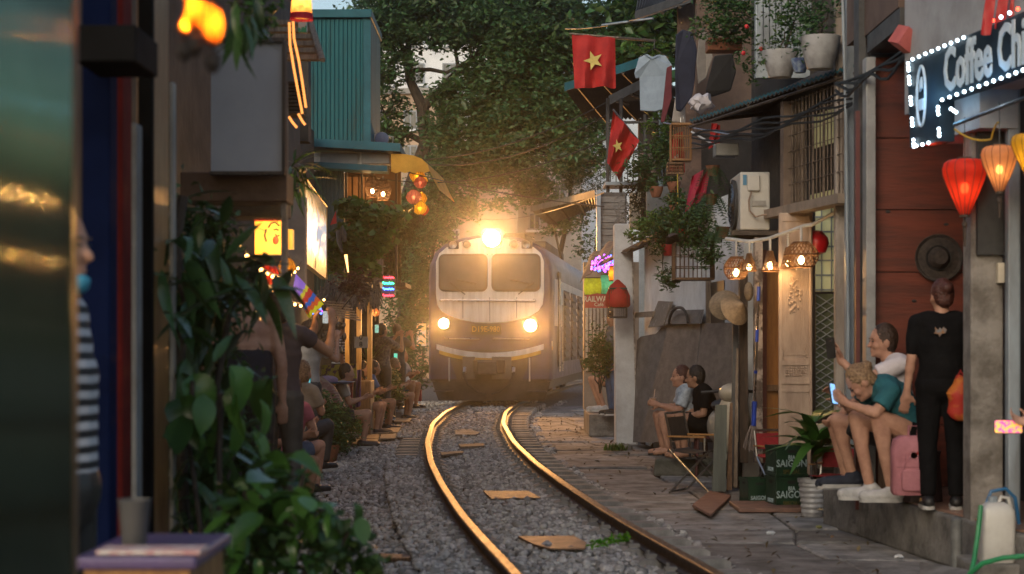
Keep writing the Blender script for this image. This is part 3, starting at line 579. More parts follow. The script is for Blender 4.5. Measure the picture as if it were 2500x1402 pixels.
# upper wall and fascia
SG = Fr(2.50, 12.35, 2.95, 9.2)
SG.box(m := MB(), .1, 3.2, -.34, -.10, 2.93, 4.6); m.build('fascia_wall', M('fascia_grey', (.33,.34,.36), (.24,.24,.25), 2.5, .8, b=.2), cafe)
MB().bx(2.62, 3.9, 12.45, 13.6, 3.55, 3.68).build('ceiling', DGREY, cafe)
MB().bx(2.58, 2.75, 13.8, 14.2, 3.7, 6.4).build('upper_pier', M('brown_plaster', (.13,.085,.065), (.075,.05,.04), 2, .85, b=.4), cafe); MB().bx(2.62, 3.9, 12.5, 13.79, 3.69, 6.4).build('upper_wall', M('brown_plaster', (.13,.085,.065), (.075,.05,.04), 2, .85, b=.4), cafe)
SG.box(m := MB(), .1, 3.2, -3.2, -.36, 4.62, 4.7); m.build('canopy', DGREY, cafe)
MB().bx(3.45, 3.6, 9, 13.6, .02, 5.5).build('inner_wall', DGREY, cafe)
ap = MB(); ap.grid(8, 3, lambda u, v: V((2.35+.5*u+.15*v, 10.6-2.2*u+.9*v*0+ .7*v, .0+.05*v+.03*math.sin(u*5)))+V((0, 0, .02)), (0, 0, -.2)); ap.build('concrete_apron', CONC, label='rough sloping concrete apron at the foot of the cafe platform', cat='apron', kind='structure')
# the sign
def sp(px, py): return SG.pix(px, py, 0)
out = [sp(2215,150), sp(2500,28), sp(2500,175), sp(2292,246), sp(2293,345), sp(2222,362)]
e0, e1 = sp(2500, 28), sp(2500, 175); s0, s1 = sp(2215,150), sp(2292,246)
def ext(a, b, u): k = (u-a[0])/(b[0]-a[0]); return (u, a[1]+(b[1]-a[1])*k)
uE = e0[0]+.55; out = [s0, ext(s0, e0, uE), ext(s1, e1, uE), s1, sp(2293,345), sp(2222,362)]
sg = T('cafe_sign', 'dark coffee shop signboard edged with white light bulbs above the doorway', 'sign', SG.p(1.2, 0, out[5][1]))
SIGND = M('sign_dark', (.012,.028,.042), (.008,.018,.028), 3, .6, spec=.2)
MB().prism(out, SG.fn(), -.10, 0).build('board', SIGND, sg)
SG.box(m := MB(), out[5][0]+.02, out[5][0]+.9, -.34, -.101, out[5][1]+.03, out[5][1]+.5); m.build('backing_box', M('sign_back', (.36,.37,.40), None, 4, .6), sg)
BUL = M('led_white', (1,1,1), None, 3, .3, em=7, ec=(.72,.9,1)); BULR = M('led_red', (1,.1,.05), None, 3, .3, em=9, ec=(1,.05,.02))
bme = MB().ell((0,0,0), .0108, n=10, m=6).mesh('bulb', smooth=True); bme.materials.append(BUL); bmr = bme.copy(); bmr.materials.clear(); bmr.materials.append(BULR)
def bulbs(px, me=None, o=.014):
    for i, (a, b) in enumerate(px):
        u, z = SG.pix(a, b, o); inst('bulb', me or bme, sg, Matrix.Translation(SG.p(u, o, z)))
bulbs([(2228+i*15.6, 145-i*6.6) for i in range(9)]); bulbs([(2408,60),(2444,42),(2465,32)]); bulbs([(2424,50),(2485,22)], bmr)
bulbs([(2300+i*18, 244-i*6.6) for i in range(12)]); bulbs([(2217+j*.07, 155+j) for j in (0,9,17,33,42,50,83,92,100,135,144,152,187,196,203)])
bulbs([(2290,262),(2290,271),(2291,279),(2292,315),(2293,325),(2293,332)]); bulbs([(2237,356),(2252,353),(2267,349)])
bl = [(2322,266),(2328,270),(2334,274)]; bulbs(bl, None, -.0)
LET = M('sign_letter', (.62,.72,.80), (.5,.6,.68), 5, .4)
def signtext(nm, s, px, py, size, sx, lean):
    u, z = sp(px, py); x = SG.u; Rm = Matrix((x, V((0,0,1)), SG.n)).transposed().to_4x4()
    sh_ = Matrix.Identity(4); sh_[1][0] = lean
    return text(nm, s, LET, sg, Matrix.Translation(SG.p(u, .006, z)) @ Rm @ sh_ @ Matrix.Diagonal((sx, 1, 1, 1)), size, .004, .008, 'LEFT')
slope = (out[1][1]-out[0][1])/(out[1][0]-out[0][0])
signtext('lettering', 'Coffee Chi', 2306, 180, .37, .74, slope*.9)
u, z = sp(2252, 235)
SG_ring = MB(); pts = [SG.p(u+.075*math.cos(a*math.tau/28), .008, z+.19*math.sin(a*math.tau/28)) for a in range(29)]; SG_ring.tube(pts, .009, 6, False); SG_ring.build('logo_ring', LET, sg)
MB().prism([(u-.04+.0, z-.02), (u+.045, z-.02), (u+.035, z-.09), (u-.03, z-.09)], SG.fn(), .004, .014).build('logo_cup', LET, sg); mb = MB(); mb.prism([(u-.02,z+.03),(u+.02,z+.05),(u+.01,z+.12),(u-.02,z+.1)], SG.fn(), .004, .014); mb.build('logo_steam', LET, sg)
for i, (q, e) in enumerate([((2300,250),(.25,.65,1))]):
    uu, z_ = SG.pix(2318, 262, .02); lamp('sign_glow', SG.p(uu, .06, z_), e, .35, .03, sg)
for a, b in [(2235,240),(2400,215)]:
    uu, z_ = SG.pix(a, b, .1); lamp('sign_glow', SG.p(uu, .12, z_), (.25,.62,1), 1.3, .05, sg)
lamp('red_led_glow', SG.p(SG.pix(2230,380,.05)[0], -.05, SG.pix(2230,380,.05)[1]), (1,.06,.02), 1.2, .05, sg)
# red pennants above sign, paper cube, cable bundle
for i, (a, b) in enumerate([(2395, 85), (2428, 70), (2462, 50)]):
    p = P(a, b, 10.5); mb = MB(); mb.grid(3, 6, lambda u, v: p+V((.055*u*(1-.15*v)+.05*v, .02*math.sin(u*3+v*4), .34*v)), (0, .004, 0))
    mb.build('ribbon', M('red_ribbon', (.6,.05,.05), (.45,.03,.03), 6, .5, tr=.3), label='%s red ribbon hanging above the coffee sign' % ['nearest to the paper lantern, leftmost', 'middle', 'rightmost'][i], cat='ribbon', smooth=True)
c = P(2212, 98, 12.2); mb = MB(); mb.box(c, (.15, .13, .13), Euler((.3, .5, .5)).to_matrix()); mb.tube([c+V((.04, 0, .08)), P(2240, 20, 12.2)], .004, 5)
mb.build('paper_lantern_box', M('pink_paper', (.62,.17,.15), (.5,.12,.11), 5, .6, tr=.3), label='pink paper box lantern hanging at the left end of coffee sign', cat='lantern')
for i in range(4): MB().tube([p+V((0, 0, .02*i*math.sin(i+k_))) for k_, p in enumerate(sag(P(2040, 205+6*i, 14), P(2240, 95+8*i, 12.4), .05, 12))], .012, 5).build('cable_bundle', CABLE, label='black cable %s of the tangle left of the coffee sign' % ['at the top', 'second from the top', 'third from the top', 'at the bottom'][i], cat='cable')
# silk lanterns
def lantern(label, px, py, d, w, h, col, watt, lit, prof=None, ribs=14, em=None, group=None):
    c = P(px, py, d); t = T('silk_lantern', label, 'lantern', c-V((0, 0, h/2)), group=group)
    pr = prof or [(.22,-.5),(.30,-.42),(.55,-.2),(.82,.05),(.97,.22),(1,.32),(.92,.42),(.7,.48),(.3,.5)]
    pr = [(r*w/2, z*h) for r, z in pr]
    mt = M('silk_%s' % '_'.join('%d' % (x*100) for x in col), col, [x*.8 for x in col], 9, .7, tr=.62)
    if not mt.get('done'):
        nt_ = mt.node_tree; out_ = nt_.nodes['Material Output']; fr_ = out_.inputs[0].links[0].from_socket; tp_ = nt_.nodes.new('ShaderNodeBsdfTransparent'); tp_.inputs[0].default_value = (*[min(1, x*1.3) for x in col], 1); mx_ = nt_.nodes.new('ShaderNodeMixShader'); mx_.inputs[0].default_value = .16
        nt_.links.new(fr_, mx_.inputs[1]); nt_.links.new(tp_.outputs[0], mx_.inputs[2]); nt_.links.new(mx_.outputs[0], out_.inputs[0]); mt['done'] = 1
    MB().shell(pr, c, 28).build('shade', mt, t, smooth=True)
    rb = M('lantern_rib', (.10,.03,.02), None, 5, .6)
    for j in range(ribs):
        a = j*math.tau/ribs; MB().tube([c+V((r*1.008*math.cos(a), r*1.008*math.sin(a), z)) for r, z in pr], .0018*max(1, w/.2), 4, False).build('rib', rb, t)
    r0, z0 = pr[0]; r1, z1 = pr[-1]
    MB().lathe([(r0*1.05, z0-.012), (r0*1.05, z0+.006)], c, 14).build('cap_ring', DARKW, t); MB().lathe([(r1*1.05, z1-.004), (r1*1.05, z1+.01)], c, 14).build('cap_ring', DARKW, t)
    MB().tube([c+V((0, 0, z1)), c+V((0, 0, z1+.25))], .003, 5).build('cord', CABLE, t)
    MB().tube([c+V((0, 0, z0)), c+V((0, 0, z0-h*.10))], .006, 6).lathe([(.004,0),(.016,-.01),(.016,-.03),(.006,-.045)], c+V((0,0,z0-h*.1)), 8).tube([c+V((0, 0, z0-h*.22)), c+V((0, 0, z0-h*.55))], [.012, .006], 6).build('tassel', DARKW, t)
    MB().ell(c+V((0,0,-h*.02)), (w*.10, w*.10, w*.13), n=12, m=8).build('bulb', M('warm_bulb', (1,.7,.35), None, 3, .3, em=16, ec=(1,.62,.25)), t, smooth=True)
    lamp('lantern_light', c, lit, watt, w*.1, t)
    return t
lantern('red silk lantern hanging lowest in front of the red plank wall', 2355, 457, 11.1, .27, .34, (.75,.06,.03), 3, (1,.5,.25))
lantern('peach silk lantern hanging right of the red one', 2440, 412, 10.7, .215, .27, (.8,.42,.22), 2.6, (1,.6,.3))
lantern('yellow silk lantern cut by the right picture edge', 2512, 378, 10.4, .20, .24, (.8,.52,.05), 2.6, (1,.65,.3))
MB().tube([P(2330,305,11), P(2410,275,10.7), P(2500,240,10.4), P(2560,215,10.2)], .012, 6).build('lantern_rod', STEEL, label='thin metal rod the silk lanterns hang from', cat='rod')
MB().tube(sag(P(2330,315,11), P(2420,340,10.8), .03)+sag(P(2420,340,10.8), P(2440,300,10.7), -.03), .006, 5).build('yellow_wire', M('yellow_wire', (.5,.3,.03), None, 5, .5), label='yellow electric wire looping above the lanterns', cat='wire')
# sombrero
h = T('straw_hat', 'round dark straw hat with wide brim hung on red plank wall', 'hat', P(2290, 630, 13.55)); STR = M('dark_straw', (.075,.058,.048), (.04,.032,.028), 30, .8, b=.7, bs=120)
MB().lathe([(.001,.10),(.05,.10),(.075,.06),(.085,.02),(.15,.012),(.172,.03),(.178,.028),(.16,.0),(.08,.0),(.001,.0)], P(2290,630,13.59), 28, RX90).build('brim', STR, h, smooth=True)
MB().lathe([(.088,.022),(.094,.026),(.09,.036),(.084,.034)], P(2290,630,13.59), 28, RX90, closed=True).build('hat_band', BLACK, h)
# jerrycan, hoses, pipe stub
jc = T('jerrycan', 'white plastic jerrycan standing at bottom right by green hose', 'jerrycan', P(2432, 1372, 10.6))
b = P(2432, 1372, 10.6); PLW = M('white_plastic', (.62,.62,.60), (.5,.49,.47), 5, .45, b=.06)
mb = MB(); w_, d_ = .098, .075
rings = [(0,.92),(.015,1),(.26,1),(.30,.95),(.325,.75),(.345,.45)]
vs = [b+V((x*k_, y*k_, z)) for z, k_ in rings for x, y in rrect(-w_, w_, -d_, d_, .03, 3)]; n_ = 16
mb.add(vs, [(i*n_+j, i*n_+(j+1)%n_, (i+1)*n_+(j+1)%n_, (i+1)*n_+j) for i in range(5) for j in range(n_)]+[tuple(range(n_)), tuple(range(5*n_, 6*n_))]); mb.build('tank', PLW, jc, smooth=True)
MB().lathe([(.028,0),(.028,.03),(.022,.034)], b+V((-.02,0,.343)), 14).build('cap', BGREY, jc)
MB().tube([b+V((.01,0,.33)), b+V((.03,0,.375)), b+V((.07,0,.365)), b+V((.085,0,.31))], .011, 8).build('handle', PLW, jc, smooth=True)
MB().bx(b.x-.14, b.x+.5, b.y-.12, b.y+.4, .0, b.z-.002).build('concrete_block', CONC, label='concrete block under the white jerrycan', cat='block', bev=.015)
HOS = M('green_hose', (.03,.26,.10), (.02,.18,.07), 6, .4)
MB().tube([P(2395,1235,10.5), P(2388,1300,10.45), P(2378,1370,10.4), P(2365,1420,10.3)], .014, 8).build('garden_hose', HOS, label='green hose hanging down left of jerrycan', cat='hose', smooth=True)
MB().tube([P(2365,1402,10.0), P(2400,1375,9.95), P(2450,1362,9.9), P(2540,1355,9.8)], .014, 8).build('garden_hose', HOS, label='green hose lying across in front of jerrycan', cat='hose', smooth=True)
MB().tube([P(2408,1230,10.75), P(2420,1200,10.75), P(2455,1193,10.75), P(2478,1215,10.75), P(2488,1280,10.75)], .011, 8).build('blue_hose', M('blue_hose', (.03,.16,.36), None, 6, .4), label='blue hose arching over the jerrycan', cat='hose', smooth=True)
MB().lathe([(.035,0),(.035,.24),(.036,.241),(.036,.32),(.02,.335)], P(2335,1392,11.0)-V((0,0,.02)), 14).build('pipe_stub', M('pipe_paint', (.20,.21,.21), (.05,.05,.05), 3, .6), label='short grey and black pipe stub in front of the platform', cat='pipe', smooth=True)
# ---------------------------------------------------------------- right side: middle house with shutters
H2 = Fr(2.0, 19.1, 2.78, 14.75)
hs = T('shutter_house', 'narrow old house with barred window, cream door leaf and tin awning', 'house', H2.p(2, -.5, 0))
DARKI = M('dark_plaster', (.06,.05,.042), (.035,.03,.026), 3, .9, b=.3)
def hp(px, py, o=0): return H2.pix(px, py, o)
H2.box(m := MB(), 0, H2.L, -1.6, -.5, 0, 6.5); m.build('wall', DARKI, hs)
u0, z0 = hp(1880, 521); u1, z1 = hp(2062, 480)
mb = MB(); mb.prism([(u0, z0-.05), (u1, z0-.05+.0), (u1, z0+.03), (u0, z0+.03)], H2.fn(), -.1, .06); mb.build('sill_beam', M('beam_cream', (.30,.24,.19), None, 5, .7, b=.2), hs)
# barred window above the beam
ua, za = hp(1905, 490); ub, _ = hp(2045, 490); zt = hp(1970, 225)[1]; zb = z0+.03
wn_ = MB(); H2.box(wn_, ua, ub, -.32, -.3, zb, zt); win = wn_.build('window', M('dim_room', (.05,.035,.022), (.022,.016,.012), 2, .8), hs)
YEL = M('lit_room', (.55,.52,.28), (.45,.42,.22), 3, .8, em=.10)
H2.box(m := MB(), ua, ub, -.295, -.285, zb, zb+.12); m.build('lit_strip', YEL, win); H2.box(m := MB(), ua+.1, ub, -.295, -.285, zt-.42, zt-.12); m.build('lit_strip', YEL, win)
H2.box(m := MB(), ua-.0, ua+.09, -.2, .0, zb, zt); m.build('window_frame', M('frame_brown', (.19,.14,.11), None, 6, .7, b=.2), win)
barm = M('bar_rust', (.16,.12,.09), (.09,.065,.05), 8, .6)
for i in range(15):
    u = ua+.16+(ub-ua-.2)*i/14; r_ = .012 if i % 3 == 0 else .006; MB().tube([H2.p(u, -.06, zb), H2.p(u, -.06, zt)], r_, 6).build('bar', barm, win)
for k_ in range(6): z_ = zb+.2+k_*(zt-zb)/6.5; MB().tube([H2.p(ua, -.05, z_), H2.p(ub, -.05, z_)], .004, 4).build('cross_bar', barm, win)
# cream door leaf, facing the camera
DOOR = M('cream_paint', (.46,.36,.29), (.33,.25,.20), 4, .65, b=.2, stretch=(2,1,.5)); dd = 16.3
dl = MB(); fb(dl, 1902, 520, 1984, 1160, dd, .05); a = P(1902, 1160, dd); door = dl.build('door', DOOR, hs, bev=.006)
def dbox(x0, y0, x1, y1, o, th, nm, mat=DOOR): m = MB(); fb(m, x0, y0, x1, y1, dd-o, th); return m.build(nm, mat, door)
for x in range(14): dbox(1912+x*4.8, 555, 1914.6+x*4.8, 868, .008, .0075, 'slat')
for x in range(11): dbox(1916+x*5, 955, 1919+x*5, 1060, .008, .0075, 'slat')
for y in (528, 880, 926, 945): dbox(1908, y, 1978, y+12, .014, .0135, 'rail')
for x0 in (1902.5, 1976): dbox(x0, 522, x0+7.5, 1150, .012, .0115, 'stile')
orn = MB()
for i in range(46):
    x = 1940+rv(-16, 16)*(1-.3*abs(i-23)/23); y = 675+i*1.95; p = P(x, y, dd-.012); orn.ell(p, (.012*rv(.6, 1.3), .009, .012*rv(.6, 1.5)), n=6, m=4)
orn.build('carved_ornament', DOOR, door, kind='stuff')
orn = MB()
for i in range(34): orn.ell(P(1920+(i % 9)*6, 898+6*(i//9), dd-.008), (.010, .007, .012), n=6, m=4)
for i in range(16): orn.ell(P(1912+(i % 2)*56+rv(-4, 4), 850+2*i, dd-.008), (.010, .007, .010), n=6, m=4)
orn.build('carved_panel', DOOR, door, kind='stuff')
MB().tube([P(1978, 540, dd-.06), P(1981, 1150, dd-.06)], .012, 7).build('pipe', DOOR, hs)
# yellow lit grille window right of the door, green mesh beneath
lw = MB(); fb(lw, 1992, 498, 2044, 712, 16.6, .03); lwo = lw.build('lit_window', M('lit_pane', (.62,.62,.36), (.52,.52,.3), 2, .7, em=.16), hs)
for y in (500, 530, 566, 602, 636, 672, 708): m = MB(); fb(m, 1990, y-2, 2045, y+2, 16.57, .012); m.build('glazing_bar', BGREY, lwo)
for x in (2006, 2030): m = MB(); fb(m, x-1.5, 498, x+1.5, 712, 16.55, .012); m.build('glazing_bar', BGREY, lwo)
gm = MB(); fb(gm, 1992, 718, 2044, 1010, 16.6, .03); gmo = gm.build('green_panel', M('green_panel', (.10,.13,.075), (.06,.08,.05), 3, .7, b=.2), hs)
for i in range(14):
    y = 720+i*20; MB().tube([P(1992, y, 16.58), P(2044, y+34, 16.58)], .006, 5).build('mesh_wire', BGREY, gmo); MB().tube([P(2044, y, 16.575), P(1992, y+34, 16.575)], .006, 5).build('mesh_wire', BGREY, gmo)
# corner posts
for x0, x1, d, mat, nm in [(2040, 2066, 15.4, M('post_cream', (.38,.33,.29), (.24,.2,.17), 4, .7, b=.3, stretch=(2,2,.4)), 'post'), (2066, 2094, 15.0, BGREY, 'post'), (2096, 2128, 14.8, DGREY, 'post')]:
    m = MB(); a = P(x0, HY, d); b = P(x1, HY, d); m.bx(a.x, b.x, d, d+.1, 0, P(0, -60, d).z); m.build(nm, mat, hs, bev=.01)
MB().tube([P(2058, 0, 14.9), P(2066, 300, 14.9), P(2072, 900, 14.9)], .014, 8).build('drain_pipe', BGREY, hs)
# doorway with warm wood inside
m = MB(); fb(m, 1868, 640, 1902, 1130, 17.3, .04); m.build('inner_door', M('orange_wood', (.33,.14,.03), (.24,.095,.02), 5, .5, stretch=(8,8,1)), hs)
m = MB(); fb(m, 1866, 940, 1900, 955, 17.25, .05); m.build('door_rail', WOOD, hs); m = MB(); fb(m, 1862, 610, 1872, 1130, 17.2, .09); m.build('door_jamb', M('dark_red_wood', (.13,.035,.025), None, 6, .6), hs)
m = MB(); fb(m, 1843, 580, 1862, 1130, 17.0, .12); m.build('peeling_post', M('peeling_plaster', (.36,.31,.28), (.10,.08,.07), 5, .9, b=.8, lo=.46, hi=.54), hs)
m = MB(); fb(m, 1806, 640, 1826, 1130, 17.5, .1); m.build('timber_post', DARKW, hs)
# tin awning over the middle house
aw = T('tin_awning', 'rusty corrugated tin awning with teal edge carrying flower pots', 'awning', H2.p(2, .4, 3.4))
A0, A1 = P(1685, 300, 18.7), P(2086, 166, 15.0); B0, B1 = H2.p(.2, -.5, 3.75), H2.p(H2.L, -.5, 4.1); nn = 160
mb = MB(); mb.grid(nn, 3, lambda u, v: (A0.lerp(A1, u)).lerp(B0.lerp(B1, u), v)+V((0, 0, .011*math.sin(u*nn*math.pi/2))), (0, 0, -.006)); mb.build('tin_sheet', RUSTY, aw, smooth=True)
mb = MB(); mb.grid(nn, 1, lambda u, v: A0.lerp(A1, u)+V((-.006, -.01, .02*v+.008+.011*math.sin(u*nn*math.pi/2))), (0, .005, 0)); mb.build('teal_edge', TEALD, aw)
for u in (.1, .4, .7, .95): MB().tube([A0.lerp(A1, u)-V((0,0,.03)), B0.lerp(B1, u)-V((0,0,.06))], .018, 6).build('rafter', DARKW, aw)
MB().tube([A0-V((0,0,.045)), A1-V((0,0,.045))], .014, 6).build('purlin', DARKW, aw)
for i in range(5): MB().tube([p+V((0, 0, .03*math.sin(k_*1.3+i))) for k_, p in enumerate(sag(P(1690, 330+7*i, 18), P(2080, 225+9*i, 14.8), .05, 12))], .010, 5).build('hanging_cable', CABLE, label='black cable under the tin awning, %s of five' % ['highest', 'second', 'third', 'fourth', 'lowest'][i], cat='cable')
# upper storey: white shutters
up = T('upper_storey', 'pale blue shuttered upper storey above the tin awning', 'house front', P(1945, 120, 17.2))
m = MB(); fb(m, 1845, -120, 2050, 190, 17.4, .1); m.build('wall', M('blue_white_wall', (.36,.42,.47), (.24,.28,.31), 3, .7, b=.1), up)
for x in range(13): m = MB(); fb(m, 1850+x*15, -118, 1862+x*15, 150, 17.36, .035); m.build('shutter_slat', BGREY, up)
for y in (30, 62, 95): m = MB(); fb(m, 1960, y, 2048, y+5, 17.3, .03); m.build('grille_bar', DGREY, up)
def pot(label, px, py, d, r0, r1, h, mat, n=18, rim=True, name='flower_pot', ribs=0):
    b = P(px, py, d); t = T(name, label, 'pot', b)
    pr = [(r0*.9, 0), (r0, .01)]
    if ribs:
        for i in range(ribs*2+1): z = .02+(h-.05)*i/(ribs*2); pr.append((r0+(r1-r0)*z/h+(.006 if i % 2 else -.003), z))
    pr += [(r1*(1.06 if rim else 1), h-.03), (r1*1.08, h), (r1*.94, h), (r1*.9, h-.04), (r1*.8, h-.05)]
    MB().lathe(pr, b, n).build('body', mat, t, smooth=True); MB().lathe([(r1*.86, h-.06), (r1*.9, h-.045), (.01, h-.04)], b, n).build('earth', SOIL, t); return b+V((0, 0, h-.04))
CERW = M('white_ceramic', (.40,.41,.43), (.24,.24,.25), 5, .35, b=.05)
q = pot('left of two white ceramic pots standing on the tin awning', 1905, 190, 15.9, .10, .15, .23, CERW); q2 = pot('right of two white ceramic pots standing on the tin awning', 2002, 170, 15.3, .11, .16, .27, CERW); q3 = pot('small blue patterned pot between the white pots on tin awning', 1953, 178, 15.6, .05, .07, .12, M('blue_glaze', (.25,.32,.40), (.04,.07,.2), 18, .25))
def shrub(label, base, blobs, n, size, mat, up_=.5, wid=.4, droop=0, name='potted_plant', cat='plant', st=.012, **k):
    bl = [(tuple(P(x, y, d)), (r, r, r*e)) for x, y, d, r, e in blobs]
    return plant(name, label, cat, base, bl, n, size, mat, [(wob(base, V(b[0]), 4, .02), [st, st*.9, st*.8, st*.6, st*.3]) for b in bl[:4]], BARK, up_, wid, droop, **k)
shrub('leafy shrub growing in the left white pot on the awning', q, [(1890,120,15.9,.15,.9),(1915,80,15.9,.14,1.2),(1870,160,15.9,.10,.8),(1945,40,16,.15,1.3),(1905,10,16,.2,1)], 900, .05, LEAFM)
shrub('tall thin stems growing in the right white pot on the awning', q2, [(2000,60,15.3,.12,2),(1975,100,15.3,.12,1.4),(2020,20,15.4,.1,2),(1960,20,15.6,.12,1.5)], 520, .055, LEAFD)
bx_ = MB(); fb(bx_, 1728, 92, 1812, 122, 17.8, .25); bx_.build('planter_box', TERRA, label='brown planter box holding the bushy vine high on the wall', cat='planter', bev=.01)
shrub('bushy green vine overflowing the brown planter box high on the wall', P(1775, 92, 17.9), [(1760,40,17.7,.24,.7),(1800,70,17.6,.2,.8),(1725,70,17.7,.16,.7),(1830,40,17.6,.15,1),(1780,-10,17.8,.25,.7),(1815,150,17.5,.1,1),(1835,185,17.4,.09,1)], 1900, .055, LEAFM)
for i, (a, b_) in enumerate([(1823,65),(1815,130),(1858,120)]): MB().ell(P(a, b_, 17.35), .022, n=8, m=5).build('red_flower', M('red_petal', (.55,.02,.03), None, 5, .5), label=['red blossom on the bushy vine, top one', 'red blossom on the bushy vine, lower one', 'red blossom in front of the shuttered upper storey'][i], cat='flower')
# air conditioner
ac = T('air_conditioner', 'white outdoor air conditioner unit on a bracket above lamps', 'air conditioner', P(1838, 565, 17.2)); ACW = M('ac_white', (.50,.49,.46), (.41,.40,.37), 3, .5, b=.03)
a = P(1812, 562, 17.0); b = P(1880, 420, 17.0); MB().bx(a.x-.02, b.x, 17.0, 17.78, a.z, b.z).build('casing', ACW, ac, bev=.015)
a2 = a.x-.021
MB().lathe([(.23,0),(.24,.03),(.22,.035),(.20,.02),(.001,.02)], (a2, 17.36, (a.z+b.z)/2-.01), 26, Matrix.Rotation(-math.pi/2, 3, 'Y')).build('fan_grille', DGREY, ac, smooth=True)
for k_ in range(5): MB().tube([V((a2-.04, 17.36+.05*(k_+.5)*math.cos(j*math.tau/20), (a.z+b.z)/2-.01+.05*(k_+.5)*.86*math.sin(j*math.tau/20))) for j in range(21)], .004, 4, False).build('grille_ring', STEEL, ac)
m = MB(); fb(m, 1826, 428, 1855, 466, 16.965, .034); m.build('valve_cover', ACW, ac, bev=.008); m = MB(); fb(m, 1836, 490, 1870, 503, 16.985, .014); m.build('recess', M('ac_shade', (.33,.32,.3), None, 5, .6), ac)
m = MB(); fb(m, 1814, 427, 1823, 452, 16.99, .004); m.build('energy_sticker', M('sticker_blue', (.08,.25,.42), None, 5, .5), ac)
MB().tube([P(1835,468,16.95), P(1828,490,16.94), P(1830,515,16.94), P(1845,530,16.94), P(1862,525,16.9), P(1885,522,16.9)], .009, 6).build('pipe', M('pipe_tan', (.3,.22,.17), None, 6, .7), ac, smooth=True)
MB().bx(a.x-.1, b.x+.25, 17.0, 17.06, a.z-.045, a.z-.004).build('bracket', RUSTY, ac); MB().bx(a.x-.1, b.x+.25, 17.7, 17.76, a.z-.045, a.z-.004).build('bracket', RUSTY, ac)
# lamp pipe with woven shades
PIPE = [P(1772,583,16.6), P(1830,590,16.4), P(1875,583,16.3), P(1925,566,16.1), P(1962,552,16.0), P(1985,548,16.0), P(2050,512,15.6)]
PWH = M('white_pvc', (.55,.54,.52), None, 5, .45)
MB().tube(PIPE, .016, 8).build('lamp_pipe', PWH, label='bent white pipe the woven lamps hang from', cat='pipe', smooth=True)
RAT = M('rattan', (.22,.11,.045), (.14,.065,.028), 14, .65, tr=.25); WB = M('lamp_bulb', (1,.8,.5), None, 3, .3, em=45, ec=(1,.66,.3))
def wovenlamp(label, px, ptop, py, pbot, d, w, kind, watt=6.5, group=None):
    top = P(px, ptop, d); zt_ = P(px, py, d).z; zb_ = P(px, pbot, d).z; t = T('woven_lamp', label, 'lamp', V((top.x, d, zb_)), group=group); h = zt_-zb_
    MB().tube([top, V((top.x, d, zt_))], .011, 7).build('hanger', PWH, t)
    sm_ = MB(); n_ = 22
    pr = (lambda v: (math.sin(math.pi*(.12+.68*v))**.8*w/2)) if kind == 'ball' else (lambda v: (.28+.72*v**1.2)*w/2)
    for j in range(n_):
        for sg_ in ((1, -1) if kind == 'ball' else (.05,)):
            sm_.tube([V((top.x, d, zt_-h*v))+V((pr(v)*math.cos(j*math.tau/n_+sg_*v*1.1), pr(v)*math.sin(j*math.tau/n_+sg_*v*1.1), 0)) for v in [i/8 for i in range(9)]], .0034 if kind == 'ball' else .006, 4, False)
    for v in ([0, .5, 1] if kind == 'ball' else [0, .25, .5, .75, 1]): sm_.tube([V((top.x, d, zt_-h*v))+V((pr(v)*math.cos(j*math.tau/24), pr(v)*math.sin(j*math.tau/24), 0)) for j in range(25)], .006, 5, False)
    sm_.build('shade', RAT, t)
    c = V((top.x, d, zt_-h*.72)); MB().ell(c, (.026, .026, .034), n=12, m=8).build('bulb', WB, t, smooth=True); lamp('lamp_light', c-V((0,0,.03)), (1,.55,.2), watt, .03, t)
wovenlamp('leftmost woven ball lamp glowing on the white pipe', 1797, 585, 628, 680, 16.5, .22, 'ball'); wovenlamp('cone lamp right beside the leftmost ball lamp', 1829, 590, 620, 662, 16.35, .13, 'cone', 1.6); wovenlamp('cone lamp in the middle of the white pipe', 1880, 583, 614, 662, 16.2, .155, 'cone')
wovenlamp('cone lamp half hidden behind the large woven lamp', 1924, 566, 605, 655, 16.2, .13, 'cone', 1.6); wovenlamp('large woven ball lamp at right end of white pipe', 1956, 552, 592, 652, 15.9, .30, 'ball')
MB().lathe([(.0,.12),(.05,.11),(.10,.05),(.11,0),(.08,-.08),(.0,-.11)], P(1994, 595, 16.4), 18).build('red_ball_lantern', M('red_satin', (.45,.01,.02), None, 5, .35), label='dark red round lantern behind the large woven lamp', cat='lantern', smooth=True)
# conical hats
STRW = M('palm_straw', (.30,.235,.16), (.21,.16,.11), 25, .75, b=.5, bs=90)
for i, (px, py, d, r, e, lb) in enumerate([(1793,758,17.2,.155,(1.1,.15,.5),'conical straw hat facing the street under lamps'), (1770,745,17.4,.15,(1.0,-.9,.3),'conical straw hat tilted behind another one')]):
    MB().lathe([(.003,.14),(r,.0),(r*.985,-.006),(.003,.13)], P(px, py, d), 28, Euler(e).to_matrix()).build('conical_hat', STRW, label=lb, cat='hat', smooth=True)
MB().ell(P(1828,712,17.2), (.045,.045,.09), n=10, m=8).build('dried_gourd', STRW, label='pale dried gourd hanging between hats and blue mop', cat='gourd', smooth=True)
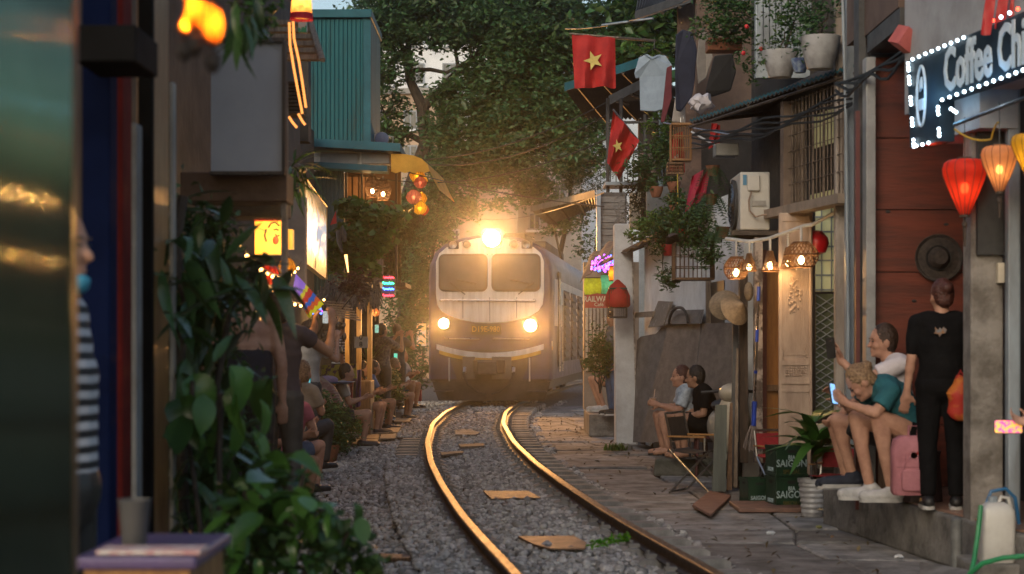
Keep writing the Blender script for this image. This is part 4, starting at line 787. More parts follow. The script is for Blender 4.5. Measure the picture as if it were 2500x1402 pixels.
# mop
mo = T('mop', 'grey string mop upside with a blue and metal handle against the post', 'mop', P(1838, 1100, 16.7)); BLU = M('blue_plastic', (.02,.06,.42), None, 5, .4)
MB().tube([P(1853,690,16.7), P(1840,1040,16.7)], .011, 7).build('handle', STEEL, mo)
for y0, y1 in ((700, 735), (805, 835), (905, 912), (980, 1040)): MB().tube([P(1853-(y0-690)*.037, y0, 16.69), P(1853-(y1-690)*.037, y1, 16.69)], .016 if y0 < 980 else .022, 8).build('grip', BLU, mo)
mb = MB()
for i in range(70): a = rv(0, 6.28); r_ = rv(.2, 1); p0 = P(1839, 1038, 16.7); mb.tube([p0+V((math.cos(a)*.02*r_, math.sin(a)*.02*r_, 0)), p0+V((math.cos(a)*.06*r_, math.sin(a)*.06*r_, -.1)), p0+V((math.cos(a)*.09*r_, math.sin(a)*.085*r_, -.22+rv(-.02, .02)))], .006, 4)
mb.build('mop_strings', M('mop_grey', (.20,.17,.16), (.13,.11,.10), 20, .9), mo, kind='stuff')
# boards leaning by the folding chair
for i, (x0, y0, x1, y1, d, mat, lb) in enumerate([(1738,990,1772,1200,16.9,M('green_grey_board', (.085,.105,.095), (.06,.07,.065), 4, .7, b=.2, stretch=(6,1,.5)),'green grey board leaning beside the folding chair'), (1774,985,1786,1196,17.1,WOOD,'reddish brown plank leaning behind the green grey board'), (1790,850,1800,1190,17.3,PALEW,'thin pale batten leaning by the mop'),
        (1782,770,1800,1190,17.6,M('dark_sheet', (.10,.105,.11), None, 4, .6),'tall grey metal sheet leaning under the straw hats')]):
    t0, t1 = P(x0, y1, d), P(x1, y1, d); hh = P(0, y0, d).z-t0.z; lean = .16
    MB().hexa([V((t0.x,d-.02,t0.z)),V((t1.x,d-.02,t0.z)),V((t1.x,d,t0.z)),V((t0.x,d,t0.z)),V((t0.x+.05,d+lean,t0.z+hh)),V((t1.x+.03,d+lean,t0.z+hh)),V((t1.x+.03,d+lean+.02,t0.z+hh)),V((t0.x+.05,d+lean+.02,t0.z+hh))]).build('leaning_board', mat, label=lb, cat='board')
# beer crates
GRN = M('crate_green', (.012,.045,.022), (.008,.03,.016), 6, .35); CW = M('print_pale', (.42,.55,.58), None, 6, .5)
def crate(label, x0, x1, y0, y1, d, mat, words, ww=None, dp=.3, rz=.0, cat='crate', tcol=None, group=None):
    a = P(x0, y1, d); b = P(x1, y0, d); w, h = b.x-a.x, b.z-a.z; t = T('beer_crate', label, cat, V(((a.x+b.x)/2, d+dp/2, a.z)), rz, group=group)
    mb = MB(); th = .012
    mb.bx(-w/2, w/2, -dp/2, -dp/2+th, 0, h).bx(-w/2, w/2, dp/2-th, dp/2, 0, h).bx(-w/2, -w/2+th, -dp/2+th+.001, dp/2-th-.001, 0, h).bx(w/2-th, w/2, -dp/2+th+.001, dp/2-th-.001, 0, h).bx(-w/2+th, w/2-th, -dp/2+th, dp/2-th, .002, .02)
    mb.build('shell', mat, t, local=True, bev=.004)
    for z_0, z_1 in ((h-.03, h+.002), (0, .02)): MB().bx(-w/2-.006, w/2+.006, -dp/2-.006, -dp/2-.0005, z_0, z_1).build('rim', mat, t, local=True); MB().bx(-w/2-.006, -w/2-.0005, -dp/2, dp/2, z_0, z_1).build('rim', mat, t, local=True)
    MB().bx(-.035, .035, -dp/2-.002, -dp/2+.002, h*.78, h*.88).build('hand_hole', BLACK, t, local=True); MB().bx(-w/2-.002, -w/2+.002, -.04, .04, h*.78, h*.88).build('hand_hole', BLACK, t, local=True)
    for (s, sz, zz_) in words: text('lettering', s, tcol or CW, t, WM[t] @ facing((0, -dp/2-.001, h*zz_), 0, .85), sz, .002, .001)
    for (s, sz, zz_) in (ww or []): text('lettering', s, tcol or CW, t, WM[t] @ facing((-w/2-.001, 0, h*zz_), -math.pi/2, .85), sz, .002, .001)
    return t
OL = M('print_olive', (.10,.09,.02), None, 5, .5)
for nm_, y0, y1, lb in (('u', 1090, 1163, 'upper green beer crate with white lettering stacked beside the plant'), ('l', 1165, 1240, 'lower green beer crate with white lettering beneath another')):
    t = crate(lb, 1886, 1966, y0, y1, 15.5, GRN, [('BIA', .05, .62), ('SAIGON', .085, .42)], [('SAIGON', .05, .2)], .3, .16)
    text('lettering', 'SPECIAL', OL, t, WM[t] @ facing((0, -.1515, .035), 0, .85), .05, .002, .001)
crate('half crate of green plastic left of the stacked green crates', 1820, 1876, 1170, 1236, 15.9, GRN, [('SAIGON', .05, .3)], None, .28, .16)
MB().bx(P(1790,0,15.6).x, P(1950,0,15.6).x, 15.2, 15.9, .012, .05).build('tile_step', M('red_step', (.22,.12,.09), (.15,.085,.065), 6, .6, b=.2), label='low reddish tiled step under the green crates', cat='step', bev=.008)
# dracaena in ribbed white pot; each big leaf its own piece
def leafobj(L, W, curl, n=6, fold=.25):
    mb = MB(); vs = []
    for i in range(n+1):
        u = i/n; w = W*math.sin(math.pi*(u**.8))**.75/2 if 0 < u < 1 else .001; z = -curl*u*u*L; y = L*u*(1-.12*curl*u)
        vs += [(-w, y, z+fold*w), (0, y, z), (w, y, z+fold*w)]
    fs = []
    for i in range(n): a = i*3; fs += [(a, a+1, a+4, a+3), (a+1, a+2, a+5, a+4)]
    return mb.add(vs, fs).mesh('leaf', smooth=True, fix=False)
def bigplant(name, label, base, spots, meshes, mats, scale=1, cat='plant', stems=()):
    t = T(name, label, cat, base)
    for p, r in stems: MB().tube(p, r, 7).build('stem', BARK, t, smooth=True)
    for (p, yaw, pitch, s) in spots:
        me = random.choice(meshes); inst('leaf', me, t, Matrix.Translation(V(p)) @ Matrix.Rotation(yaw, 4, 'Z') @ Matrix.Rotation(pitch, 4, 'X') @ Matrix.Rotation(rv(-.5, .5), 4, 'Y') @ Matrix.Scale(s*scale, 4))
    return t
LG = M('leaf_glossy', (.05,.13,.025), (.03,.085,.018), 4, .32, orr=.5, tr=.22); LG2 = M('leaf_deep', (.05,.11,.033), (.024,.06,.02), 4, .3, orr=.5, tr=.15)
lm = [leafobj(.42, .10, c) for c in (.25, .5, .8, 1.0)]
for me in lm: me.materials.append(LG)
pb = pot('ribbed white pot with big-leaved plant beside the green crates', 1984, 1262, 14.9, .085, .115, .31, CERW, ribs=6)
cst = [(wob(pb, pb+V((.0, 0, .5)), 4, .012), [.016,.015,.014,.013,.01]), (wob(pb+V((.02,.02,0)), pb+V((.05, .03, .3)), 4, .012), [.014,.013,.012,.011,.01])]
sp_ = []
for i in range(30): sp_.append((pb+V((rv(-.01,.05), rv(0,.03), rv(.16, .5))), i*2.4+rv(-.3,.3), rv(.3, 1.3), rv(.65, 1.0)))
bigplant('dracaena', 'big-leaved green plant rising from the ribbed white pot', pb, sp_, lm, LG, stems=cst)
# red folding chairs behind, folding chair in front
def foldchair(label, px, py, d, rz, cloth, sc=1, hid=False):
    t = T('folding_chair', label, 'chair', P(px, py, d), rz); w = .22*sc; h = sc
    L_ = lambda *q: [V(p)*1 for p in q]
    for s in (-1, 1):
        MB().tube([(s*w,-.2*h,.01), (s*w,.2*h,.40*h)], .011, 7).build('leg', STEEL, t, local=True); MB().tube([(s*w*.92,.2*h,.01), (s*w*.92,-.19*h,.40*h)], .011, 7).build('leg', STEEL, t, local=True)
        MB().tube([(s*w,.16*h,.37*h), (s*w,.24*h,.74*h)], .011, 7).build('back_post', STEEL, t, local=True); MB().bx(s*w-.02, s*w+.02, -.16*h, .22*h, .52*h, .535*h).build('armrest', M('arm_wood', (.42,.22,.08), None, 7, .5), t, local=True)
        MB().tube([(s*w,-.15*h,.40*h), (s*w,-.15*h,.52*h)], .009, 6).build('arm_post', STEEL, t, local=True)
    for y in (-.2, .2): MB().tube([(-w,y*h,.012), (w,y*h,.012)], .011, 7).build('foot_bar', STEEL, t, local=True)
    MB().tube([(-w,.24*h,.74*h), (w,.24*h,.74*h)], .011, 7).build('top_bar', STEEL, t, local=True)
    MB().grid(4, 6, lambda u, v: V((-w+2*w*u, (-.19+.38*v)*h, (.405-.03*math.sin(v*math.pi))*h)), (0,0,-.006)).build('seat', cloth, t, local=True); MB().grid(4, 4, lambda u, v: V((-w+2*w*u, (.185+.05*v)*h, (.48+.22*v)*h)), (0,.006,0)).build('backrest', cloth, t, local=True)
    return t
foldchair('steel folding chair with dark cloth seat standing near the couple', 1705, 1202, 17.2, math.radians(62), M('chair_cloth', (.035,.032,.034), None, 12, .9))
foldchair('red folding chair behind the stacked green crates', 1895, 1180, 16.2, math.radians(20), M('red_canvas', (.30,.02,.03), None, 12, .8), .62)
foldchair('red folding chair half hidden right of the ribbed pot', 2035, 1245, 14.9, math.radians(-30), M('red_canvas', (.30,.02,.03), None, 12, .8), .7)
mb = MB(); a = P(2003, 1060, 15.6); mb.bx(a.x-.02, a.x+.2, 15.6, 15.85, a.z-.3, a.z+.08); mb.build('storage_tub', M('cream_tub', (.40,.38,.30), None, 5, .6), label='cream storage tub behind the plant by the doorway', cat='tub', bev=.02)
# ---------------------------------------------------------------- right side: white house and beyond
WH = Fr(1.74, 25.6, 2.28, 18.9)
wh = T('white_house', 'low whitewashed house with leaning pillar and tin eave behind the seated couple', 'house', WH.p(3, -.4, 0))
WH.box(m := MB(), 0, WH.L, -1.3, -.1, 0, 3.0); m.build('wall', WHITEW, wh)
mb = MB(); a, b = P(1503, 1085, 25.4), P(1558, 1085, 25.4); c, d_ = P(1500, 570, 25.4), P(1542, 570, 25.4)
mb.hexa([V((a.x,25.4,0)),V((b.x,25.4,0)),V((b.x,25.75,0)),V((a.x,25.75,0)),V((c.x,25.4,3.05)),V((d_.x,25.4,3.05)),V((d_.x,25.75,3.05)),V((c.x,25.75,3.05))]); mb.build('pillar', M('pillar_wash', (.60,.62,.64), (.40,.40,.41), 1.5, .85, b=.35, bs=16), wh, bev=.02)
MB().tube([(b.x-.02, 25.35, .02), (d_.x, 25.36, 2.9)], .012, 5).build('edge_strip', M('crumbled_edge', (.5,.46,.42), (.2,.17,.15), 14, .9, b=.8), wh)
u_, z_ = WH.pix(1716, 690); MB(); WH.box(m := MB(), u_, u_+.75, -.12, -.09, z_-.75, z_); wo_ = m.build('window_opening', BLACK, wh)
WH.box(m := MB(), u_-.05, u_, -.09, -.04, z_-.8, z_+.03); m.build('window_frame', PALEW, wo_)
# eave of the white house
ev = T('tin_eave', 'dark sagging tin eave of the white house', 'eave', P(1560, 560, 24)); E0, E1 = P(1425, 655, 29), P(1690, 512, 20.5); Q0, Q1 = E0+V((1.2, 0, .5)), E1+V((1.4, .4, .45))
mb = MB(); mb.grid(60, 3, lambda u, v: E0.lerp(E1, u).lerp(Q0.lerp(Q1, u), v)+V((0, 0, .02*math.sin(u*60*math.pi/3)-.08*math.sin(u*math.pi)*(1-v))), (0, 0, -.012)); mb.build('tin_sheet', RUSTY, ev, smooth=True)
MB().tube([E0+V((.04,0,-.05)), E1+V((.04,0,-.06))], .03, 6).build('eave_beam', WOOD, ev)
for u in (.15, .4, .65, .9): MB().tube([E0.lerp(E1,u)-V((0,0,.06)), Q0.lerp(Q1,u)-V((0,0,.06))], .02, 5).build('rafter', DARKW, ev)
for i in range(5): MB().hexa([p for p in [E0.lerp(E1, .52+i*.07)+V((x, y, z)) for z in (.03, .05) for x, y in ((0,0),(.5,0),(.5,-.5),(0,-.5))]]).build('loose_tile', M('slate_tile', (.16,.17,.19), None, 6, .7, b=.2), ev)
# boards and barrow leaning on the white wall
def wallboard(label, pts, o0, o1, mat, nm='leaning_board', cat='board'):
    q = [WH.pix(x, y, o1) for x, y in pts]; zlo = min(z for u, z in q); zhi = max(z for u, z in q)
    mb = MB(); k = len(q); fn = lambda u, z, e: WH.p(u, o1+(o0-o1)*(z-zlo)/(zhi-zlo)-e, z)
    mb.add([fn(u, z, 0) for u, z in q]+[fn(u, z, .03) for u, z in q], [tuple(range(k)), tuple(range(2*k-1, k-1, -1))]+[(i, i+k, (i+1)%k+k, (i+1)%k) for i in range(k)])
    return mb.build(nm, mat, label=label, cat=cat)
GB = M('grey_board', (.19,.178,.17), (.135,.125,.12), 2.5, .8, b=.25, stretch=(1,1,3))
wallboard('large torn grey board leaning on the white wall behind the couple', [(1545,1080),(1528,830),(1535,822),(1570,815),(1582,800),(1640,795),(1672,790),(1676,1080)], -.02, .16, GB)
wallboard('second grey board leaning on the white wall, right of the torn one', [(1678,1080),(1674,790),(1746,788),(1775,880),(1790,1080)], -.03, .14, GB)
wallboard('short wooden plank with peeling paint on the white wall', [(1582,800),(1590,735),(1622,737),(1618,795)], -.04, .05, M('peeling_board', (.22,.19,.165), (.42,.40,.38), 12, .9, b=.4, lo=.6, hi=.64))
wallboard('dark horizontal plank fixed on the white wall left of the peeling one', [(1546,776),(1546,763),(1590,760),(1590,774)], .02, .05, PALEW)
wallboard('dark square panel behind the hoop on the white wall', [(1622,792),(1622,758),(1700,756),(1706,790)], -.03, .04, GB)
u_, z_ = WH.pix(1656, 790, .06); MB().tube([WH.p(u_+.22*math.cos(math.pi*i/14)*3.0, .06, z_+.19*math.sin(math.pi*i/14)) for i in range(15)], .018, 6).build('rubber_hoop', RUB, label='black rubber hoop standing against the white wall', cat='hoop', smooth=True)
for i, (px, py, r, lb) in enumerate([(1528,1100,.09,'rough stone at the foot of white pillar'), (1545,1075,.13,'broken masonry lump at the foot of white pillar'), (1575,1085,.07,'small rubble stone right of white pillar'), (1600,1092,.06,'pebble-sized rubble near the large grey board')]):
    p = G(px, py, 0); mb = MB().ell(p+V((0,0,r*.4)), (r, r*.8, r*.7), n=8, m=5); mb.v = [tuple(V(q)+V((rv(-1,1), rv(-1,1), rv(-1,1)))*r*.18) for q in mb.v]; mb.build('rubble_stone', CONC, label=lb, cat='stone')
p = G(1665, 1160, 0); MB().hexa([V((p.x-.33,p.y-.25,0)),V((p.x+.33,p.y-.2,0)),V((p.x+.33,p.y+.3,0)),V((p.x-.28,p.y+.3,0)),V((p.x-.3,p.y-.22,.19)),V((p.x+.31,p.y-.18,.2)),V((p.x+.31,p.y+.28,.2)),V((p.x-.26,p.y+.28,.19))]).build('stone_block', M('mossy_concrete', (.13,.13,.115), (.07,.075,.06), 5, .9, b=.6), label='mossy concrete block the couple rest their feet on', cat='block', bev=.03)
STOOLP = p
# hanging plants and cages on the right wall
FERN = M('fern_leaf', (.055,.115,.035), (.035,.08,.025), 3, .5, isl=.35, tr=.3)
def fern(label, px, py, d, n, L, name='hanging_fern'):
    c = P(px, py, d); t = T(name, label, 'fern', c); vs = []; fs = []
    MB().lathe([(.04,0),(.07,.1),(.075,.1)], c-V((0,0,.08)), 12).build('pot', TERRA, t)
    for i in range(n):
        a = rv(0, 6.28); l = L*rv(.5, 1.1); h0 = rv(.1, .45); pth = []
        for k in range(10): u = k/9; pth.append(c+V((math.cos(a)*l*.55*u, math.sin(a)*l*.55*u, l*(h0*u*1.2-.95*u*u))))
        for k in range(9):
            tdir = (pth[k+1]-pth[k]); s = V((-tdir.y, tdir.x, 0)); s = s.normalized() if s.length > 1e-6 else V((1,0,0))
            for sd_ in (-1, 1):
                for e in (0, .5):
                    b0 = pth[k].lerp(pth[k+1], e); ln = .05*(1-abs(k/9-.35))*rv(.7, 1.2); w = tdir*.17; j = len(vs); tip = b0+s*sd_*ln+V((0, 0, -ln*.3)); vs += [b0-w*.5, b0+w*.5, tip+w*.2]; fs.append((j, j+1, j+2))
    fast('fronds', vs, fs, FERN, t); return t
fern('big fern drooping beside the air conditioner', 1735, 480, 17.6, 46, .50); fern('fern trailing below the air conditioner', 1765, 560, 17.4, 26, .5); fern('small fern sprouting on the tin eave', 1645, 540, 20.3, 22, .3); fern('fern above the air conditioner under the awning', 1740, 410, 17.8, 24, .4)
fern('bushy fern on the balcony left of cages', 1575, 440, 23, 30, .45)
def smallpot(label, px, py, d, s, mat=TERRA): return pot(label, px, py, d, s*.7, s, s*1.6, mat, 14)
for i, (px, py, d, lb) in enumerate([(1602,482,21,'terracotta pot hanging on slate panel, left one'), (1645,470,21,'terracotta pot hanging on slate panel, middle one'), (1648,515,21,'terracotta pot hanging below the middle one'), (1632,625,19.6,'red pot hanging in front of white wall'), (1612,595,19.8,'terracotta pot on the eave edge')]): 
    q = smallpot(lb, px, py, d, .075, BRICKR if i == 3 else TERRA)
    shrub('green sprigs growing in the '+lb, q, [(px,py-38,d,.09,.8),(px-14,py-26,d,.07,.7)], 170, .05, LEAFM, st=.004)
shrub('spider-leaved plant spilling from the eave by the cage', P(1625, 565, 19.7), [(1625,560,19.6,.16,.7),(1605,600,19.6,.1,1.1),(1620,670,19.5,.08,1.4),(1650,560,19.5,.12,.7)], 700, .075, LEAFM, wid=.18, droop=.4)
shrub('dark leafy sprig hanging below the wooden cage', P(1640, 690, 19.2), [(1636,690,19.1,.07,1.2),(1622,680,19.1,.05,.8)], 90, .07, LEAFD)
def cage(label, px, py0, py1, d, w, mat=WOOD, dome=False, cover=None):
    b = P(px, py1, d); h = P(px, py0, d).z-b.z; t = T('bird_cage', label, 'cage', b)
    for z in (0, h): MB().bx(b.x-w/2, b.x+w/2, d-w/2, d+w/2, b.z+z-.012, b.z+z+.012).build('tray' if z == 0 else 'top', mat, t, bev=.004)
    for z in (.33, .66): MB().tube([b+V((sx*w/2, sy*w/2, h*z)) for sx, sy in ((-1,-1),(1,-1),(1,1),(-1,1),(-1,-1))], .006, 5).build('ring', mat, t)
    n_ = 9
    for i in range(n_+1):
        for (x, y) in ((-1+2*i/n_, -1), (-1+2*i/n_, 1), (-1, -1+2*i/n_), (1, -1+2*i/n_)): MB().tube([b+V((x*w/2, y*w/2, 0)), b+V((x*w/2, y*w/2, h))], .0035, 4).build('bar', mat, t)
    MB().tube([b+V((0,0,h)), b+V((0,0,h+.08)), b+V((.03,0,h+.1)), b+V((.03,0,h+.07))], .005, 5).build('hook', STEEL, t)
    if cover: MB().lathe([(w*.62,0),(w*.72,.03),(w*.7,h*.4),(w*.45,h*.75),(w*.1,h*.95),(.005,h*.97)], b+V((0,0,h*.35)), 16).build('cover', cover, t, smooth=True)
cage('wooden bird cage hanging in front of the white wall', 1692, 596, 682, 19.0, .40); cage('light wooden bird cage hanging under the tin awning', 1662, 305, 392, 20, .22, M('new_wood', (.32,.17,.07), (.22,.11,.045), 6, .6))
cage('small wooden cage below the light wooden one', 1648, 400, 425, 20, .17, WOOD)
cage('bird cage under a red cloth cover by the white pillar', 1508, 705, 775, 25, .24, BLACK, cover=REDC)
mb = MB(); p = P(1690, 590, 18.9); mb.grid(14, 8, lambda u, v: p+V((-.26+.56*u, -.22+.44*v, .03+.03*math.sin(u*9+v*4)+.02*math.sin(v*11)))); mb.build('crumpled_cover', M('brown_rag', (.11,.08,.075), (.06,.045,.045), 9, .9), label='crumpled brown cloth laid over the wooden bird cage', cat='cloth', smooth=True)
MB().ell(P(1668,562,18.8), (.05,.05,.07), n=10, m=6).build('red_bundle', REDC, label='red and white bundle lying on top of the wooden bird cage', cat='bundle', smooth=True)
MB().tube([P(1654,425,19.6), P(1656,545,19.6)], .006, 5).build('yellow_strap', M('yellow_strap', (.5,.36,.03), None, 5, .6), label='yellow strap hanging below the small wooden cage', cat='strap')
# red cloths hanging
def hanging(label, pts, d, mat, name='hanging_cloth', cat='cloth', wav=.03, th=.02):
    q = [P(x, y, d) for x, y in pts]; zt_ = max(p.z for p in q); x0 = min(p.x for p in q); mb = MB(); k = len(q)
    (tl, tr_, br, bl_) = q
    mb.grid(10, 12, lambda u, v: tl.lerp(tr_, u).lerp(bl_.lerp(br, u), v)+V((0, wav*math.sin(u*9+v*3)+wav*.5*math.sin(u*17+v*5), .01*math.sin(u*6)*v)), (0, th, 0)); return mb.build(name, mat, label=label, cat=cat, smooth=True)
hanging('red cloth hanging left of the light wooden cage', [(1642,330),(1668,320),(1672,420),(1632,430)], 20.3, REDC); hanging('crimson cloth hanging right of the light wooden cage', [(1738,300),(1758,305),(1756,360),(1730,365)], 19.5, REDC)
hanging('crimson cloth draped beside the big fern', [(1690,430),(1735,405),(1722,480),(1672,520)], 18.4, M('crimson', (.33,.01,.04), None, 6, .7))
# balcony structure and sheds with laundry, flags
bal = T('balcony_house', 'ramshackle upper balcony house hung with laundry above the white house', 'house', (2.2, 24, 3.3))
m = MB(); fb(m, 1560, 290, 1850, 560, 24.4, .2); m.build('wall', DARKI, bal)
m = MB(); fb(m, 1578, 455, 1640, 535, 21.6, .05); m.build('slate_panel', M('slate', (.13,.14,.15), None, 4, .7, b=.3), bal)
m = MB(); fb(m, 1538, 470, 1565, 560, 24.2, .1); m.build('cream_shutter', M('cream_shutter', (.45,.38,.28), None, 5, .7), bal)
m = MB(); fb(m, 1655, -60, 1712, 560, 22.5, .12); m.build('column', M('brick_column', (.20,.13,.10), (.12,.085,.07), 7, .85, b=.4), bal)
m = MB(); fb(m, 1700, 0, 1860, 330, 21.5, .15); m.build('back_wall', M('brown_wall', (.12,.08,.06), (.08,.055,.045), 3, .85, b=.3), bal)
for x in (1484, 1516, 1575, 1625, 1700): MB().tube([P(x, 240 if x < 1560 else 280, 23.2), P(x, 470, 23.2)], .022, 6).build('balcony_post', DGREY, bal)
for y in (300, 372, 450): MB().tube([P(1484, y, 23.2), P(1700, y-4, 23.2)], .018, 6).build('balcony_rail', DGREY, bal)
for i in range(15): MB().tube([P(1490+i*14, 372, 23.25), P(1490+i*14, 450, 23.25)], .007, 5).build('baluster', DGREY, bal)
m = MB(); fb(m, 1478, 444, 1560, 452, 23.0, .6); m.build('floor_slab', BGREY, bal)
m = MB(); fb(m, 1560, 370, 1640, 440, 23.6, .1); m.build('brick_panel', M('pale_brick', (.30,.25,.23), (.2,.12,.1), 14, .9, b=.4), bal)
# roofs above
def tinroof(label, c4, mat=RUSTY, edge=TEALD, waves=26, name='tin_roof'):
    q = [P(*c) for c in c4]; t = T(name, label, 'roof', (q[0]+q[1])/2)
    MB().grid(waves*4, 2, lambda u, v: q[0].lerp(q[1], u).lerp(q[3].lerp(q[2], u), v)+V((0, 0, .02*math.sin(u*waves*math.tau))), (0, 0, -.008)).build('tin_sheet', mat, t, smooth=True)
    d = (q[1]-q[0]).normalized(); MB().hexa([q[0]+V((0,-.02,-.05)), q[1]+V((0,-.02,-.05)), q[1]+V((0,0,-.05)), q[0]+V((0,0,-.05)), q[0]+V((0,-.02,.07)), q[1]+V((0,-.02,.07)), q[1]+V((0,0,.07)), q[0]+V((0,0,.07))]).build('edge_trim', edge, t)
    for u in (.2, .5, .8): MB().tube([q[0].lerp(q[1],u)-V((0,0,.06)), q[3].lerp(q[2],u)-V((0,0,.06))], .025, 5).build('rafter', DARKW, t)
DTIN = M('dark_tin', (.055,.052,.05), (.035,.032,.03), 3, .6, b=.1)
tinroof('dark tin roof with light blue edge behind the upper flag', [(1378,215,27),(1560,155,25),(1700,290,27.5),(1430,288,29)], DTIN)
tinroof('second dark tin roof under the light blue shirt', [(1486,248,24),(1600,190,23),(1690,230,25),(1495,248,26)], DTIN, DGREY)
tinroof('dark tin roof at top centre right above the laundry', [(1550,42,23),(1690,-5,21.5),(1790,-60,23.5),(1560,-20,26)], DTIN, DGREY)
tinroof('brown tin roof jutting out above the right flank of the train', [(1295,512,41),(1452,474,32),(1457,508,34.5),(1340,548,44)], DTIN, DTIN)
for i, (a, b, lb) in enumerate([((1470,62,23),(1595,45,22.5),'pale bamboo pole jutting out under the top tin roof'), ((1500,92,22.8),(1600,100,22),'dark pole carrying the upper red flag')]): MB().tube([P(*a), P(*b)], .018, 7).build('pole', STEEL if i == 0 else DARKW, label=lb, cat='pole')
STAR = M('star_yellow', (.62,.48,.14), None, 6, .8)
def star(c, R, rot, par, nrm=-.006, sx=1):
    pts = []
    for i in range(10): a = math.pi/2+rot+i*math.pi/5; r_ = R if i % 2 == 0 else R*.40; pts.append((math.cos(a)*r_*sx, math.sin(a)*r_))
    MB().prism(pts, lambda x, t, z: c+V((x, t, z)), -.004, .0).build('star', STAR, par)
f1 = T('red_flag', 'upper red flag with yellow star hanging from a pole', 'flag', P(1450, 210, 22.6)); tl, tr_, br, bl_ = P(1396,83,22.6), P(1502,92,22.6), P(1504,213,22.6), P(1403,215,22.6)
MB().grid(16, 14, lambda u, v: tl.lerp(tr_, u).lerp(bl_.lerp(br, u), v)+V((0, .045*math.sin(u*13+v*2)*(.3+v), -.01*math.sin(u*8)*v)), (0, .003, 0)).build('cloth', REDC, f1, smooth=True); star(P(1449,148,22.57), .125, .35, f1)
MB().tube([P(1390,82,22.6), P(1510,92,22.6)], .010, 6).build('flag_pole', PALEW, f1)
f2 = T('red_flag', 'lower red flag with yellow star drooping from a slanted staff', 'flag', P(1520, 430, 22.2)); a, b = P(1497,270,22.2), P(1560,345,22.2)
MB().grid(12, 16, lambda u, v: a.lerp(b, u).lerp(P(1482,398,22.2).lerp(P(1512,440,22.2), u), v**1.0)+V((0, .07*math.sin(u*11+v*3), 0)), (0, .003, 0)).build('cloth', REDC, f2, smooth=True); star(P(1508,357,22.12), .085, .25, f2, sx=.75)
MB().tube([P(1497,268,22.2), P(1607,402,22.4)], .011, 6).build('flag_pole', STEEL, f2)
# laundry
sh = T('light_blue_shirt', 'light blue t-shirt hanging out to dry beside the upper flag', 'shirt', P(1594, 272, 21.5))
pts = [(1560,140),(1580,132),(1592,140),(1606,133),(1625,136),(1641,160),(1640,190),(1626,188),(1628,265),(1600,272),(1564,270),(1562,190),(1552,192),(1549,178)]
SHB = M('shirt_blue', (.27,.34,.42), (.22,.28,.35), 6, .9, b=.3, bs=10); c0 = P(1594, 200, 21.5)
def cloth2d(pts, d, th, mat, par=None, nm='cloth', **k):
    q = [P(x, y, d) for x, y in pts]; mb = MB().prism([(p.x, p.z) for p in q], lambda a, t, b: V((a, d+t+.03*math.sin(a*30)*(1 if t > 0 else .8), b)), 0, th); return mb.build(nm, mat, par, **k)
cloth2d(pts, 21.5, .05, SHB, sh, 'fabric', bev=.01); MB().tube([P(1575,134,21.47), P(1592,146,21.47), P(1612,134,21.47)], .008, 5).build('collar', M('shirt_blue_dark', (.2,.26,.33), None, 6, .9), sh); MB().tube([P(1560,140,21.53), P(1597,118,21.53), P(1634,142,21.53)], .006, 5).tube([P(1597,118,21.53), P(1598,100,21.53)], .005, 5).build('hanger', BLACK, sh)
cloth2d([(1650,85),(1668,70),(1690,80),(1702,120),(1696,200),(1690,235),(1664,272),(1650,270),(1648,160)], 20.8, .06, M('navy_cloth', (.014,.018,.04), None, 6, .85), nm='navy_jacket', label='long navy jacket hanging right of the light blue shirt', cat='jacket', bev=.015)
cloth2d([(1628,165),(1640,160),(1640,240),(1622,300),(1614,296),(1620,250)], 21.2, .05, M('maroon_cloth', (.12,.02,.03), None, 6, .85), nm='maroon_scarf', label='maroon scarf hanging between shirt and navy jacket', cat='scarf', bev=.01)
cloth2d([(1745,135),(1790,130),(1798,175),(1785,220),(1740,235),(1722,225)], 19.6, .06, M('black_cloth', (.012,.012,.013), None, 6, .85), nm='black_trousers', label='black trousers hanging below the brown planter box', cat='trousers', bev=.015)
cloth2d([(1708,80),(1726,76),(1740,140),(1725,190),(1705,205),(1700,150)], 20.5, .05, M('grey_cloth', (.22,.20,.18), None, 6, .85), nm='grey_cloth', label='grey cloth hanging between navy jacket and planter box', cat='cloth', bev=.01)
cloth2d([(1650,230),(1672,225),(1674,300),(1640,298)], 21.0, .05, M('pale_cloth', (.36,.32,.29), None, 6, .85), nm='pale_cloth', label='pale cloth hanging under the navy jacket', cat='cloth', bev=.01)
mb = MB().ell(P(1712,252,19.3), (.13,.1,.1), n=14, m=9); mb.v = [tuple(V(q)+V((.02*math.sin(q[2]*60), .02*math.sin(q[0]*70), .02*math.sin(q[0]*50)))) for q in mb.v]; mb.build('white_bundle', M('white_cloth', (.52,.50,.53), (.4,.38,.42), 8, .9), label='crumpled white laundry bundle at left tip of tin awning', cat='laundry', smooth=True)
MB().tube([P(1620,300,20.6), P(1790,330,18.6)], .009, 6).build('drying_rod', STEEL, label='drying rod under the tin awning', cat='rod')
MB().tube([P(1688,322,19.4), P(1746,356,19)], .011, 6).build('white_stick', M('white_stick', (.5,.5,.5), None, 5, .5), label='white stick poking out by light wooden cage', cat='stick')
m = MB(); fb(m, 1748, 350, 1804, 380, 18.6, .3); m.build('grey_crate', M('pale_box', (.26,.26,.25), None, 5, .7), label='grey box on shelf above the air conditioner', cat='box', bev=.01)
shrub('young vine climbing the blue post of the balcony', P(1612, 440, 22.6), [(1612,330,22.5,.12,1.4),(1608,280,22.5,.1,1),(1585,310,22.4,.08,.8),(1614,380,22.5,.09,1.3)], 420, .075, LEAFB)
MB().tube([P(1612,240,22.7), P(1612,460,22.7)], .028, 8).build('balcony_pole', M('blue_pole', (.24,.34,.40), None, 5, .5), label='light blue pole wrapped by the young vine', cat='pole', smooth=True)
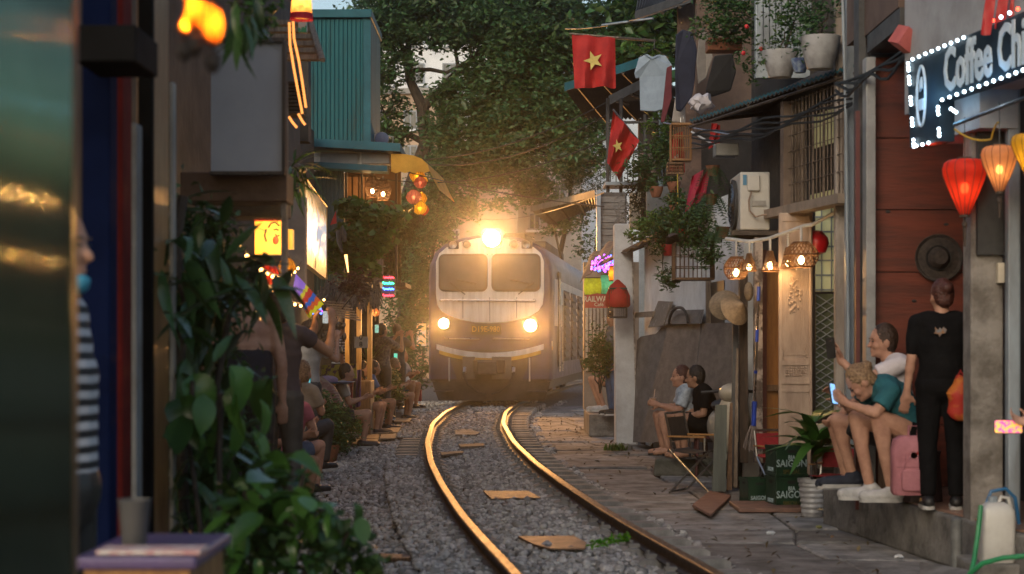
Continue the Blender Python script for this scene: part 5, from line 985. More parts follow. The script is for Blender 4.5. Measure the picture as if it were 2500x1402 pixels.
shrub('bright almond sprig hanging over the upper flag', P(1560, 110, 22.3), [(1540,118,22.2,.10,.5),(1585,125,22.3,.14,.5),(1610,112,22.2,.1,.6)], 260, .085, LEAFB)
shrub('dry creeper hanging down the balcony corner', P(1560, 450, 23), [(1560,470,23,.16,1.3),(1550,520,23.3,.1,1.6),(1590,420,23,.16,.7)], 1100, .05, M('leaf_olive', (.07,.075,.03), (.05,.045,.02), 4, .6, isl=.4, tr=.2))
# clapboard shed and railway cafe
cl = T('clapboard_shed', 'grey clapboard shed wall with coils of wire above the train', 'shed', P(1490, 600, 31)); CLAP = M('clapboard', (.23,.225,.22), (.14,.135,.13), 5, .8, b=.4, stretch=(.6,1,5), orr=.2)
m = MB(); fb(m, 1462, 470, 1530, 640, 31.06, .3); m.build('frame', DGREY, cl)
for i in range(9): m = MB(); fb(m, 1466, 480+i*16, 1526, 494.5+i*16, 31.0-.004*(i % 2), .05); m.build('clapboard', CLAP, cl)
MB().bx(*(lambda a, b: (a.x, b.x, 30.9, 31.0))(P(1456,0,31), P(1466,0,31)), P(0,640,31).z, P(0,465,31).z).build('corner_post', BGREY, cl)
mb = MB()
for i in range(14): c = P(1522+rv(-8, 8), 500+i*6, 29.5); r_ = rv(.05, .13); mb.tube([c+V((r_*math.cos(j*.6), rv(-.02,.02), r_*math.sin(j*.6)*1.2)) for j in range(12)], .006, 4, False)
mb.build('wire_coil', M('grey_wire', (.17,.16,.15), None, 5, .6), label='tangled coil of grey wire hanging beside clapboard shed', cat='wire')
rc = T('railway_cafe', 'small cafe front with brown awning right of the train', 'cafe', (1.7, 30.5, 0))
m = MB(); fb(m, 1425, 640, 1560, 1000, 31.5, .3); m.build('wall', M('cafe_tan', (.28,.22,.17), None, 3, .8), rc)
MB().grid(10, 4, lambda u, v: P(1416, 690, 27.8).lerp(P(1500, 600, 27.0), u).lerp(P(1440, 625, 30).lerp(P(1520, 570, 29), u), v)+V((0,0,.03*math.sin(u*14))), (0,0,-.02)).build('awning', M('brown_canvas', (.24,.17,.13), (.15,.10,.08), 5, .85, tr=.15), rc, smooth=True)
for i in range(7): m = MB(); fb(m, 1430+i*9, 750, 1436+i*9, 905, 31.4, .06); m.build('shutter_strip', M('shiny_tin', (.5,.47,.42), None, 6, .3, m=.8), rc)
pl_ = MB(); fb(pl_, 1438, 1012, 1530, 1067, 27.5, 2); pl_.build('cafe_step', CONC, label='raised cafe step beside the track behind the white pillar', cat='step', bev=.02)
sg2 = T('railway_cafe_sign', 'red painted cafe sign under string lights right of the train', 'sign', P(1458, 752, 27)); a, b = P(1428,752,27), P(1489,722,27)
MB().prism([(a.x,a.z),(b.x,a.z),(b.x,b.z),((a.x+b.x)/2,b.z+.035),(a.x,b.z)], lambda x, t, z: V((x, 27+t, z)), 0, .03).build('board', M('sign_red', (.42,.05,.03), None, 5, .5), sg2)
CR = M('sign_cream', (.65,.55,.42), None, 5, .5); text('lettering', 'RAILWAY', CR, sg2, facing(P(1458, 731, 26.995), 0, .8), .115, .003, .003); text('lettering', 'Café', CR, sg2, facing(P(1462, 744, 26.995)), .075, .003, .001)
# string lights
t = T('fairy_light_net', 'cluster of purple and blue fairy lights under the brown awning', 'string lights', P(1470, 670, 27.6)); cols = [((.55,.1,1), 'violet'), ((.1,.2,1), 'blue'), ((1,.15,.7), 'pink')]
meL = []
for c, nm in cols: me = MB().ell((0,0,0), .016, n=6, m=4).mesh('bulb'); me.materials.append(M('led_'+nm, c, None, 3, .4, em=3.5, ec=c)); meL.append(me)
mb = MB()
for i in range(110): p = P(1474+rv(-24, 24)+rv(-10, 10), 646+rv(-16, 16)+rv(-8, 8), 27.6+rv(-.15, .15)); inst('bulb', meL[0 if i % 5 < 3 else (1 if i % 5 == 3 else 2)], t, Matrix.Translation(p))
for i in range(5): mb.tube(wob(P(1440, 628+i*9, 27.6), P(1500, 632+i*9, 27.6), 8, .03), .003, 4)
mb.build('wire', CABLE, t)
def drum(label, px, py, d, w, h, col, em=1.4):
    c = P(px, py, d); t = T('drum_lantern', label, 'lantern', c-V((0,0,h/2))); MB().shell([(w*.45,-h/2),(w/2,-h*.2),(w/2,h*.2),(w*.45,h/2)], c, 18).build('shade', M('drum_%d_%d' % (px, py), col, [x*.7 for x in col], 22, .7, tr=.6), t, smooth=True)
    MB().lathe([(w*.46,h/2),(w*.46,h/2+.015)], c, 18).build('cap_ring', DARKW, t); MB().lathe([(w*.46,-h/2-.015),(w*.46,-h/2)], c, 18).build('cap_ring', DARKW, t); MB().ell(c, .035, n=8, m=6).build('bulb', M('warm_bulb', (1,.7,.35), None, 3, .3, em=16, ec=(1,.62,.25)), t); lamp('lantern_light', c, (1,.75,.35), 4, .03, t)
drum('green and yellow drum lantern above the red cafe sign', 1447, 700, 27.2, .26, .24, (.45,.6,.05)); drum('teal drum lantern right of the green and yellow one', 1482, 695, 27.4, .2, .28, (.08,.5,.45)); drum('small orange lantern behind the fairy lights', 1496, 668, 27.2, .12, .2, (.9,.4,.05))
shrub('leafy potted bush beside the cafe step', P(1465, 960, 27.6), [(1478,850,27.3,.22,1.2),(1465,885,27.3,.2,.9),(1490,870,27.2,.15,1.2),(1445,890,27.4,.12,.8)], 1500, .07, LEAFM)
# scooter behind the couple
sc_ = T('scooter', 'cream scooter parked behind the couple by the boards', 'scooter', (2.17, 18.5, 0), 0); CREAM = M('scooter_cream', (.48,.44,.36), None, 4, .3)
MB().lathe([(.09,-.05),(.2,-.05),(.23,-.02),(.23,.02),(.2,.05),(.09,.05)], (0,-.55,.23), 20, Matrix.Rotation(math.pi/2,3,'Y')).build('wheel', RUB, sc_, local=True); MB().lathe([(.09,-.05),(.2,-.05),(.23,-.02),(.23,.02),(.2,.05),(.09,.05)], (0,.55,.23), 20, Matrix.Rotation(math.pi/2,3,'Y')).build('wheel', RUB, sc_, local=True)
MB().ell((0,-.42,.62), (.17,.12,.32), n=14, m=9).build('front_shield', CREAM, sc_, local=True, smooth=True); MB().ell((0,.42,.55), (.17,.42,.2), n=14, m=9).build('rear_body', CREAM, sc_, local=True, smooth=True); MB().bx(-.12,.12,-.35,.1,.26,.32).build('foot_board', CREAM, sc_, local=True, bev=.02)
MB().ell((0,.3,.77), (.14,.38,.07), n=14, m=8).build('seat', BLACK, sc_, local=True, smooth=True); MB().tube([(-.3,-.3,.92),(-.1,-.38,.94),(.1,-.38,.94),(.3,-.3,.92)], .016, 8).build('handlebar', BLACK, sc_, local=True); MB().ell((0,-.45,.92), (.15,.12,.1), n=14, m=8).build('headlamp_cowl', CREAM, sc_, local=True, smooth=True)
for s in (1,): MB().tube([(s*.2,-.34,.93),(s*.26,-.38,1.04)], .007, 6).ell((s*.28,-.38,1.07), (.06,.015,.045), n=12, m=6).build('mirror', STEEL, sc_, local=True)

shrub('trailing green plant hanging between the cages and air conditioner', P(1700, 560, 18.6), [(1700,540,18.5,.2,.9),(1660,520,18.8,.18,.9),(1725,610,18.3,.14,1.4),(1690,590,18.5,.12,1)], 1500, .06, LEAFM, droop=.6)
shrub('bushy balcony plant below the light wooden cage', P(1610, 400, 21.6), [(1600,380,21.5,.2,.8),(1640,350,21.3,.16,.9),(1570,410,21.8,.18,.8)], 1100, .065, LEAFM)
shrub('green climber growing over the tin eave of the white house', P(1590, 560, 21.6), [(1585,545,21.5,.16,.7),(1560,570,22.5,.14,.7),(1620,530,21,.14,.8)], 900, .06, LEAFB)
# ---------------------------------------------------------------- left side, near
gs = T('corrugated_sheet_wall', 'blurred green ribbed metal sheet wall at the left picture edge', 'wall', (-.8, 2.4, 0))
GSH = M('green_sheet', (.10,.17,.115), (.07,.12,.08), 1.2, .11, m=.9)
n_ = 1300
mb = MB(); mb.grid(n_, 1, lambda u, v: V((-.765-.0015*math.sin(u*1.45/.028*math.tau), 1.75+1.45*u, 3.6*v)), (-.02, 0, 0)); o_ = mb.build('ribbed_sheet', GSH, gs); o_.data.polygons.foreach_set('use_smooth', [True]*len(o_.data.polygons))
MB().bx(-.80, -.762, 3.203, 3.235, 0, 3.6).build('edge_trim', M('brass_trim', (.22,.15,.075), (.14,.09,.05), 6, .35, m=.5), gs)
ls = T('left_shop', 'dark wooden shopfront with blue, red and grey panels behind the foliage', 'shop', (-1.7, 8, 0))
def lp(x0, x1, y0, y1, d, th, mat, nm): m = MB(); fb(m, x0, y0, x1, y1, d, th); return m.build(nm, mat, ls, bev=.006)
BLUP = M('blue_panel', (.003,.009,.045), (.002,.006,.03), 3, .8, spec=.08); REDP = M('red_post', (.15,.016,.013), (.09,.012,.01), 4, .8, b=.1, spec=.1)
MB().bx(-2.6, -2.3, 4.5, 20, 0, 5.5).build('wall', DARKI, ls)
lp(200, 268, -100, 1500, 6.0, .12, BLUP, 'blue_panel'); lp(268, 300, -100, 1500, 6.3, .15, REDP, 'red_post'); lp(301, 334, 300, 1500, 6.6, .1, M('grey_panel', (.22,.22,.22), (.15,.14,.13), 4, .7, b=.2), 'grey_panel')
lp(336, 371, -100, 1500, 6.8, .05, M('flat_black', (.012,.011,.01), None, 5, .9, spec=.08), 'shade_panel'); MB().bx(-1.40, -1.342, 6.88, 7.2, 0, 3.4).build('honey_post', M('honey_wood', (.34,.17,.06), (.22,.10,.035), 5, .34, b=.12, stretch=(8,8,1)), ls); lp(413, 424, 200, 1400, 7.4, .06, M('pale_strip', (.32,.30,.27), None, 4, .6), 'pale_strip')  # black sheet stands in for shade on the honey post's front
for y in (955, 985): lp(374, 412, y, y+12, 7.26, .03, WOOD, 'cross_rail')
lp(440, 700, 420, 492, 9.55, .3, M('brown_beam', (.13,.065,.035), None, 5, .6, b=.2), 'beam'); lp(180, 332, 60, 150, 5.6, .35, M('charcoal', (.012,.012,.013), None, 5, .8, spec=.08), 'awning_box'); lp(560, 700, 493, 530, 10.2, .2, DARKW, 'lintel')
for i in range(9): lp(560+i*2, 684, 496+i*5, 499+i*5, 10.15-.01*i, .02, M('bamboo', (.28,.16,.06), None, 8, .5), 'bamboo_slat')
MB().bx(-2.6, -1.55, 1.2, 9.2, 3.65, 3.75).build('roof', DARKW, ls);  # unseen slab added overhead to darken the shopfront
sb = T('grey_signboard', 'plain light grey signboard panel in a dark frame high on the left', 'sign', P(605, 420, 9.4)); m = MB(); fb(m, 515, 100, 690, 420, 9.4, .05); m.build('panel', M('panel_grey', (.29,.30,.34), (.24,.25,.285), 1.5, .5), sb)
for a in ((511, 92, 694, 102), (511, 418, 694, 426), (688, 102, 696, 418)): m = MB(); fb(m, *a, 9.37, .1); m.build('frame', DARKW, sb)
m = MB(); fb(m, 686, 200, 698, 700, 9.6, .1); m.build('post', M('pale_post', (.30,.24,.19), (.16,.12,.09), 6, .7, b=.3), ls)
# blurred orange paper lamps top left
for i, (px, py, s, lb) in enumerate([(478,20,.10,'orange paper lamp hanging at top left, nearest'), (520,60,.10,'orange paper lamp hanging low at top left above the signboard'), (450,62,.05,'small orange lamp left of the larger orange paper lamps')]):
    lantern(lb, px, py, 3.5, s*.42, s*.8, (.85,.28,.03), 3.5, (1,.5,.12), [(.3,-.5),(.8,-.3),(1,0),(.8,.3),(.3,.5)], 8)
# eave and string lights
ea = T('slatted_eave', 'slatted wooden eave with light strings above the teal tower side', 'eave', P(740, 140, 13.5))
for i in range(6): a, b = P(715+i*2, 145-i*17, 13.2+i*.12), P(786-i*7, 145-i*17, 13.2+i*.12); MB().bx(a.x-.2, b.x, a.y, a.y+.1, a.z, a.z+.035).build('slat', PALEW, ea)
MB().tube([P(755,40,13.9), P(789,147,13.1)], .018, 6).build('verge_board', PALEW, ea); MB().tube([P(748,35,13.9), P(783,147,13.1)], .014, 6).build('verge_board', PALEW, ea)
for i in range(9): a, b = P(700, 205+i*9, 14), P(738, 205+i*9, 14); MB().bx(a.x, b.x, 14, 14.3, a.z, a.z+.02).build('louvre', DARKW, ea)
STRL = M('rope_light', (1,.5,.15), None, 4, .4, em=1.2, ec=(1,.36,.08))
for i, pth in enumerate([[(706,55),(708,110),(716,160),(726,215),(738,278)], [(715,40),(718,95),(730,150),(738,200),(747,263)], [(705,285),(715,300),(725,312)], [(728,278),(738,296),(745,305)]]):
    MB().tube([P(x, y, 13) for x, y in pth], .009, 6).build('rope_light', STRL, label=['left glowing orange light rope beside the signboard', 'right glowing orange light rope beside the teal tower', 'short orange light rope below the left one', 'short orange light rope below the right one'][i], cat='light rope', smooth=True)
sh_ = T('floral_lampshade', 'yellow lampshade with red scalloped hem at top left of teal tower', 'lampshade', P(736, 42, 12.6)); c = P(736, 10, 12.6)
MB().shell([(.075,-.09),(.07,0),(.055,.1)], c, 20).build('shade', M('shade_yellow', (.85,.6,.2), (.75,.3,.1), 25, .7, tr=.5), sh_, smooth=True); MB().shell([(.08,-.11),(.077,-.065)], c, 20).build('hem', M('shade_red', (.35,.02,.05), None, 5, .7, tr=.3), sh_); lamp('lamp_light', c, (1,.6,.25), 1.6, .03, sh_)
m = MB(); fb(m, 728, 38, 748, 78, 12.9, .06); m.build('snack_packet', M('packet', (.6,.6,.55), (.03,.35,.18), 14, .4, lo=.48, hi=.52), label='green and white snack packet hanging under the lampshade', cat='packet')
shrub('yellow green creeper with small lights at top left', P(640, 60, 8.6), [(640,20,8.6,.10,1.3),(650,60,8.6,.05,1)], 260, .05, LEAFB)
# spiky plant on the wall
lm2 = [leafobj(.28, .03, c) for c in (.2, .5, .9)]
for me in lm2: me.materials.append(LG2)
c = P(722, 430, 12.5); bigplant('spiky_plant', 'dark spiky-leaved plant hanging left of the bright panel', c, [(c+V((rv(-.05,.05), rv(-.05,.05), rv(-.12,.1))), rv(0, 6.28), rv(-.9, .9), rv(.6, 1)) for i in range(46)], lm2, LG2, stems=[([c-V((.1,0,.3)), c], .02)])
# bright panel, its sky reflection painted in as glowing colour
bp = T('bright_panel', 'bright white panel with a glowing painted sky reflection and golden edges on the left wall', 'panel', P(770, 660, 20))
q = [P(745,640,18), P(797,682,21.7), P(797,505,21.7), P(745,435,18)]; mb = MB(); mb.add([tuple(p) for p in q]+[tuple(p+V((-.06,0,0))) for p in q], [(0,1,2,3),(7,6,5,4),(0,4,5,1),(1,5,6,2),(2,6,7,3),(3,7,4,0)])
BPM = M('painted_reflection', (.62,.67,.75), (.62,.67,.75), 1, .4, em=.6)
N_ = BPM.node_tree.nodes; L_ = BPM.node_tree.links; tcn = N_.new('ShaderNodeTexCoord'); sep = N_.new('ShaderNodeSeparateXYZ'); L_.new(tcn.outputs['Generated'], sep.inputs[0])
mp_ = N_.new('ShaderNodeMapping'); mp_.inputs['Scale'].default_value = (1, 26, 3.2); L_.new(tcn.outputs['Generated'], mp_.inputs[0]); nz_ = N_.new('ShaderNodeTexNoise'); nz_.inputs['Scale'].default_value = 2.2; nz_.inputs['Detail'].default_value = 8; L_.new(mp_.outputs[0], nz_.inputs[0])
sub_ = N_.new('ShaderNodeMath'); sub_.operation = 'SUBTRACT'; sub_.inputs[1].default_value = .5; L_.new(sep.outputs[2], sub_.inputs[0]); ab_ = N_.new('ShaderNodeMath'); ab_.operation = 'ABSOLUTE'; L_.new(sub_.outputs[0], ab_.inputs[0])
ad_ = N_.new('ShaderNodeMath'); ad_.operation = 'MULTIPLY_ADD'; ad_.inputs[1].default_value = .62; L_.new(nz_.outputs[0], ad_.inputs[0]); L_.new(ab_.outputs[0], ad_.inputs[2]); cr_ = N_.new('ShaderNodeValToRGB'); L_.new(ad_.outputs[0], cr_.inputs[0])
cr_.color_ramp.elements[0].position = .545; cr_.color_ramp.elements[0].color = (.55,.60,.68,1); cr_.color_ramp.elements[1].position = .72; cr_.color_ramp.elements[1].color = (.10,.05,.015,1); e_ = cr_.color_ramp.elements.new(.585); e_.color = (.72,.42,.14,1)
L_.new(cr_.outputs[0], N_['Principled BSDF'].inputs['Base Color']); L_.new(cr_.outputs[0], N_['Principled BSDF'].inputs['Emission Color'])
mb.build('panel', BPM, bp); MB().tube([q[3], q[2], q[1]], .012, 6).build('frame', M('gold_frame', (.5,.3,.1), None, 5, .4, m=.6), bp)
m = MB(); fb(m, 700, 480, 744, 700, 17.5, .2); m.build('wall_strip', M('wall_strip', (.26,.25,.25), None, 3, .8), ls)
# red and yellow light box
lb_ = T('light_box', 'yellow light box sign with red top and ink drawing glowing on the left', 'sign', P(668, 620, 12.6)); LBY = M('lightbox_yellow', (.9,.5,.08), (.75,.36,.05), 6, .5, em=.55); LBR = M('lightbox_red', (.75,.03,.015), None, 5, .5, em=.45)
m = MB(); fb(m, 622, 540, 690, 621, 12.6, .12); m.build('face', LBY, lb_); m = MB(); fb(m, 620, 516, 692, 540, 12.58, .14); m.build('red_band', LBR, lb_); m = MB(); fb(m, 693, 560, 714, 608, 12.75, .1); m.build('side_face', LBY, lb_)
for pth in [[(655,556),(662,545),(672,543),(682,552)], [(668,562),(674,560),(680,563)], [(672,572),(676,578),(682,574)], [(650,560),(646,575),(650,590)]]: MB().tube([P(x, y, 12.59) for x, y in pth], .006, 5).build('ink_stroke', DARKW, lb_)
MB().ell(P(673,587,12.6), (.022,.01,.03), n=8, m=5).build('red_mark', LBR, lb_); MB().tube([P(628,518,12.58), P(572,480,11.8)], .02, 6).build('bracket', WOOD, lb_); lamp('sign_glow', P(660,570,12.3), (1,.6,.15), 12, .1, lb_)
# rainbow awning
ra = T('striped_awning', 'rainbow striped awning glowing purple, red and yellow at left', 'awning', P(755, 760, 15))
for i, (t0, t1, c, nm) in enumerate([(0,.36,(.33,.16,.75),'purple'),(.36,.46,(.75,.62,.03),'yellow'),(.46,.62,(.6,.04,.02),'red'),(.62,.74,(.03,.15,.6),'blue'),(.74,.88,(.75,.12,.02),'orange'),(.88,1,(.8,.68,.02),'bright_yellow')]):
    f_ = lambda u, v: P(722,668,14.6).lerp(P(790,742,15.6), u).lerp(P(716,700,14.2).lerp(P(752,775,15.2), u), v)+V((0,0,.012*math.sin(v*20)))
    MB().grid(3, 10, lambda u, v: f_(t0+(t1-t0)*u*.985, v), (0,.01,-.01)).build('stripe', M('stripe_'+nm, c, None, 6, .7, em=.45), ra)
t = T('fairy_light_string', 'short string of blue and green fairy lights below rainbow awning', 'string lights', P(770, 760, 15.6))
for i in range(16): inst('bulb', meL[i % 2], t, Matrix.Translation(P(748+rv(0, 40), 752+rv(-14, 14), 15.7))@Matrix.Scale(.7, 4))
# near foliage made of single leaves
lmA = [leafobj(.25, .06, c, 5) for c in (.15, .45, .8)]; lmB = [leafobj(.17, w_, c, 6, f_) for w_, c, f_ in ((.105,.2,.2),(.085,.5,.35),(.07,.9,.5),(.095,.05,.1),(.06,.4,.3),(.115,.7,.45))]
for me in lmA: me.materials.append(LG2)
for me in lmB: me.materials.append(LG)
b0 = V((-1.28, 7.6, 0))
def spots(reg, d, n, s0=.7, s1=1.15): return [(P(rv(reg[0], reg[2]), rv(reg[1], reg[3]), rv(*d)), rv(0, 6.28), rv(-1.3, .9), rv(s0, s1)) for i in range(n)]
sA = spots((380,500,570,760), (7.4,8.4), 50)+spots((540,630,690,730), (7.4,8.2), 30)+spots((390,700,545,900), (7.2,8.2), 24)+spots((360,560,470,880), (6.8,7.6), 26)+spots((400,880,560,1150), (7,8), 24)+spots((390,1050,560,1300), (7,7.8), 36)
bigplant('leafy_shrub', 'tall dark leafy shrub blurred in the left foreground', b0, sA, lmA, LG2, stems=[(wob(b0, P(440,820,7.6), 4, .03)+wob(P(440,820,7.6), P(447,480,7.7), 4, .03)[1:], .024), (wob(b0, P(560,760,7.7), 5, .04)+[P(650,620,7.8)], .014), (wob(b0, P(600,900,7.6), 5, .04), .012)])
b1 = V((-1.15, 7.0, 0)); sB = [(P(x+rv(-8,8), y+rv(-8,8), rv(6.8,7.2)), rv(2.5, 5.2), rv(-1.5, -.2), rv(.55, 1.15)) for x, y in [(470,920),(445,1010),(500,960),(520,1000),(600,900),(620,950),(570,940),(640,980),(540,1040),(480,1060),(590,1010),(660,930),(560,890),(430,970),(610,1060)]]
bigplant('broadleaf_plant', 'light green broad leaves blurred in front of the dark shrub', b1, sB, lmB, LG, stems=[(wob(b1, P(540,960,7), 5, .03), .012), (wob(b1, P(470,930,7), 5, .03), .010)])
b2 = V((-.95, 6.3, 0)); sC = spots((560,1160,760,1402), (6,6.6), 70, .4, 1.0)+spots((700,1220,900,1402), (6,6.5), 34, .4, .65)+spots((640,1100,720,1240), (6.2,6.6), 14, .6, .9)
t = bigplant('foreground_bush', 'green bush of oval leaves at bottom left beside the ballast', b2, [(p, y, rv(-1.2,.2), s) for p, y, _, s in sC], lmB, LG, stems=[(wob(b2, P(x, y, 6.3), 5, .03), .008) for x, y in [(640,1180),(700,1230),(600,1200),(800,1250),(850,1300),(740,1160)]])
# table with cup and paper
tb = T('purple_table', 'small wooden table with purple top at bottom left corner', 'table', V((-.9, 4.6, 0))); PUR = M('purple_top', (.10,.07,.17), (.075,.055,.13), 3, .3)
a, b = P(210, 1340, 4.2), P(570, 1340, 4.2); zt_ = P(0, 1302, 4.9).z
MB().bx(P(215,0,4.5).x, P(566,0,4.9).x, 4.35, 4.9, zt_-.03, zt_).build('table_top', PUR, tb, bev=.008)
MB().bx(P(215,0,4.5).x+.02, P(566,0,4.9).x-.02, 4.37, 4.88, zt_-.16, zt_-.031).build('apron', M('honey_wood', (.34,.17,.06)), tb)
for x, y in ((-.95, 4.42), (-.76, 4.42), (-1.0, 4.82), (-.76, 4.82)): MB().bx(x-.02, x+.02, y-.02, y+.02, 0, zt_-.161).build('leg', WOOD, tb)
cu = P(328, 0, 4.55); MB().lathe([(.028,0),(.030,.004),(.040,.115),(.042,.118),(.038,.118),(.028,.01)], (cu.x, 4.55, zt_+.002), 22).build('drink_cup', M('cup_grey', (.09,.09,.09), None, 5, .5), label='dark grey drinking cup standing on the purple table', cat='cup', smooth=True)
MB().bx(P(250,0,4.45).x, P(500,0,4.45).x, 4.38, 4.5, zt_+.003, zt_+.012).build('paper_menu', M('menu_paper', (.6,.56,.52), (.45,.2,.2), 30, .6), label='paper menu lying on the purple table', cat='menu')
# crates and goods along the left edge
crate('red beer crate with white letters standing on a green crate at left', 703, 760, 978, 1042, 22.5, BRICKR, [('BEER', .11, .6)], None, .3, -.1, tcol=CERW); crate('green crate under the red beer crate at left', 700, 758, 1044, 1108, 22.5, M('crate_dull_green', (.04,.085,.06), None, 5, .5), [], None, .3, -.1)
crate('small red crate beside the train front at left', 985, 1028, 952, 980, 36.0, BRICKR, [('BEER', .06, .5)], None, .3, 0, tcol=CERW)
p = P(990, 950, 36.1); MB().lathe([(.06,0),(.085,.02),(.085,.24),(.04,.31),(.04,.36)], p, 14).build('water_jug', PLW, label='white plastic jug standing on the small red crate', cat='jug', smooth=True)
m = MB(); fb(m, 1000, 930, 1018, 950, 36.3, .2); m.build('white_box', PLW, label='small white box beside the white plastic jug', cat='box', bev=.01)
t = T('hat_stack', 'leaning stack of conical straw hats among the plants at left', 'hats', P(800, 1010, 23))
hm = MB().lathe([(.004,.12),(.21,.0),(.205,-.008),(.004,.105)], n=26).mesh('hat', smooth=True); hm.materials.append(M('hat_straw', (.36,.27,.19), (.2,.08,.06), 9, .7, b=.3))
for i in range(9): inst('hat', hm, t, Matrix.Translation(P(808-i*3.4, 990-i*6.2, 23.2))@Euler((.2,.25,0)).to_matrix().to_4x4())
hanging('purple cloth draped over goods at left of the track', [(862,905),(882,902),(880,990),(858,1000)], 26.5, M('purple_cloth', (.13,.07,.22), None, 6, .85), wav=.05, th=.06); hanging('dark red patterned cloth hanging beside the straw hats', [(818,940),(862,930),(860,1005),(815,1010)], 25.5, M('patterned_red', (.22,.03,.05), (.35,.25,.25), 22, .85, lo=.55, hi=.6), wav=.04, th=.05)
hanging('flowered yellow green cloth over the market table at left', [(785,892),(870,888),(872,930),(782,935)], 26, M('flower_cloth', (.33,.30,.06), (.10,.05,.09), 12, .8, lo=.5, hi=.56), wav=.05, th=.05)
MB().lathe([(.02,0),(.2,.005),(.28,.03),(.27,.035),(.02,.02)], P(815,938,24), 22).build('blue_basin', M('basin_blue', (.02,.20,.45), None, 5, .4), label='flat blue plastic basin among the market goods at left', cat='basin', smooth=True)
MB().ell(P(800,928,24), (.14,.1,.06), n=12, m=7).build('pink_bundle', M('pink_cloth', (.42,.30,.45), None, 8, .85), label='pale lilac cloth bundle lying in the blue basin', cat='bundle', smooth=True)
bgk = T('black_bag', 'black rubbish bag sagging beside the cardboard at left of track', 'bag', P(872, 1042, 29.5)); mb = MB().ell(P(872, 1018, 29.5), (.20,.18,.24), n=16, m=12); mb.v = [tuple(V(q_)+V((.025*math.sin(q_[2]*30), .02*math.sin(q_[0]*25), .02*math.sin(q_[0]*31)))) for q_ in mb.v]; mb.build('sack', M('bin_bag', (.02,.02,.022), None, 9, .3, b=.4), bgk, smooth=True); MB().ell(P(868,985,29.5), (.08,.07,.06), n=10, m=7).build('knot', M('bin_bag', (.02,.02,.022)), bgk)
a, b = P(888,1042,29), P(904,1038,29); MB().hexa([a, V((b.x,29,b.z)), V((b.x,29.03,b.z)), V((a.x,29.03,a.z)), P(876,982,29.15), P(892,980,29.15), P(892,980,29.18), P(876,982,29.18)]).build('cardboard_sheet', M('cardboard', (.28,.19,.12), None, 5, .85), label='brown cardboard sheet leaning on the black rubbish bag', cat='cardboard')
hanging('turquoise cloth tucked beside the purple cloth', [(856,950),(866,948),(862,975),(850,978)], 26.4, M('turq_cloth', (.05,.30,.38), None, 6, .8), wav=.02, th=.04)
m = MB(); fb(m, 918, 962, 982, 984, 33.5, .35); m.build('white_planter', M('planter_white', (.45,.43,.40), (.3,.28,.26), 5, .7, b=.2), label='whitewashed planter trough on the step left of train', cat='planter', bev=.01)
MB().bx(-2.75, -1.98, 33.3, 36.8, -.02, .16).build('stone_step', CONC, label='stone step carrying the white planter left of the train', cat='step', bev=.02)
shrub('dark bush growing beside the red beer crate at left', V((-2.35, 22.6, 0)), [(745,1085,21.6,.2,.8),(845,1050,23,.16,1),(790,1020,22,.22,1),(760,1060,22,.22,.9),(810,1060,22.4,.2,.9),(830,1010,23,.14,1),(775,985,22.5,.14,.9),(820,1090,22,.14,.7)], 6500, .055, LEAFD, up_=.4)
shrub('bushy green plant at the edge of the ballast before the planter', V((-2.45, 31.5, 0)), [(905,930,31.5,.28,1.1),(890,960,31,.22,1.1),(925,950,32,.25,1),(900,1000,30.8,.2,1.2),(940,930,32.5,.22,.9),(910,890,32,.2,.9),(955,965,32,.2,.9),(880,910,31,.2,1.1)], 6500, .07, LEAFM)
shrub('light green plant trailing onto ballast below the bushy one', V((-2.4, 30.2, 0)), [(905,985,30.2,.16,1.1),(915,1010,30,.14,1)], 800, .06, LEAFB)
tuft('spiky_grass_plant', 'upright spiky green plant standing among the left market goods', 898, 895, 60, .42, LEAFB, .95, .06, 'plant') if False else None
c = P(900, 892, 31); bigplant('spiky_plant', 'bright upright spiky plant among the bushes left of the train', c, [(c, rv(0,6.28), rv(.9,1.5), rv(.8,1.2)) for i in range(18)], [(lambda me: (me.materials.append(LEAFB), me)[1])(leafobj(.42,.03,.2))], LEAFB, stems=[([c-V((0,0,.3)), c], .03)])

c = P(590, 10, 6.4); bigplant('hanging_leaves', 'dark long leaves hanging down in front of the grey signboard top', c, [(P(rv(555,625), rv(-20,60), rv(6.2,6.6)), rv(0,6.28), rv(-1.6,-1.0), rv(.5,.8)) for i in range(16)], lmA, LG2, stems=[([P(560,-60,6.4), c], .012)])
shrub('leafy climber with small leaves wrapped on the left shop posts', V((-1.3, 8.4, 0)), [(470,620,8.3,.16,1.4),(520,760,8.3,.18,1.2),(450,860,8.2,.16,1.2),(520,980,8.2,.2,1),(480,1120,8.1,.2,1.1),(560,1190,7.8,.18,.8)], 3600, .06, LEAFM)

m = MB(); fb(m, 560, -80, 753, 345, 22.5, .3); m.build('upper_wall', M('upper_dark', (.05,.045,.04), (.03,.027,.025), 2, .9, b=.3), ls)

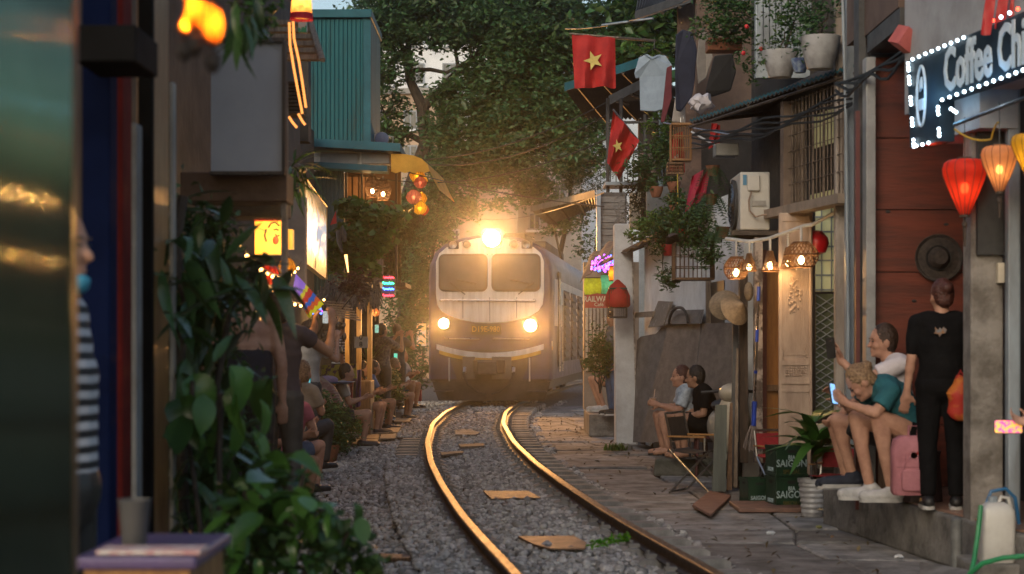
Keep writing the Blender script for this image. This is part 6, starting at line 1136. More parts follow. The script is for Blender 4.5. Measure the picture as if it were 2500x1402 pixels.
WBL = M('warm_fairy', (1,.6,.2), None, 3, .4, em=10, ec=(1,.5,.14)); wbm = MB().ell((0,0,0), .014, n=8, m=5).mesh('bulb'); wbm.materials.append(WBL)
for i, (a, b, lb) in enumerate([((560,560,9.8),(735,640,17.5),'string of warm bulbs sagging under the left shop eave'), ((600,640,12),(800,720,21),'string of warm bulbs hung over the people at left')]):
    pth = sag(P(*a), P(*b), .18, 13); t = T('bulb_string', lb, 'string lights', pth[6]); MB().tube(pth, .005, 5).build('wire', CABLE, t)
    for q in pth[1:-1]: inst('bulb', wbm, t, Matrix.Translation(q-V((0,0,.02))))
    lamp('string_glow', pth[7]-V((-.1,0,.12)), (1,.5,.16), 5, .1, t)
lantern('small red lantern added to light the filming people at left', 655, 668, 14, .16, .17, (.7,.06,.03), 3.5, (1,.5,.2), [(.3,-.5),(.75,-.3),(1,0),(.75,.3),(.3,.5)], 10); lantern('small amber lantern added for light beside the rainbow awning', 700, 652, 16, .16, .16, (.85,.45,.06), 4, (1,.6,.25), [(.3,-.5),(.75,-.3),(1,0),(.75,.3),(.3,.5)], 10)  # both lanterns added to brighten the people on the left

for i, (px, py, d, sz, mt, lb) in enumerate([(800,1090,21.5,.13,TERRA,'terracotta pot at the ballast edge below the dark bush'), (850,1062,25,.12,CERW,'white pot at the ballast edge by the straw hats'), (905,1035,28.6,.12,TERRA,'terracotta pot before the trailing light green plant'), (700,1120,19.5,.14,DGREY,'dark pot beside the green crate at left')]):
    g = P(px, py, d); g.z = 0; q = pot(lb, 1250+g.x*F/d, HY+HC*F/d, d, sz*.75, sz, sz*1.7, mt, 16)
    pxx = 1250+g.x*F/d; pyy = HY+(HC-sz*1.7)*F/d; shrub('green leafy plant in the '+lb, q, [(pxx, pyy-28, d, .17, .9), (pxx-18, pyy-12, d, .14, .8), (pxx+18, pyy-18, d, .14, .8)], 520, .065, [LEAFM, LEAFB][i % 2], st=.006)

shrub('mid green leafy groundcover bush spilling toward the ballast at bottom left', V((-.85, 6.5, 0)), [(620,1230,6.4,.13,.8),(690,1300,6.3,.14,.8),(760,1330,6.3,.13,.8),(830,1350,6.4,.12,.7),(880,1390,6.4,.10,.7),(600,1360,6.2,.14,.8),(700,1190,6.6,.10,.9)], 700, .06, LEAFM, wid=.6)
# ---------------------------------------------------------------- left side, farther: teal tower, awning house, shacks
def ribs(mb, px0, px1, py0, py1, d, n, amp=.02):
    a, b = P(px0, py1, d), P(px1, py0, d)
    def pr(u): k = (u*n) % 1; return amp if k < .35 else (amp*(1-(k-.35)/.1) if k < .45 else (0 if k < .9 else amp*(k-.9)/.1))
    return mb.grid(n*10, 1, lambda u, v: V((a.x+(b.x-a.x)*u, d-pr(u), a.z+(b.z-a.z)*v)), (0, .01, 0))
tw = T('teal_tower', 'tall teal corrugated metal tower on the roof at left', 'tower', P(828, 352, 27.5))
ribs(MB(), 750, 886, 48, 352, 27.5, 13).build('corrugated_sheet', TEAL, tw); a, b = P(750,352,27.55), P(886,352,27.55)
MB().bx(P(887,0,27.5).x, P(905,0,27.5).x, 27.49, 27.53, P(0,352,27.5).z, P(0,40,27.5).z).build('corner_strip', TEALD, tw); MB().bx(a.x, P(905,0,27.5).x, 27.56, 29.5, a.z, P(0,42,27.5).z).build('core', TEAL, tw)
MB().bx(P(748,0,27.4).x, P(907,0,27.4).x, 27.42, 29.6, P(0,42,27.4).z, P(0,22,27.4).z).build('top_flashing', TEALD, tw, bev=.01)
sm_ = MB().ell((0,0,0), .008, n=6, m=4).mesh('screw'); sm_.materials.append(DGREY)
for y in (194, 292):
    for x in (757, 793, 825, 848, 870): inst('screw', sm_, tw, Matrix.Translation(P(x, y, 27.475)))
ah = T('awning_house', 'left house with teal eaves, transom windows and warm lit interior', 'house', P(860, 640, 28)+V((0,0,-1.5)))
mb = MB(); a, b = P(748,347,27.2), P(977,360,27.2); mb.hexa([a+V((0,0,-.06)), b+V((0,0,-.06)), b+V((0,2.5,-.06)), a+V((0,2.5,-.06)), a+V((0,0,.06)), b+V((0,0,.06)), b+V((0,2.5,.06)), a+V((0,2.5,.06))]); mb.build('upper_eave', TEALD, ah)
mb = MB(); a, b = P(756,402,27.0), P(945,412,27.0); mb.hexa([a+V((0,0,-.04)), b+V((0,0,-.04)), b+V((0,.5,-.04)), a+V((0,.5,-.04)), a+V((0,0,.045)), b+V((0,0,.045)), b+V((0,.5,.045)), a+V((0,.5,.045))]); mb.build('lower_eave', TEALD, ah)
m = MB(); fb(m, 752, 372, 954, 402, 27.6, .1); m.build('transom_wall', M('transom_white', (.42,.42,.42), None, 4, .6), ah)
for x0, x1 in ((782, 872), (882, 950)): m = MB(); fb(m, x0, 376, x1, 399, 27.55, .04); w = m.build('transom_window', M('frosted', (.34,.36,.38), (.26,.27,.29), 2, .2), ah); m = MB(); fb(m, x0-4, 372, x0, 402, 27.53, .06); m.build('frame', PWH, w)
m = MB(); fb(m, 752, 410, 770, 700, 27.6, .1); m.build('side_wall', WHITEW, ah)
ribs(MB(), 762, 840, 418, 720, 27.4, 8).build('corrugated_sheet', M('teal_dull', (.055,.10,.115), (.04,.075,.085), 3, .5), ah)
MB().bx(P(838,0,29).x, P(975,0,29).x, 29.4, 29.5, P(0,700,29).z, P(0,405,29).z).build('back_wall', M('inner_brown', (.13,.075,.04), None, 4, .8), ah)
for x in (842, 880, 905, 965): m = MB(); fb(m, x, 420, x+5, 700, 27.8, .08); m.build('post', DARKW, ah)
for i in range(4): m = MB(); fb(m, 846+i*16, 432, 858+i*16, 520, 29.2, .05); m.build('inner_panel', M('lit_wood', (.28,.15,.07), None, 6, .6), ah)
m = MB(); fb(m, 840, 690, 990, 700, 27.5, 1.5); m.build('balcony_floor', DARKW, ah)
for i in range(10): MB().tube([P(892+i*4, 585, 27.6), P(892+i*4, 625, 27.6)], .008, 5).build('baluster', PALEW, ah)
MB().tube([P(888,628,27.6), P(934,640,27.6)], .014, 5).build('balcony_rail', PALEW, ah)
lamp('room_light', P(900,450,28.6), (1,.5,.18), 14, .08, ah)
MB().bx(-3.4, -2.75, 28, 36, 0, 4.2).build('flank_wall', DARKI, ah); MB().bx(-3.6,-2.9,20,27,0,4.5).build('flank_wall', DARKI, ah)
for i, (x, y, w, lb) in enumerate([(909,455,.22,'rattan lamp glowing under teal eave, left one'), (935,462,.24,'rattan lamp glowing under teal eave, right one')]):
    wovenlamp(lb, x, y-32, y-24, y+26, 27.3, w, 'ball', 5)
# yellow awning
ya = T('yellow_awning', 'curved yellow canvas awning beside the train with lanterns below', 'awning', P(1010, 460, 28)); YC = M('yellow_canvas', (.75,.45,.06), (.62,.34,.04), 4, .7, tr=.35)
arc = [(955,376),(985,376),(1010,380),(1030,388),(1043,402),(1050,418),(1060,440),(1072,462)]; q = [P(x, y, 27.3) for x, y in arc]
MB().grid(len(q)-1, 6, lambda u, v: q[min(int(round(u*(len(q)-1))), len(q)-1)]+V((.15*v, 2.4*v, .0)), (0,0,-.012)).build('canopy', YC, ya, smooth=True)
end = [(955,376),(985,376),(1010,380),(1030,388),(1043,402),(1050,418)]+[(1046-i*11.4, 420+(3 if i % 2 else -1)) for i in range(9)]; MB().prism([(p.x, p.z) for p in [P(x, y, 27.28) for x, y in end]], lambda x, t, z: V((x, 27.28+t, z)), 0, .015).build('end_panel', YC, ya)
for v in (.35, .7, 1): MB().tube([p+V((.15*v, 2.4*v, -.03)) for p in q], .012, 5).build('hoop', DGREY, ya)
LB = [(.3,-.5),(.75,-.3),(1,0),(.75,.3),(.3,.5)]
for i, (x, y, d, w, c, lb) in enumerate([(1018,428,27.9,.24,(.85,.5,.05),'yellow lantern highest under the yellow awning'), (1026,442,28.2,.24,(.85,.55,.08),'yellow lantern second under the yellow awning'), (1026,446,27.7,.20,(.45,.12,.12),'plum lantern under the awning between yellow ones'), (1010,481,27.6,.24,(.55,.20,.17),'dusty pink lantern below the awning'),
        (1024,485,28.0,.24,(.85,.5,.05),'yellow lantern behind the dusty pink one'), (1025,508,27.7,.23,(.85,.55,.05),'lowest yellow lantern below the awning'), (1032,512,28.1,.2,(.6,.1,.06),'red lantern behind the lowest yellow lantern')]): lantern(lb, x, y, d, w, w*.88, c, 18, (1,.68,.3), LB, 10)
# tree in front of awning house
b = V((-2.3, 26.4, 0)); t = T('papaya_tree', 'light green broad-lobed tree in front of the awning house', 'tree', b)
MB().tube(wob(b, P(862,700,26.2), 3, .04)+[P(874,640,26), P(888,590,26)], [.05,.045,.04,.04,.035,.03], 8).build('trunk', BARK, t, smooth=True)
for q_ in [(850,560),(930,560),(960,520),(860,510),(830,640)]: MB().tube(wob(P(878,640,26), P(*q_, 26), 4, .03), [.03,.025,.02,.014,.008], 6).build('limb', BARK, t, smooth=True)
v, f = leafcloud(clump([(tuple(P(x, y, d+3.8)), (r*1.15, r*1.15, r*.7)) for x, y, d, r in [(855,510,22.2,.2),(890,540,22,.24),(930,540,22.2,.24),(960,525,22.4,.16),(850,580,22,.22),(900,590,21.8,.24),(830,640,22,.2),(925,585,22,.2),(870,640,21.8,.2),(835,600,22.2,.16),(905,660,21.9,.14)]], 2300, .34, 14), .125, .7, .75); fast('crown', v, f, LEAFB, t)
shrub('curtain of trailing moss vine below the awning house', P(972, 560, 29), [(965,600,28.5,.10,3),(975,640,28.5,.1,3),(950,660,28.5,.12,2),(990,560,28.8,.14,1.4),(1000,540,29,.2,.7)], 2200, .055, M('leaf_moss', (.06,.075,.02), (.04,.05,.015), 4, .6, isl=.4, tr=.25), droop=1.2)
shrub('dark red leaved plant beside the thatched roof', V((-2.6,23,1.2)), [(850,685,22.6,.16,1),(880,700,22.6,.16,.9)], 500, .07, M('leaf_maroon', (.09,.025,.025), (.06,.03,.02), 4, .5, isl=.4, tr=.2))
MB().tube([P(842,590,21.5), P(838,570,21.5), P(832,558,21.5), P(828,565,21.5), P(828,590,21.5), P(836,618,21.5)], [.02,.04,.045,.04,.03,.01], 8).build('dry_pod', DARKW, label='long brown dry leaf pod hanging beside the light tree', cat='leaf pod', smooth=True)
MB().tube([P(844,622,21.4), P(850,665,21.4)], [.02,.008], 7).build('torch_light', M('torch', (1,.6,.2), None, 5, .4, em=2.5, ec=(1,.55,.2)), label='slim glowing lamp among leaves beside the light tree', cat='lamp', smooth=True)
f_ = P(812, 535, 21); MB().add([tuple(P(806,550,21)), tuple(P(822,545,21)), tuple(P(820,515,21)), tuple(P(806,550,21.02)), tuple(P(822,545,21.02)), tuple(P(820,515,21.02))], [(0,1,2),(5,4,3),(0,3,4,1),(1,4,5,2),(2,5,3,0)]).build('red_pennant', REDC, label='small red pennant in front of teal corrugated wall', cat='pennant')
# thatched shack
th = T('thatched_shack', 'ramshackle thatched stall with golden posts at left of the track', 'shack', V((-2.8, 25, 0)))
mb = MB()
for i in range(420):
    u = random.random(); v0 = rv(0, .7); f0 = P(790,690,22.5).lerp(P(925,690,26.5), u); e0 = P(760,770,21.5).lerp(P(930,750,25.5), u); a_ = f0.lerp(e0, v0)+V((rv(-.04,.04), rv(-.04,.04), rv(0,.06))); b_ = f0.lerp(e0, min(1.12, v0+rv(.25,.5)))+V((rv(-.06,.06), rv(-.05,.05), rv(-.04,.02))); mb.tube([a_, b_], [.009,.005], 4, False)
mb.build('thatch', M('thatch_straw', (.22,.165,.12), (.12,.09,.07), 12, .9, isl=.35), th, kind='stuff')
for i in range(7): a_, b_ = P(785+i*6, 738+i*6, 21.8-.05*i), P(850+i*5, 742+i*7, 23.5-.05*i); MB().hexa([a_, b_, b_+V((0,.08,0)), a_+V((0,.08,0)), a_+V((0,0,.02)), b_+V((0,0,.02)), b_+V((0,.08,.02)), a_+V((0,.08,.02))]).build('roof_batten', PALEW, th)
GOLD = M('golden_wood', (.42,.24,.07), (.3,.16,.05), 5, .5, stretch=(6,6,1))
m = MB(); fb(m, 782, 930, 905, 1090, 26.9, .7); m.build('counter', WOOD, th, bev=.01)
for x, d, mt in [(848,27,GOLD),(858,27.2,M('cream_post', (.55,.45,.25), None, 4, .6)),(876,27.3,GOLD),(902,27.5,GOLD)]: a_ = P(x, 900, d); MB().bx(a_.x-.035, a_.x+.035, d, d+.07, .84, P(0,735,d).z).build('post', mt, th)
for i in range(12): m = MB(); fb(m, 782, 790+i*11, 843, 798+i*11, 28.5, .04); m.build('wall_plank', DARKW, th)
m = MB(); fb(m, 770, 700, 925, 1000, 31.2, .1); m.build('rear_wall', DARKI, th)
lamp('stall_light', P(862,800,26.4), (1,.6,.25), 24, .06, th)
m = MB(); fb(m, 865, 822, 898, 850, 24.8, .03); nb = m.build('number_board', M('board_white', (.42,.38,.33), None, 5, .7), label='small board with black numerals hung on the stall post', cat='sign')
text('lettering', '0\n8', BLACK, nb, facing(P(881, 833, 24.795)), .09, .002, .003)
mb = MB()
for i in range(22):
    p = P(785+rv(0,55), 790+rv(0,70), 22.8); MB
    mb.tube([p+V((0,0,.15)), p], .003, 4); mb.ell(p, (rv(.02,.04), rv(.02,.04), rv(.03,.06)), n=7, m=5)
mb.build('hanging_trinkets', M('trinket', (.3,.28,.25), (.12,.08,.06), 9, .25, m=.6), th, kind='stuff')
m = MB(); fb(m, 905, 610, 935, 700, 27.2, .06); m.build('pale_door', M('pale_boards', (.30,.24,.19), None, 5, .7, stretch=(6,1,1)), th)
m = MB(); fb(m, 893, 690, 932, 703, 26.8, .3); m.build('lit_box', M('lit_box', (.6,.4,.2), None, 5, .6, em=.35), th)
# led sign
ld = T('led_sign', 'hexagonal board with rows of red, green and blue LEDs', 'sign', P(945, 730, 27)); q = [P(x, y, 27) for x, y in [(932,678),(948,668),(964,680),(964,715),(948,728),(932,718)]]; MB().prism([(p.x,p.z) for p in q], lambda x, t, z: V((x, 27+t, z)), 0, .05).build('board', M('led_board', (.06,.06,.09), None, 5, .4), ld)
for r_, (y, c) in enumerate([(676,'r'),(690,'g'),(704,'b'),(720,'r')]):
    me = MB().ell((0,0,0), .013, n=6, m=4).mesh('led'); cc = {'r': (1,.03,.05), 'g': (.03,1,.35), 'b': (.05,.2,1)}[c]; me.materials.append(M('led_dot_'+c, cc, None, 3, .4, em=7, ec=cc))
    for i in range(9): inst('led', me, ld, Matrix.Translation(P(936+i*3+.0, y+3*abs(math.sin(i*1.3)), 26.98)))
lantern('small round lantern glowing orange and blue below LED sign', 918, 763, 26.5, .12, .12, (.8,.4,.2), 1.5, (1,.6,.3), LB, 8)
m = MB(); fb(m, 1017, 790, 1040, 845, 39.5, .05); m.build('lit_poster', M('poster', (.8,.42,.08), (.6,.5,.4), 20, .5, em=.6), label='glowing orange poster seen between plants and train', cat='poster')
# rooftop items
rf = T('roof_fan_unit', 'blue and white fan unit on the roof beside teal tower', 'fan unit', P(925, 352, 28.2)); m = MB(); fb(m, 905, 328, 925, 352, 28.2, .3); m.build('casing', PWH, rf, bev=.01); MB().lathe([(.01,.05),(.10,.04),(.11,0),(.10,-.02)], P(932,340,28.2), 18, RX90).build('fan_guard', M('fan_blue', (.10,.15,.28), None, 5, .4), rf, smooth=True); MB().tube([P(918,325,28.3), P(960,335,28.3), P(958,355,28.3)], .008, 5).build('pipe', PWH, rf)
# ---------------------------------------------------------------- people
def remesh(mb, vox, it=3):
    me = mb.mesh('tmp'); o = bpy.data.objects.new('tmp', me); SC.collection.objects.link(o)
    r = o.modifiers.new('r', 'REMESH'); r.mode = 'VOXEL'; r.voxel_size = vox; r.use_smooth_shade = True
    s = o.modifiers.new('s', 'SMOOTH'); s.factor = .5; s.iterations = it
    m2 = bpy.data.meshes.new_from_object(o.evaluated_get(bpy.context.evaluated_depsgraph_get())); bpy.data.objects.remove(o); bpy.data.meshes.remove(me)
    m2.polygons.foreach_set('use_smooth', [True]*len(m2.polygons)); return m2
def rm(name, mb, mat, par, vox, it=3):
    me = remesh(mb, vox, it); me.name = name; me.materials.clear(); me.materials.append(mat)
    o = bpy.data.objects.new(name, me); SC.collection.objects.link(o); o.parent = par; WM[o] = WM[par].copy(); return o
def basis(fwd, up=V((0, 0, 1))):
    f = V(fwd).normalized(); l = f.cross(up).normalized(); u = l.cross(f).normalized(); return Matrix((l, f, u)).transposed(), l, f, u
def hand(mb, w, d, n, side, curl, fr=.0085):
    d = V(d).normalized(); n = V(n); n = (n-d*n.dot(d)).normalized(); t = d.cross(n)*side; R = Matrix((t, n, d)).transposed()
    mb.ell(w+d*.045, (.041, .016, .052), R, 10, 7); mb.cap(w-d*.02, .026, w+d*.03, .03, 8)
    for k, (o, L) in enumerate(((-.03, .062), (-.011, .075), (.009, .080), (.028, .072))):
        p = w+d*.085+t*o; a = .15+curl*.3
        for s, f_ in ((.45, 0), (.32, 1), (.25, 2)):
            dd_ = d*math.cos(a)+n*math.sin(a); q = p+dd_*L*s*1.1; mb.cap(p, fr*(1-.1*f_), q, fr*(.92-.1*f_), 7); p = q; a += curl*.55
    p = w+d*.025+t*.036; q = p+(d*.7+t*.6+n*.25).normalized()*.038; mb.cap(p, .012, q, .0105, 7); mb.cap(q, .0105, q+(d*.85+t*.15+n*(.2+.4*curl)).normalized()*.032, .0085, 7)
STD = dict(pel=(0,0,.92), che=(0,.0,1.2), nec=(0,.015,1.40), hea=(0,-.01,1.545), shL=(-.17,.01,1.365), shR=(.17,.01,1.365), elL=(-.22,.03,1.09), elR=(.22,.03,1.09), wrL=(-.23,-.05,.85), wrR=(.23,-.05,.85),
 hpL=(-.09,0,.90), hpR=(.09,0,.90), knL=(-.10,-.02,.49), knR=(.10,-.02,.49), anL=(-.10,.02,.09), anR=(.10,.02,.09), toL=(-.11,-.15,.035), toR=(.11,-.15,.035))
def person(label, loc, yaw, J, look=(0,-1,0), top=None, sleeve=.55, bottom=None, blen=.6, shoes=None, hair=None, style='short', skin=SKIN, vox=.009, curl=.7, sc=1, hd=None, mask=None, long_=False, extra=None, wide=1):
    t = T('person', label, 'person', loc, math.radians(yaw)); Jx = {k: V(v)*sc for k, v in {**STD, **J}.items()}; j = lambda k: Jx[k]
    mb = MB(); lat = (j('shR')-j('shL')).normalized(); up = (j('nec')-j('pel')).normalized(); fw = lat.cross(up)*-1; RT = Matrix((lat, fw, up)).transposed()
    def torso(b, e, lo=0., flat=.0):
        for i in range(7):
            u = i/6; c = j('pel').lerp(j('che'), u)
            if u < lo: continue
            w = (.165-.05*math.sin(u*math.pi)*.5+.004*u)*wide; b.ell(c, ((w+e)*sc, (.112+e)*sc, (.10+e)*sc), RT, 14, 8)
        b.ell(j('che').lerp(j('nec'), .4), ((.165+e)*sc, (.10+e)*sc, (.11+e)*sc), RT, 14, 8)
        b.cap(j('shL').lerp(j('shR'), .12), (.062+e)*sc, j('shR').lerp(j('shL'), .12), (.062+e)*sc, 10); b.cap(j('shL').lerp(j('nec'), .4), (.055+e)*sc, j('nec')-up*.03*sc, (.056+e*.6)*sc, 10); b.cap(j('shR').lerp(j('nec'), .4), (.055+e)*sc, j('nec')-up*.03*sc, (.056+e*.6)*sc, 10)
    torso(mb, 0)
    mb.cap(j('nec')-up*.05*sc, .056*sc, j('hea')-V((0,0,.04))*sc, .05*sc, 10)
    RH, l, f, u = basis(look); h = j('hea'); S_ = lambda *r: V(r)*sc
    mb.ell(h+u*.012*sc, S_(.074,.09,.108), RH, 16, 12).ell(h+f*.028*sc-u*.062*sc, S_(.052,.062,.052), RH, 12, 8).cap(h+f*.083*sc+u*.006*sc, .010*sc, h+f*.104*sc-u*.024*sc, .0145*sc, 8)
    mb.ell(h+f*.085*sc-u*.058*sc, S_(.024,.013,.010), RH, 8, 6).ell(h+f*.076*sc-u*.088*sc, S_(.022,.018,.018), RH, 8, 6).ell(h+f*.072*sc+u*.03*sc, S_(.05,.02,.012), RH, 10, 6)
    for s in (-1, 1): mb.ell(h+l*s*.076*sc-f*.008*sc-u*.008*sc, S_(.010,.022,.031), RH, 8, 6).ell(h+l*s*.035*sc+f*.06*sc-u*.025*sc, S_(.03,.03,.03), RH, 8, 6)
    for s, sd_ in (('L', -1), ('R', 1)):
        mb.cap(j('sh'+s), .050*sc, j('el'+s), .038*sc, 10).cap(j('el'+s), .039*sc, j('wr'+s), .026*sc, 10).ell(j('el'+s).lerp(j('wr'+s), .28), (.042*sc,)*3, None, 8, 6)
        dr, nr = (hd or {}).get(s, ((j('wr'+s)-j('el'+s)), V((0,-1,0)) if abs((j('wr'+s)-j('el'+s)).normalized().y) < .8 else V((0,0,-1)))); hand(mb, j('wr'+s), dr, nr, sd_, curl, .0085 if vox < .01 else .0105)
        mb.cap(j('hp'+s), .088*sc, j('kn'+s), .056*sc, 12).cap(j('kn'+s), .055*sc, j('an'+s), .036*sc, 12)
        ax = (j('an'+s)-j('kn'+s)).normalized(); bk = (j('an'+s)-j('to'+s)); bk.z = 0; bk.normalize(); mb.ell(j('kn'+s).lerp(j('an'+s), .3)+bk*.016*sc, S_(.05,.05,.13), basis(bk, -ax)[0], 10, 8)
        mb.cap(j('an'+s)-V((0,0,.035))*sc+bk*.03*sc, .036*sc, j('to'+s), .03*sc, 10)
    rm('body', mb, skin, t, vox, 3)
    if vox < .012:
        for s in (-1, 1): MB().ell(h+l*s*.032*sc+f*.083*sc+u*.008*sc, S_(.013,.007,.006), RH, 8, 5).build('eye', BLACK, t, local=True, smooth=True); MB().ell(h+l*s*.033*sc+f*.086*sc+u*.028*sc, S_(.019,.005,.004), RH, 8, 4).build('eyebrow', HAIRB, t, local=True)
    if top:
        mb = MB()
        if sleeve < 0:
            for i in range(6): mb.ell(j('pel').lerp(j('che'), i/7), (.178*sc, .126*sc, .115*sc), RT, 14, 8)
            for q in (-1, 1): mb.tube([j('che')+lat*q*.09*sc+fw*.11*sc, j('nec')+lat*q*.085*sc-up*.01*sc, j('che')+lat*q*.09*sc-fw*.12*sc], .009*sc, 6)
        else: torso(mb, .016, 0.0)
        for s in ('LR' if sleeve >= 0 else ''):
            e = j('sh'+s).lerp(j('el'+s), sleeve); mb.cap(j('sh'+s).lerp(j('shL' if s == 'R' else 'shR'), .1), .066*sc, j('sh'+s), .064*sc, 10).tube([j('sh'+s), j('sh'+s).lerp(e, .5), e], [.064*sc, .066*sc, .068*sc if sleeve < .9 else .045*sc], 12)
            if sleeve > .9 and long_: mb.tube([e, e.lerp(j('wr'+s), .85)], [.048*sc, .038*sc], 12)
        rm('shirt', mb, top, t, vox*1.15, 5)
    if bottom:
        mb = MB().ell(j('pel')-V((0,0,.02))*sc, S_(.185*wide,.135,.13), RT, 14, 10)
        for s in 'LR':
            full = blen >= 1; e = j('hp'+s).lerp(j('kn'+s), min(1, blen)); mb.tube([j('pel').lerp(j('hp'+s), .8), j('hp'+s), e], [.10*sc, .106*sc, (.075 if full else .088)*sc], 12)
            if full: mb.ell(e, (.074*sc,)*3, None, 10, 7).tube([e, j('an'+s)+V((0,0,.0))], [.072*sc, .058*sc], 12)
        rm('trousers' if blen >= 1 else 'shorts', mb, bottom, t, vox*1.2, 5)
    if shoes:
        for s in 'LR':
            bk = (j('an'+s)-j('to'+s)); bk.z = 0; bk.normalize(); a = V((j('an'+s).x, j('an'+s).y, j('to'+s).z)); R2 = basis(-bk)[0]
            mb = MB().cap(a+bk*.045*sc+V((0,0,.012)), .046*sc, j('to'+s)-bk*.02*sc, .042*sc, 12).ell(j('an'+s)-V((0,0,.03))*sc+bk*.01*sc, S_(.05,.06,.05), R2, 10, 7); o = rm('shoe', mb, shoes, t, max(.008, vox), 3)
            c = a.lerp(j('to'+s), .45)-V((0,0,.028))*sc; MB().prism([(x*sc, y*sc) for x, y in rrect(-.047,.047,-.15,.14,.045,4)], lambda x, q, y: c+R2@V((x, y, 0))+V((0,0,q)), -.012*sc, .014*sc).build('sole', SOLE, t, local=True)
    if hair:
        mb = MB().ell(h+u*.028*sc-f*.018*sc, S_(.084,.096,.108), RH, 14, 10)
        if style == 'bun': mb.ell(h-f*.10*sc+u*.055*sc, S_(.042,.042,.042), RH, 10, 8).ell(h-f*.05*sc-u*.02*sc, S_(.07,.06,.07), RH, 10, 8)
        if style == 'long': mb.cap(h-f*.03*sc, .088*sc, h-f*.055*sc-V((0,0,.22))*sc, .075*sc, 12)
        if style == 'bob': mb.ell(h-f*.03*sc-u*.03*sc, S_(.088,.085,.10), RH, 12, 8)
        if style == 'short': mb.ell(h-f*.035*sc-u*.005*sc, S_(.078,.07,.09), RH, 12, 8)
        q = remesh(mb, max(.008, vox), 1); nz = RNG.normal(size=(len(q.vertices), 3))*.0018*sc; co = np.empty(len(q.vertices)*3, dtype=np.float32); q.vertices.foreach_get('co', co); q.vertices.foreach_set('co', (co+nz.ravel()).astype(np.float32)); q.name = 'hair'; q.materials.clear(); q.materials.append(hair); o = bpy.data.objects.new('hair', q); SC.collection.objects.link(o); o.parent = t; WM[o] = WM[t].copy()
    if mask: rm('face_mask', MB().ell(h+f*.048*sc-u*.098*sc, S_(.056,.058,.03), RH, 12, 8).ell(h+f*.06*sc-u*.085*sc, S_(.045,.05,.02), RH, 12, 8), mask, t, vox, 3)
    return t
SOLE = M('sole_white', (.5,.5,.49), None, 6, .6); SHW = M('shoe_white', (.52,.52,.52), (.38,.38,.38), 14, .7, b=.2); BLKC = M('black_shirt', (.006,.006,.007), (.010,.010,.011), 6, .95, spec=.1, b=.7, bs=13)
TEALC = M('teal_shirt', (.02,.13,.16), (.014,.095,.12), 7, .85, b=.7, bs=13); WHC = M('white_polo', (.72,.68,.72), (.6,.56,.6), 6, .85, b=.6, bs=13); HBLO = M('hair_blonde', (.34,.22,.12), (.15,.085,.045), 55, .5, b=.6, bs=80); HBRO = M('hair_brown', (.035,.02,.013), (.06,.032,.02), 60, .45, b=.6, bs=80); HAUB = M('hair_auburn', (.09,.03,.02), (.05,.018,.014), 60, .45, b=.6, bs=80)
def phone(label, c, fwd, up, em=None, col=(.2,.5,.8), L=.15, W=.073, c2=None):
    f = V(fwd).normalized(); u = V(up); u = (u-f*u.dot(f)).normalized(); l = f.cross(u); R = Matrix((l, f, u)).transposed(); c = V(c); t = T('phone', label, 'phone', c)
    MB().prism([(x, y) for x, y in rrect(-W/2, W/2, -L/2, L/2, .012, 3)], lambda x, q, y: c+R@V((x, q, y)), -.004, .004).build('case', BLACK, t)
    if em: MB().prism([(x, y) for x, y in rrect(-W/2+.004, W/2-.004, -L/2+.006, L/2-.006, .008, 3)], lambda x, q, y: c+R@V((x, q, y)), .0042, .0055).build('screen', M('screen_'+label, col, c2 or [x*.45+.1 for x in col], 45, .2, em=em, lo=.45, hi=.55), t)
    MB().lathe([(.01,0),(.01,.003),(.001,.003)], c+R@V((W*.25,-.0041,L*.35)), 10, R@Matrix.Rotation(math.pi/2,3,'X')).build('camera_lens', DGREY, t)
LF = (-1,0,0)
# standing woman in black, back turned
w1 = person('person in black t-shirt and black trousers standing with back turned on the platform', (2.775, 11.9, PL+.016), 172, dict(elL=(-.23,.05,1.08), wrR=(.25,-.02,.84), shL=(-.18,.01,1.36), shR=(.18,.01,1.36), wrL=(-.05,-.25,1.05)), (.35,-1,-.05), BLKC, .9, BLKC, 1, BLACK, HAUB, 'bun', sc=.885, vox=.009, wide=1.08)
W_ = WM[w1]; mb = MB()
for pts in [[(-.04,.012),(-.018,.03),(-.012,.012),(.004,.026),(.012,.008),(.034,.03),(.03,.004),(.04,-.012),(.012,-.016),(.004,-.034),(-.008,-.014),(-.03,-.01)]]: mb.prism(pts, lambda x, q, z: V((x+.02, .128+q, 1.14+z)), -.02, .002)
mb.build('shirt_print', M('print_grey', (.16,.19,.22), (.30,.14,.05), 45, .8), w1, local=True)
bgx = T('red_bag', 'bright red and orange cloth bag beside the person in black', 'bag', P(2345, 1030, 11.75)); mb = MB().ell(P(2345, 975, 11.75), (.085,.07,.15), n=16, m=12); mb.v = [tuple(V(q)+V((.012*math.sin(q[2]*50), .01*math.sin(q[2]*33), .01*math.sin(q[0]*60)))) for q in mb.v]; mb.build('sack', M('bag_red', (.42,.03,.02), (.5,.16,.02), 9, .7, lo=.45, hi=.6), bgx, smooth=True); MB().tube([P(2335,925,11.75), P(2345,905,11.75), P(2356,925,11.75)], .008, 6).build('handle', BRICKR, bgx)
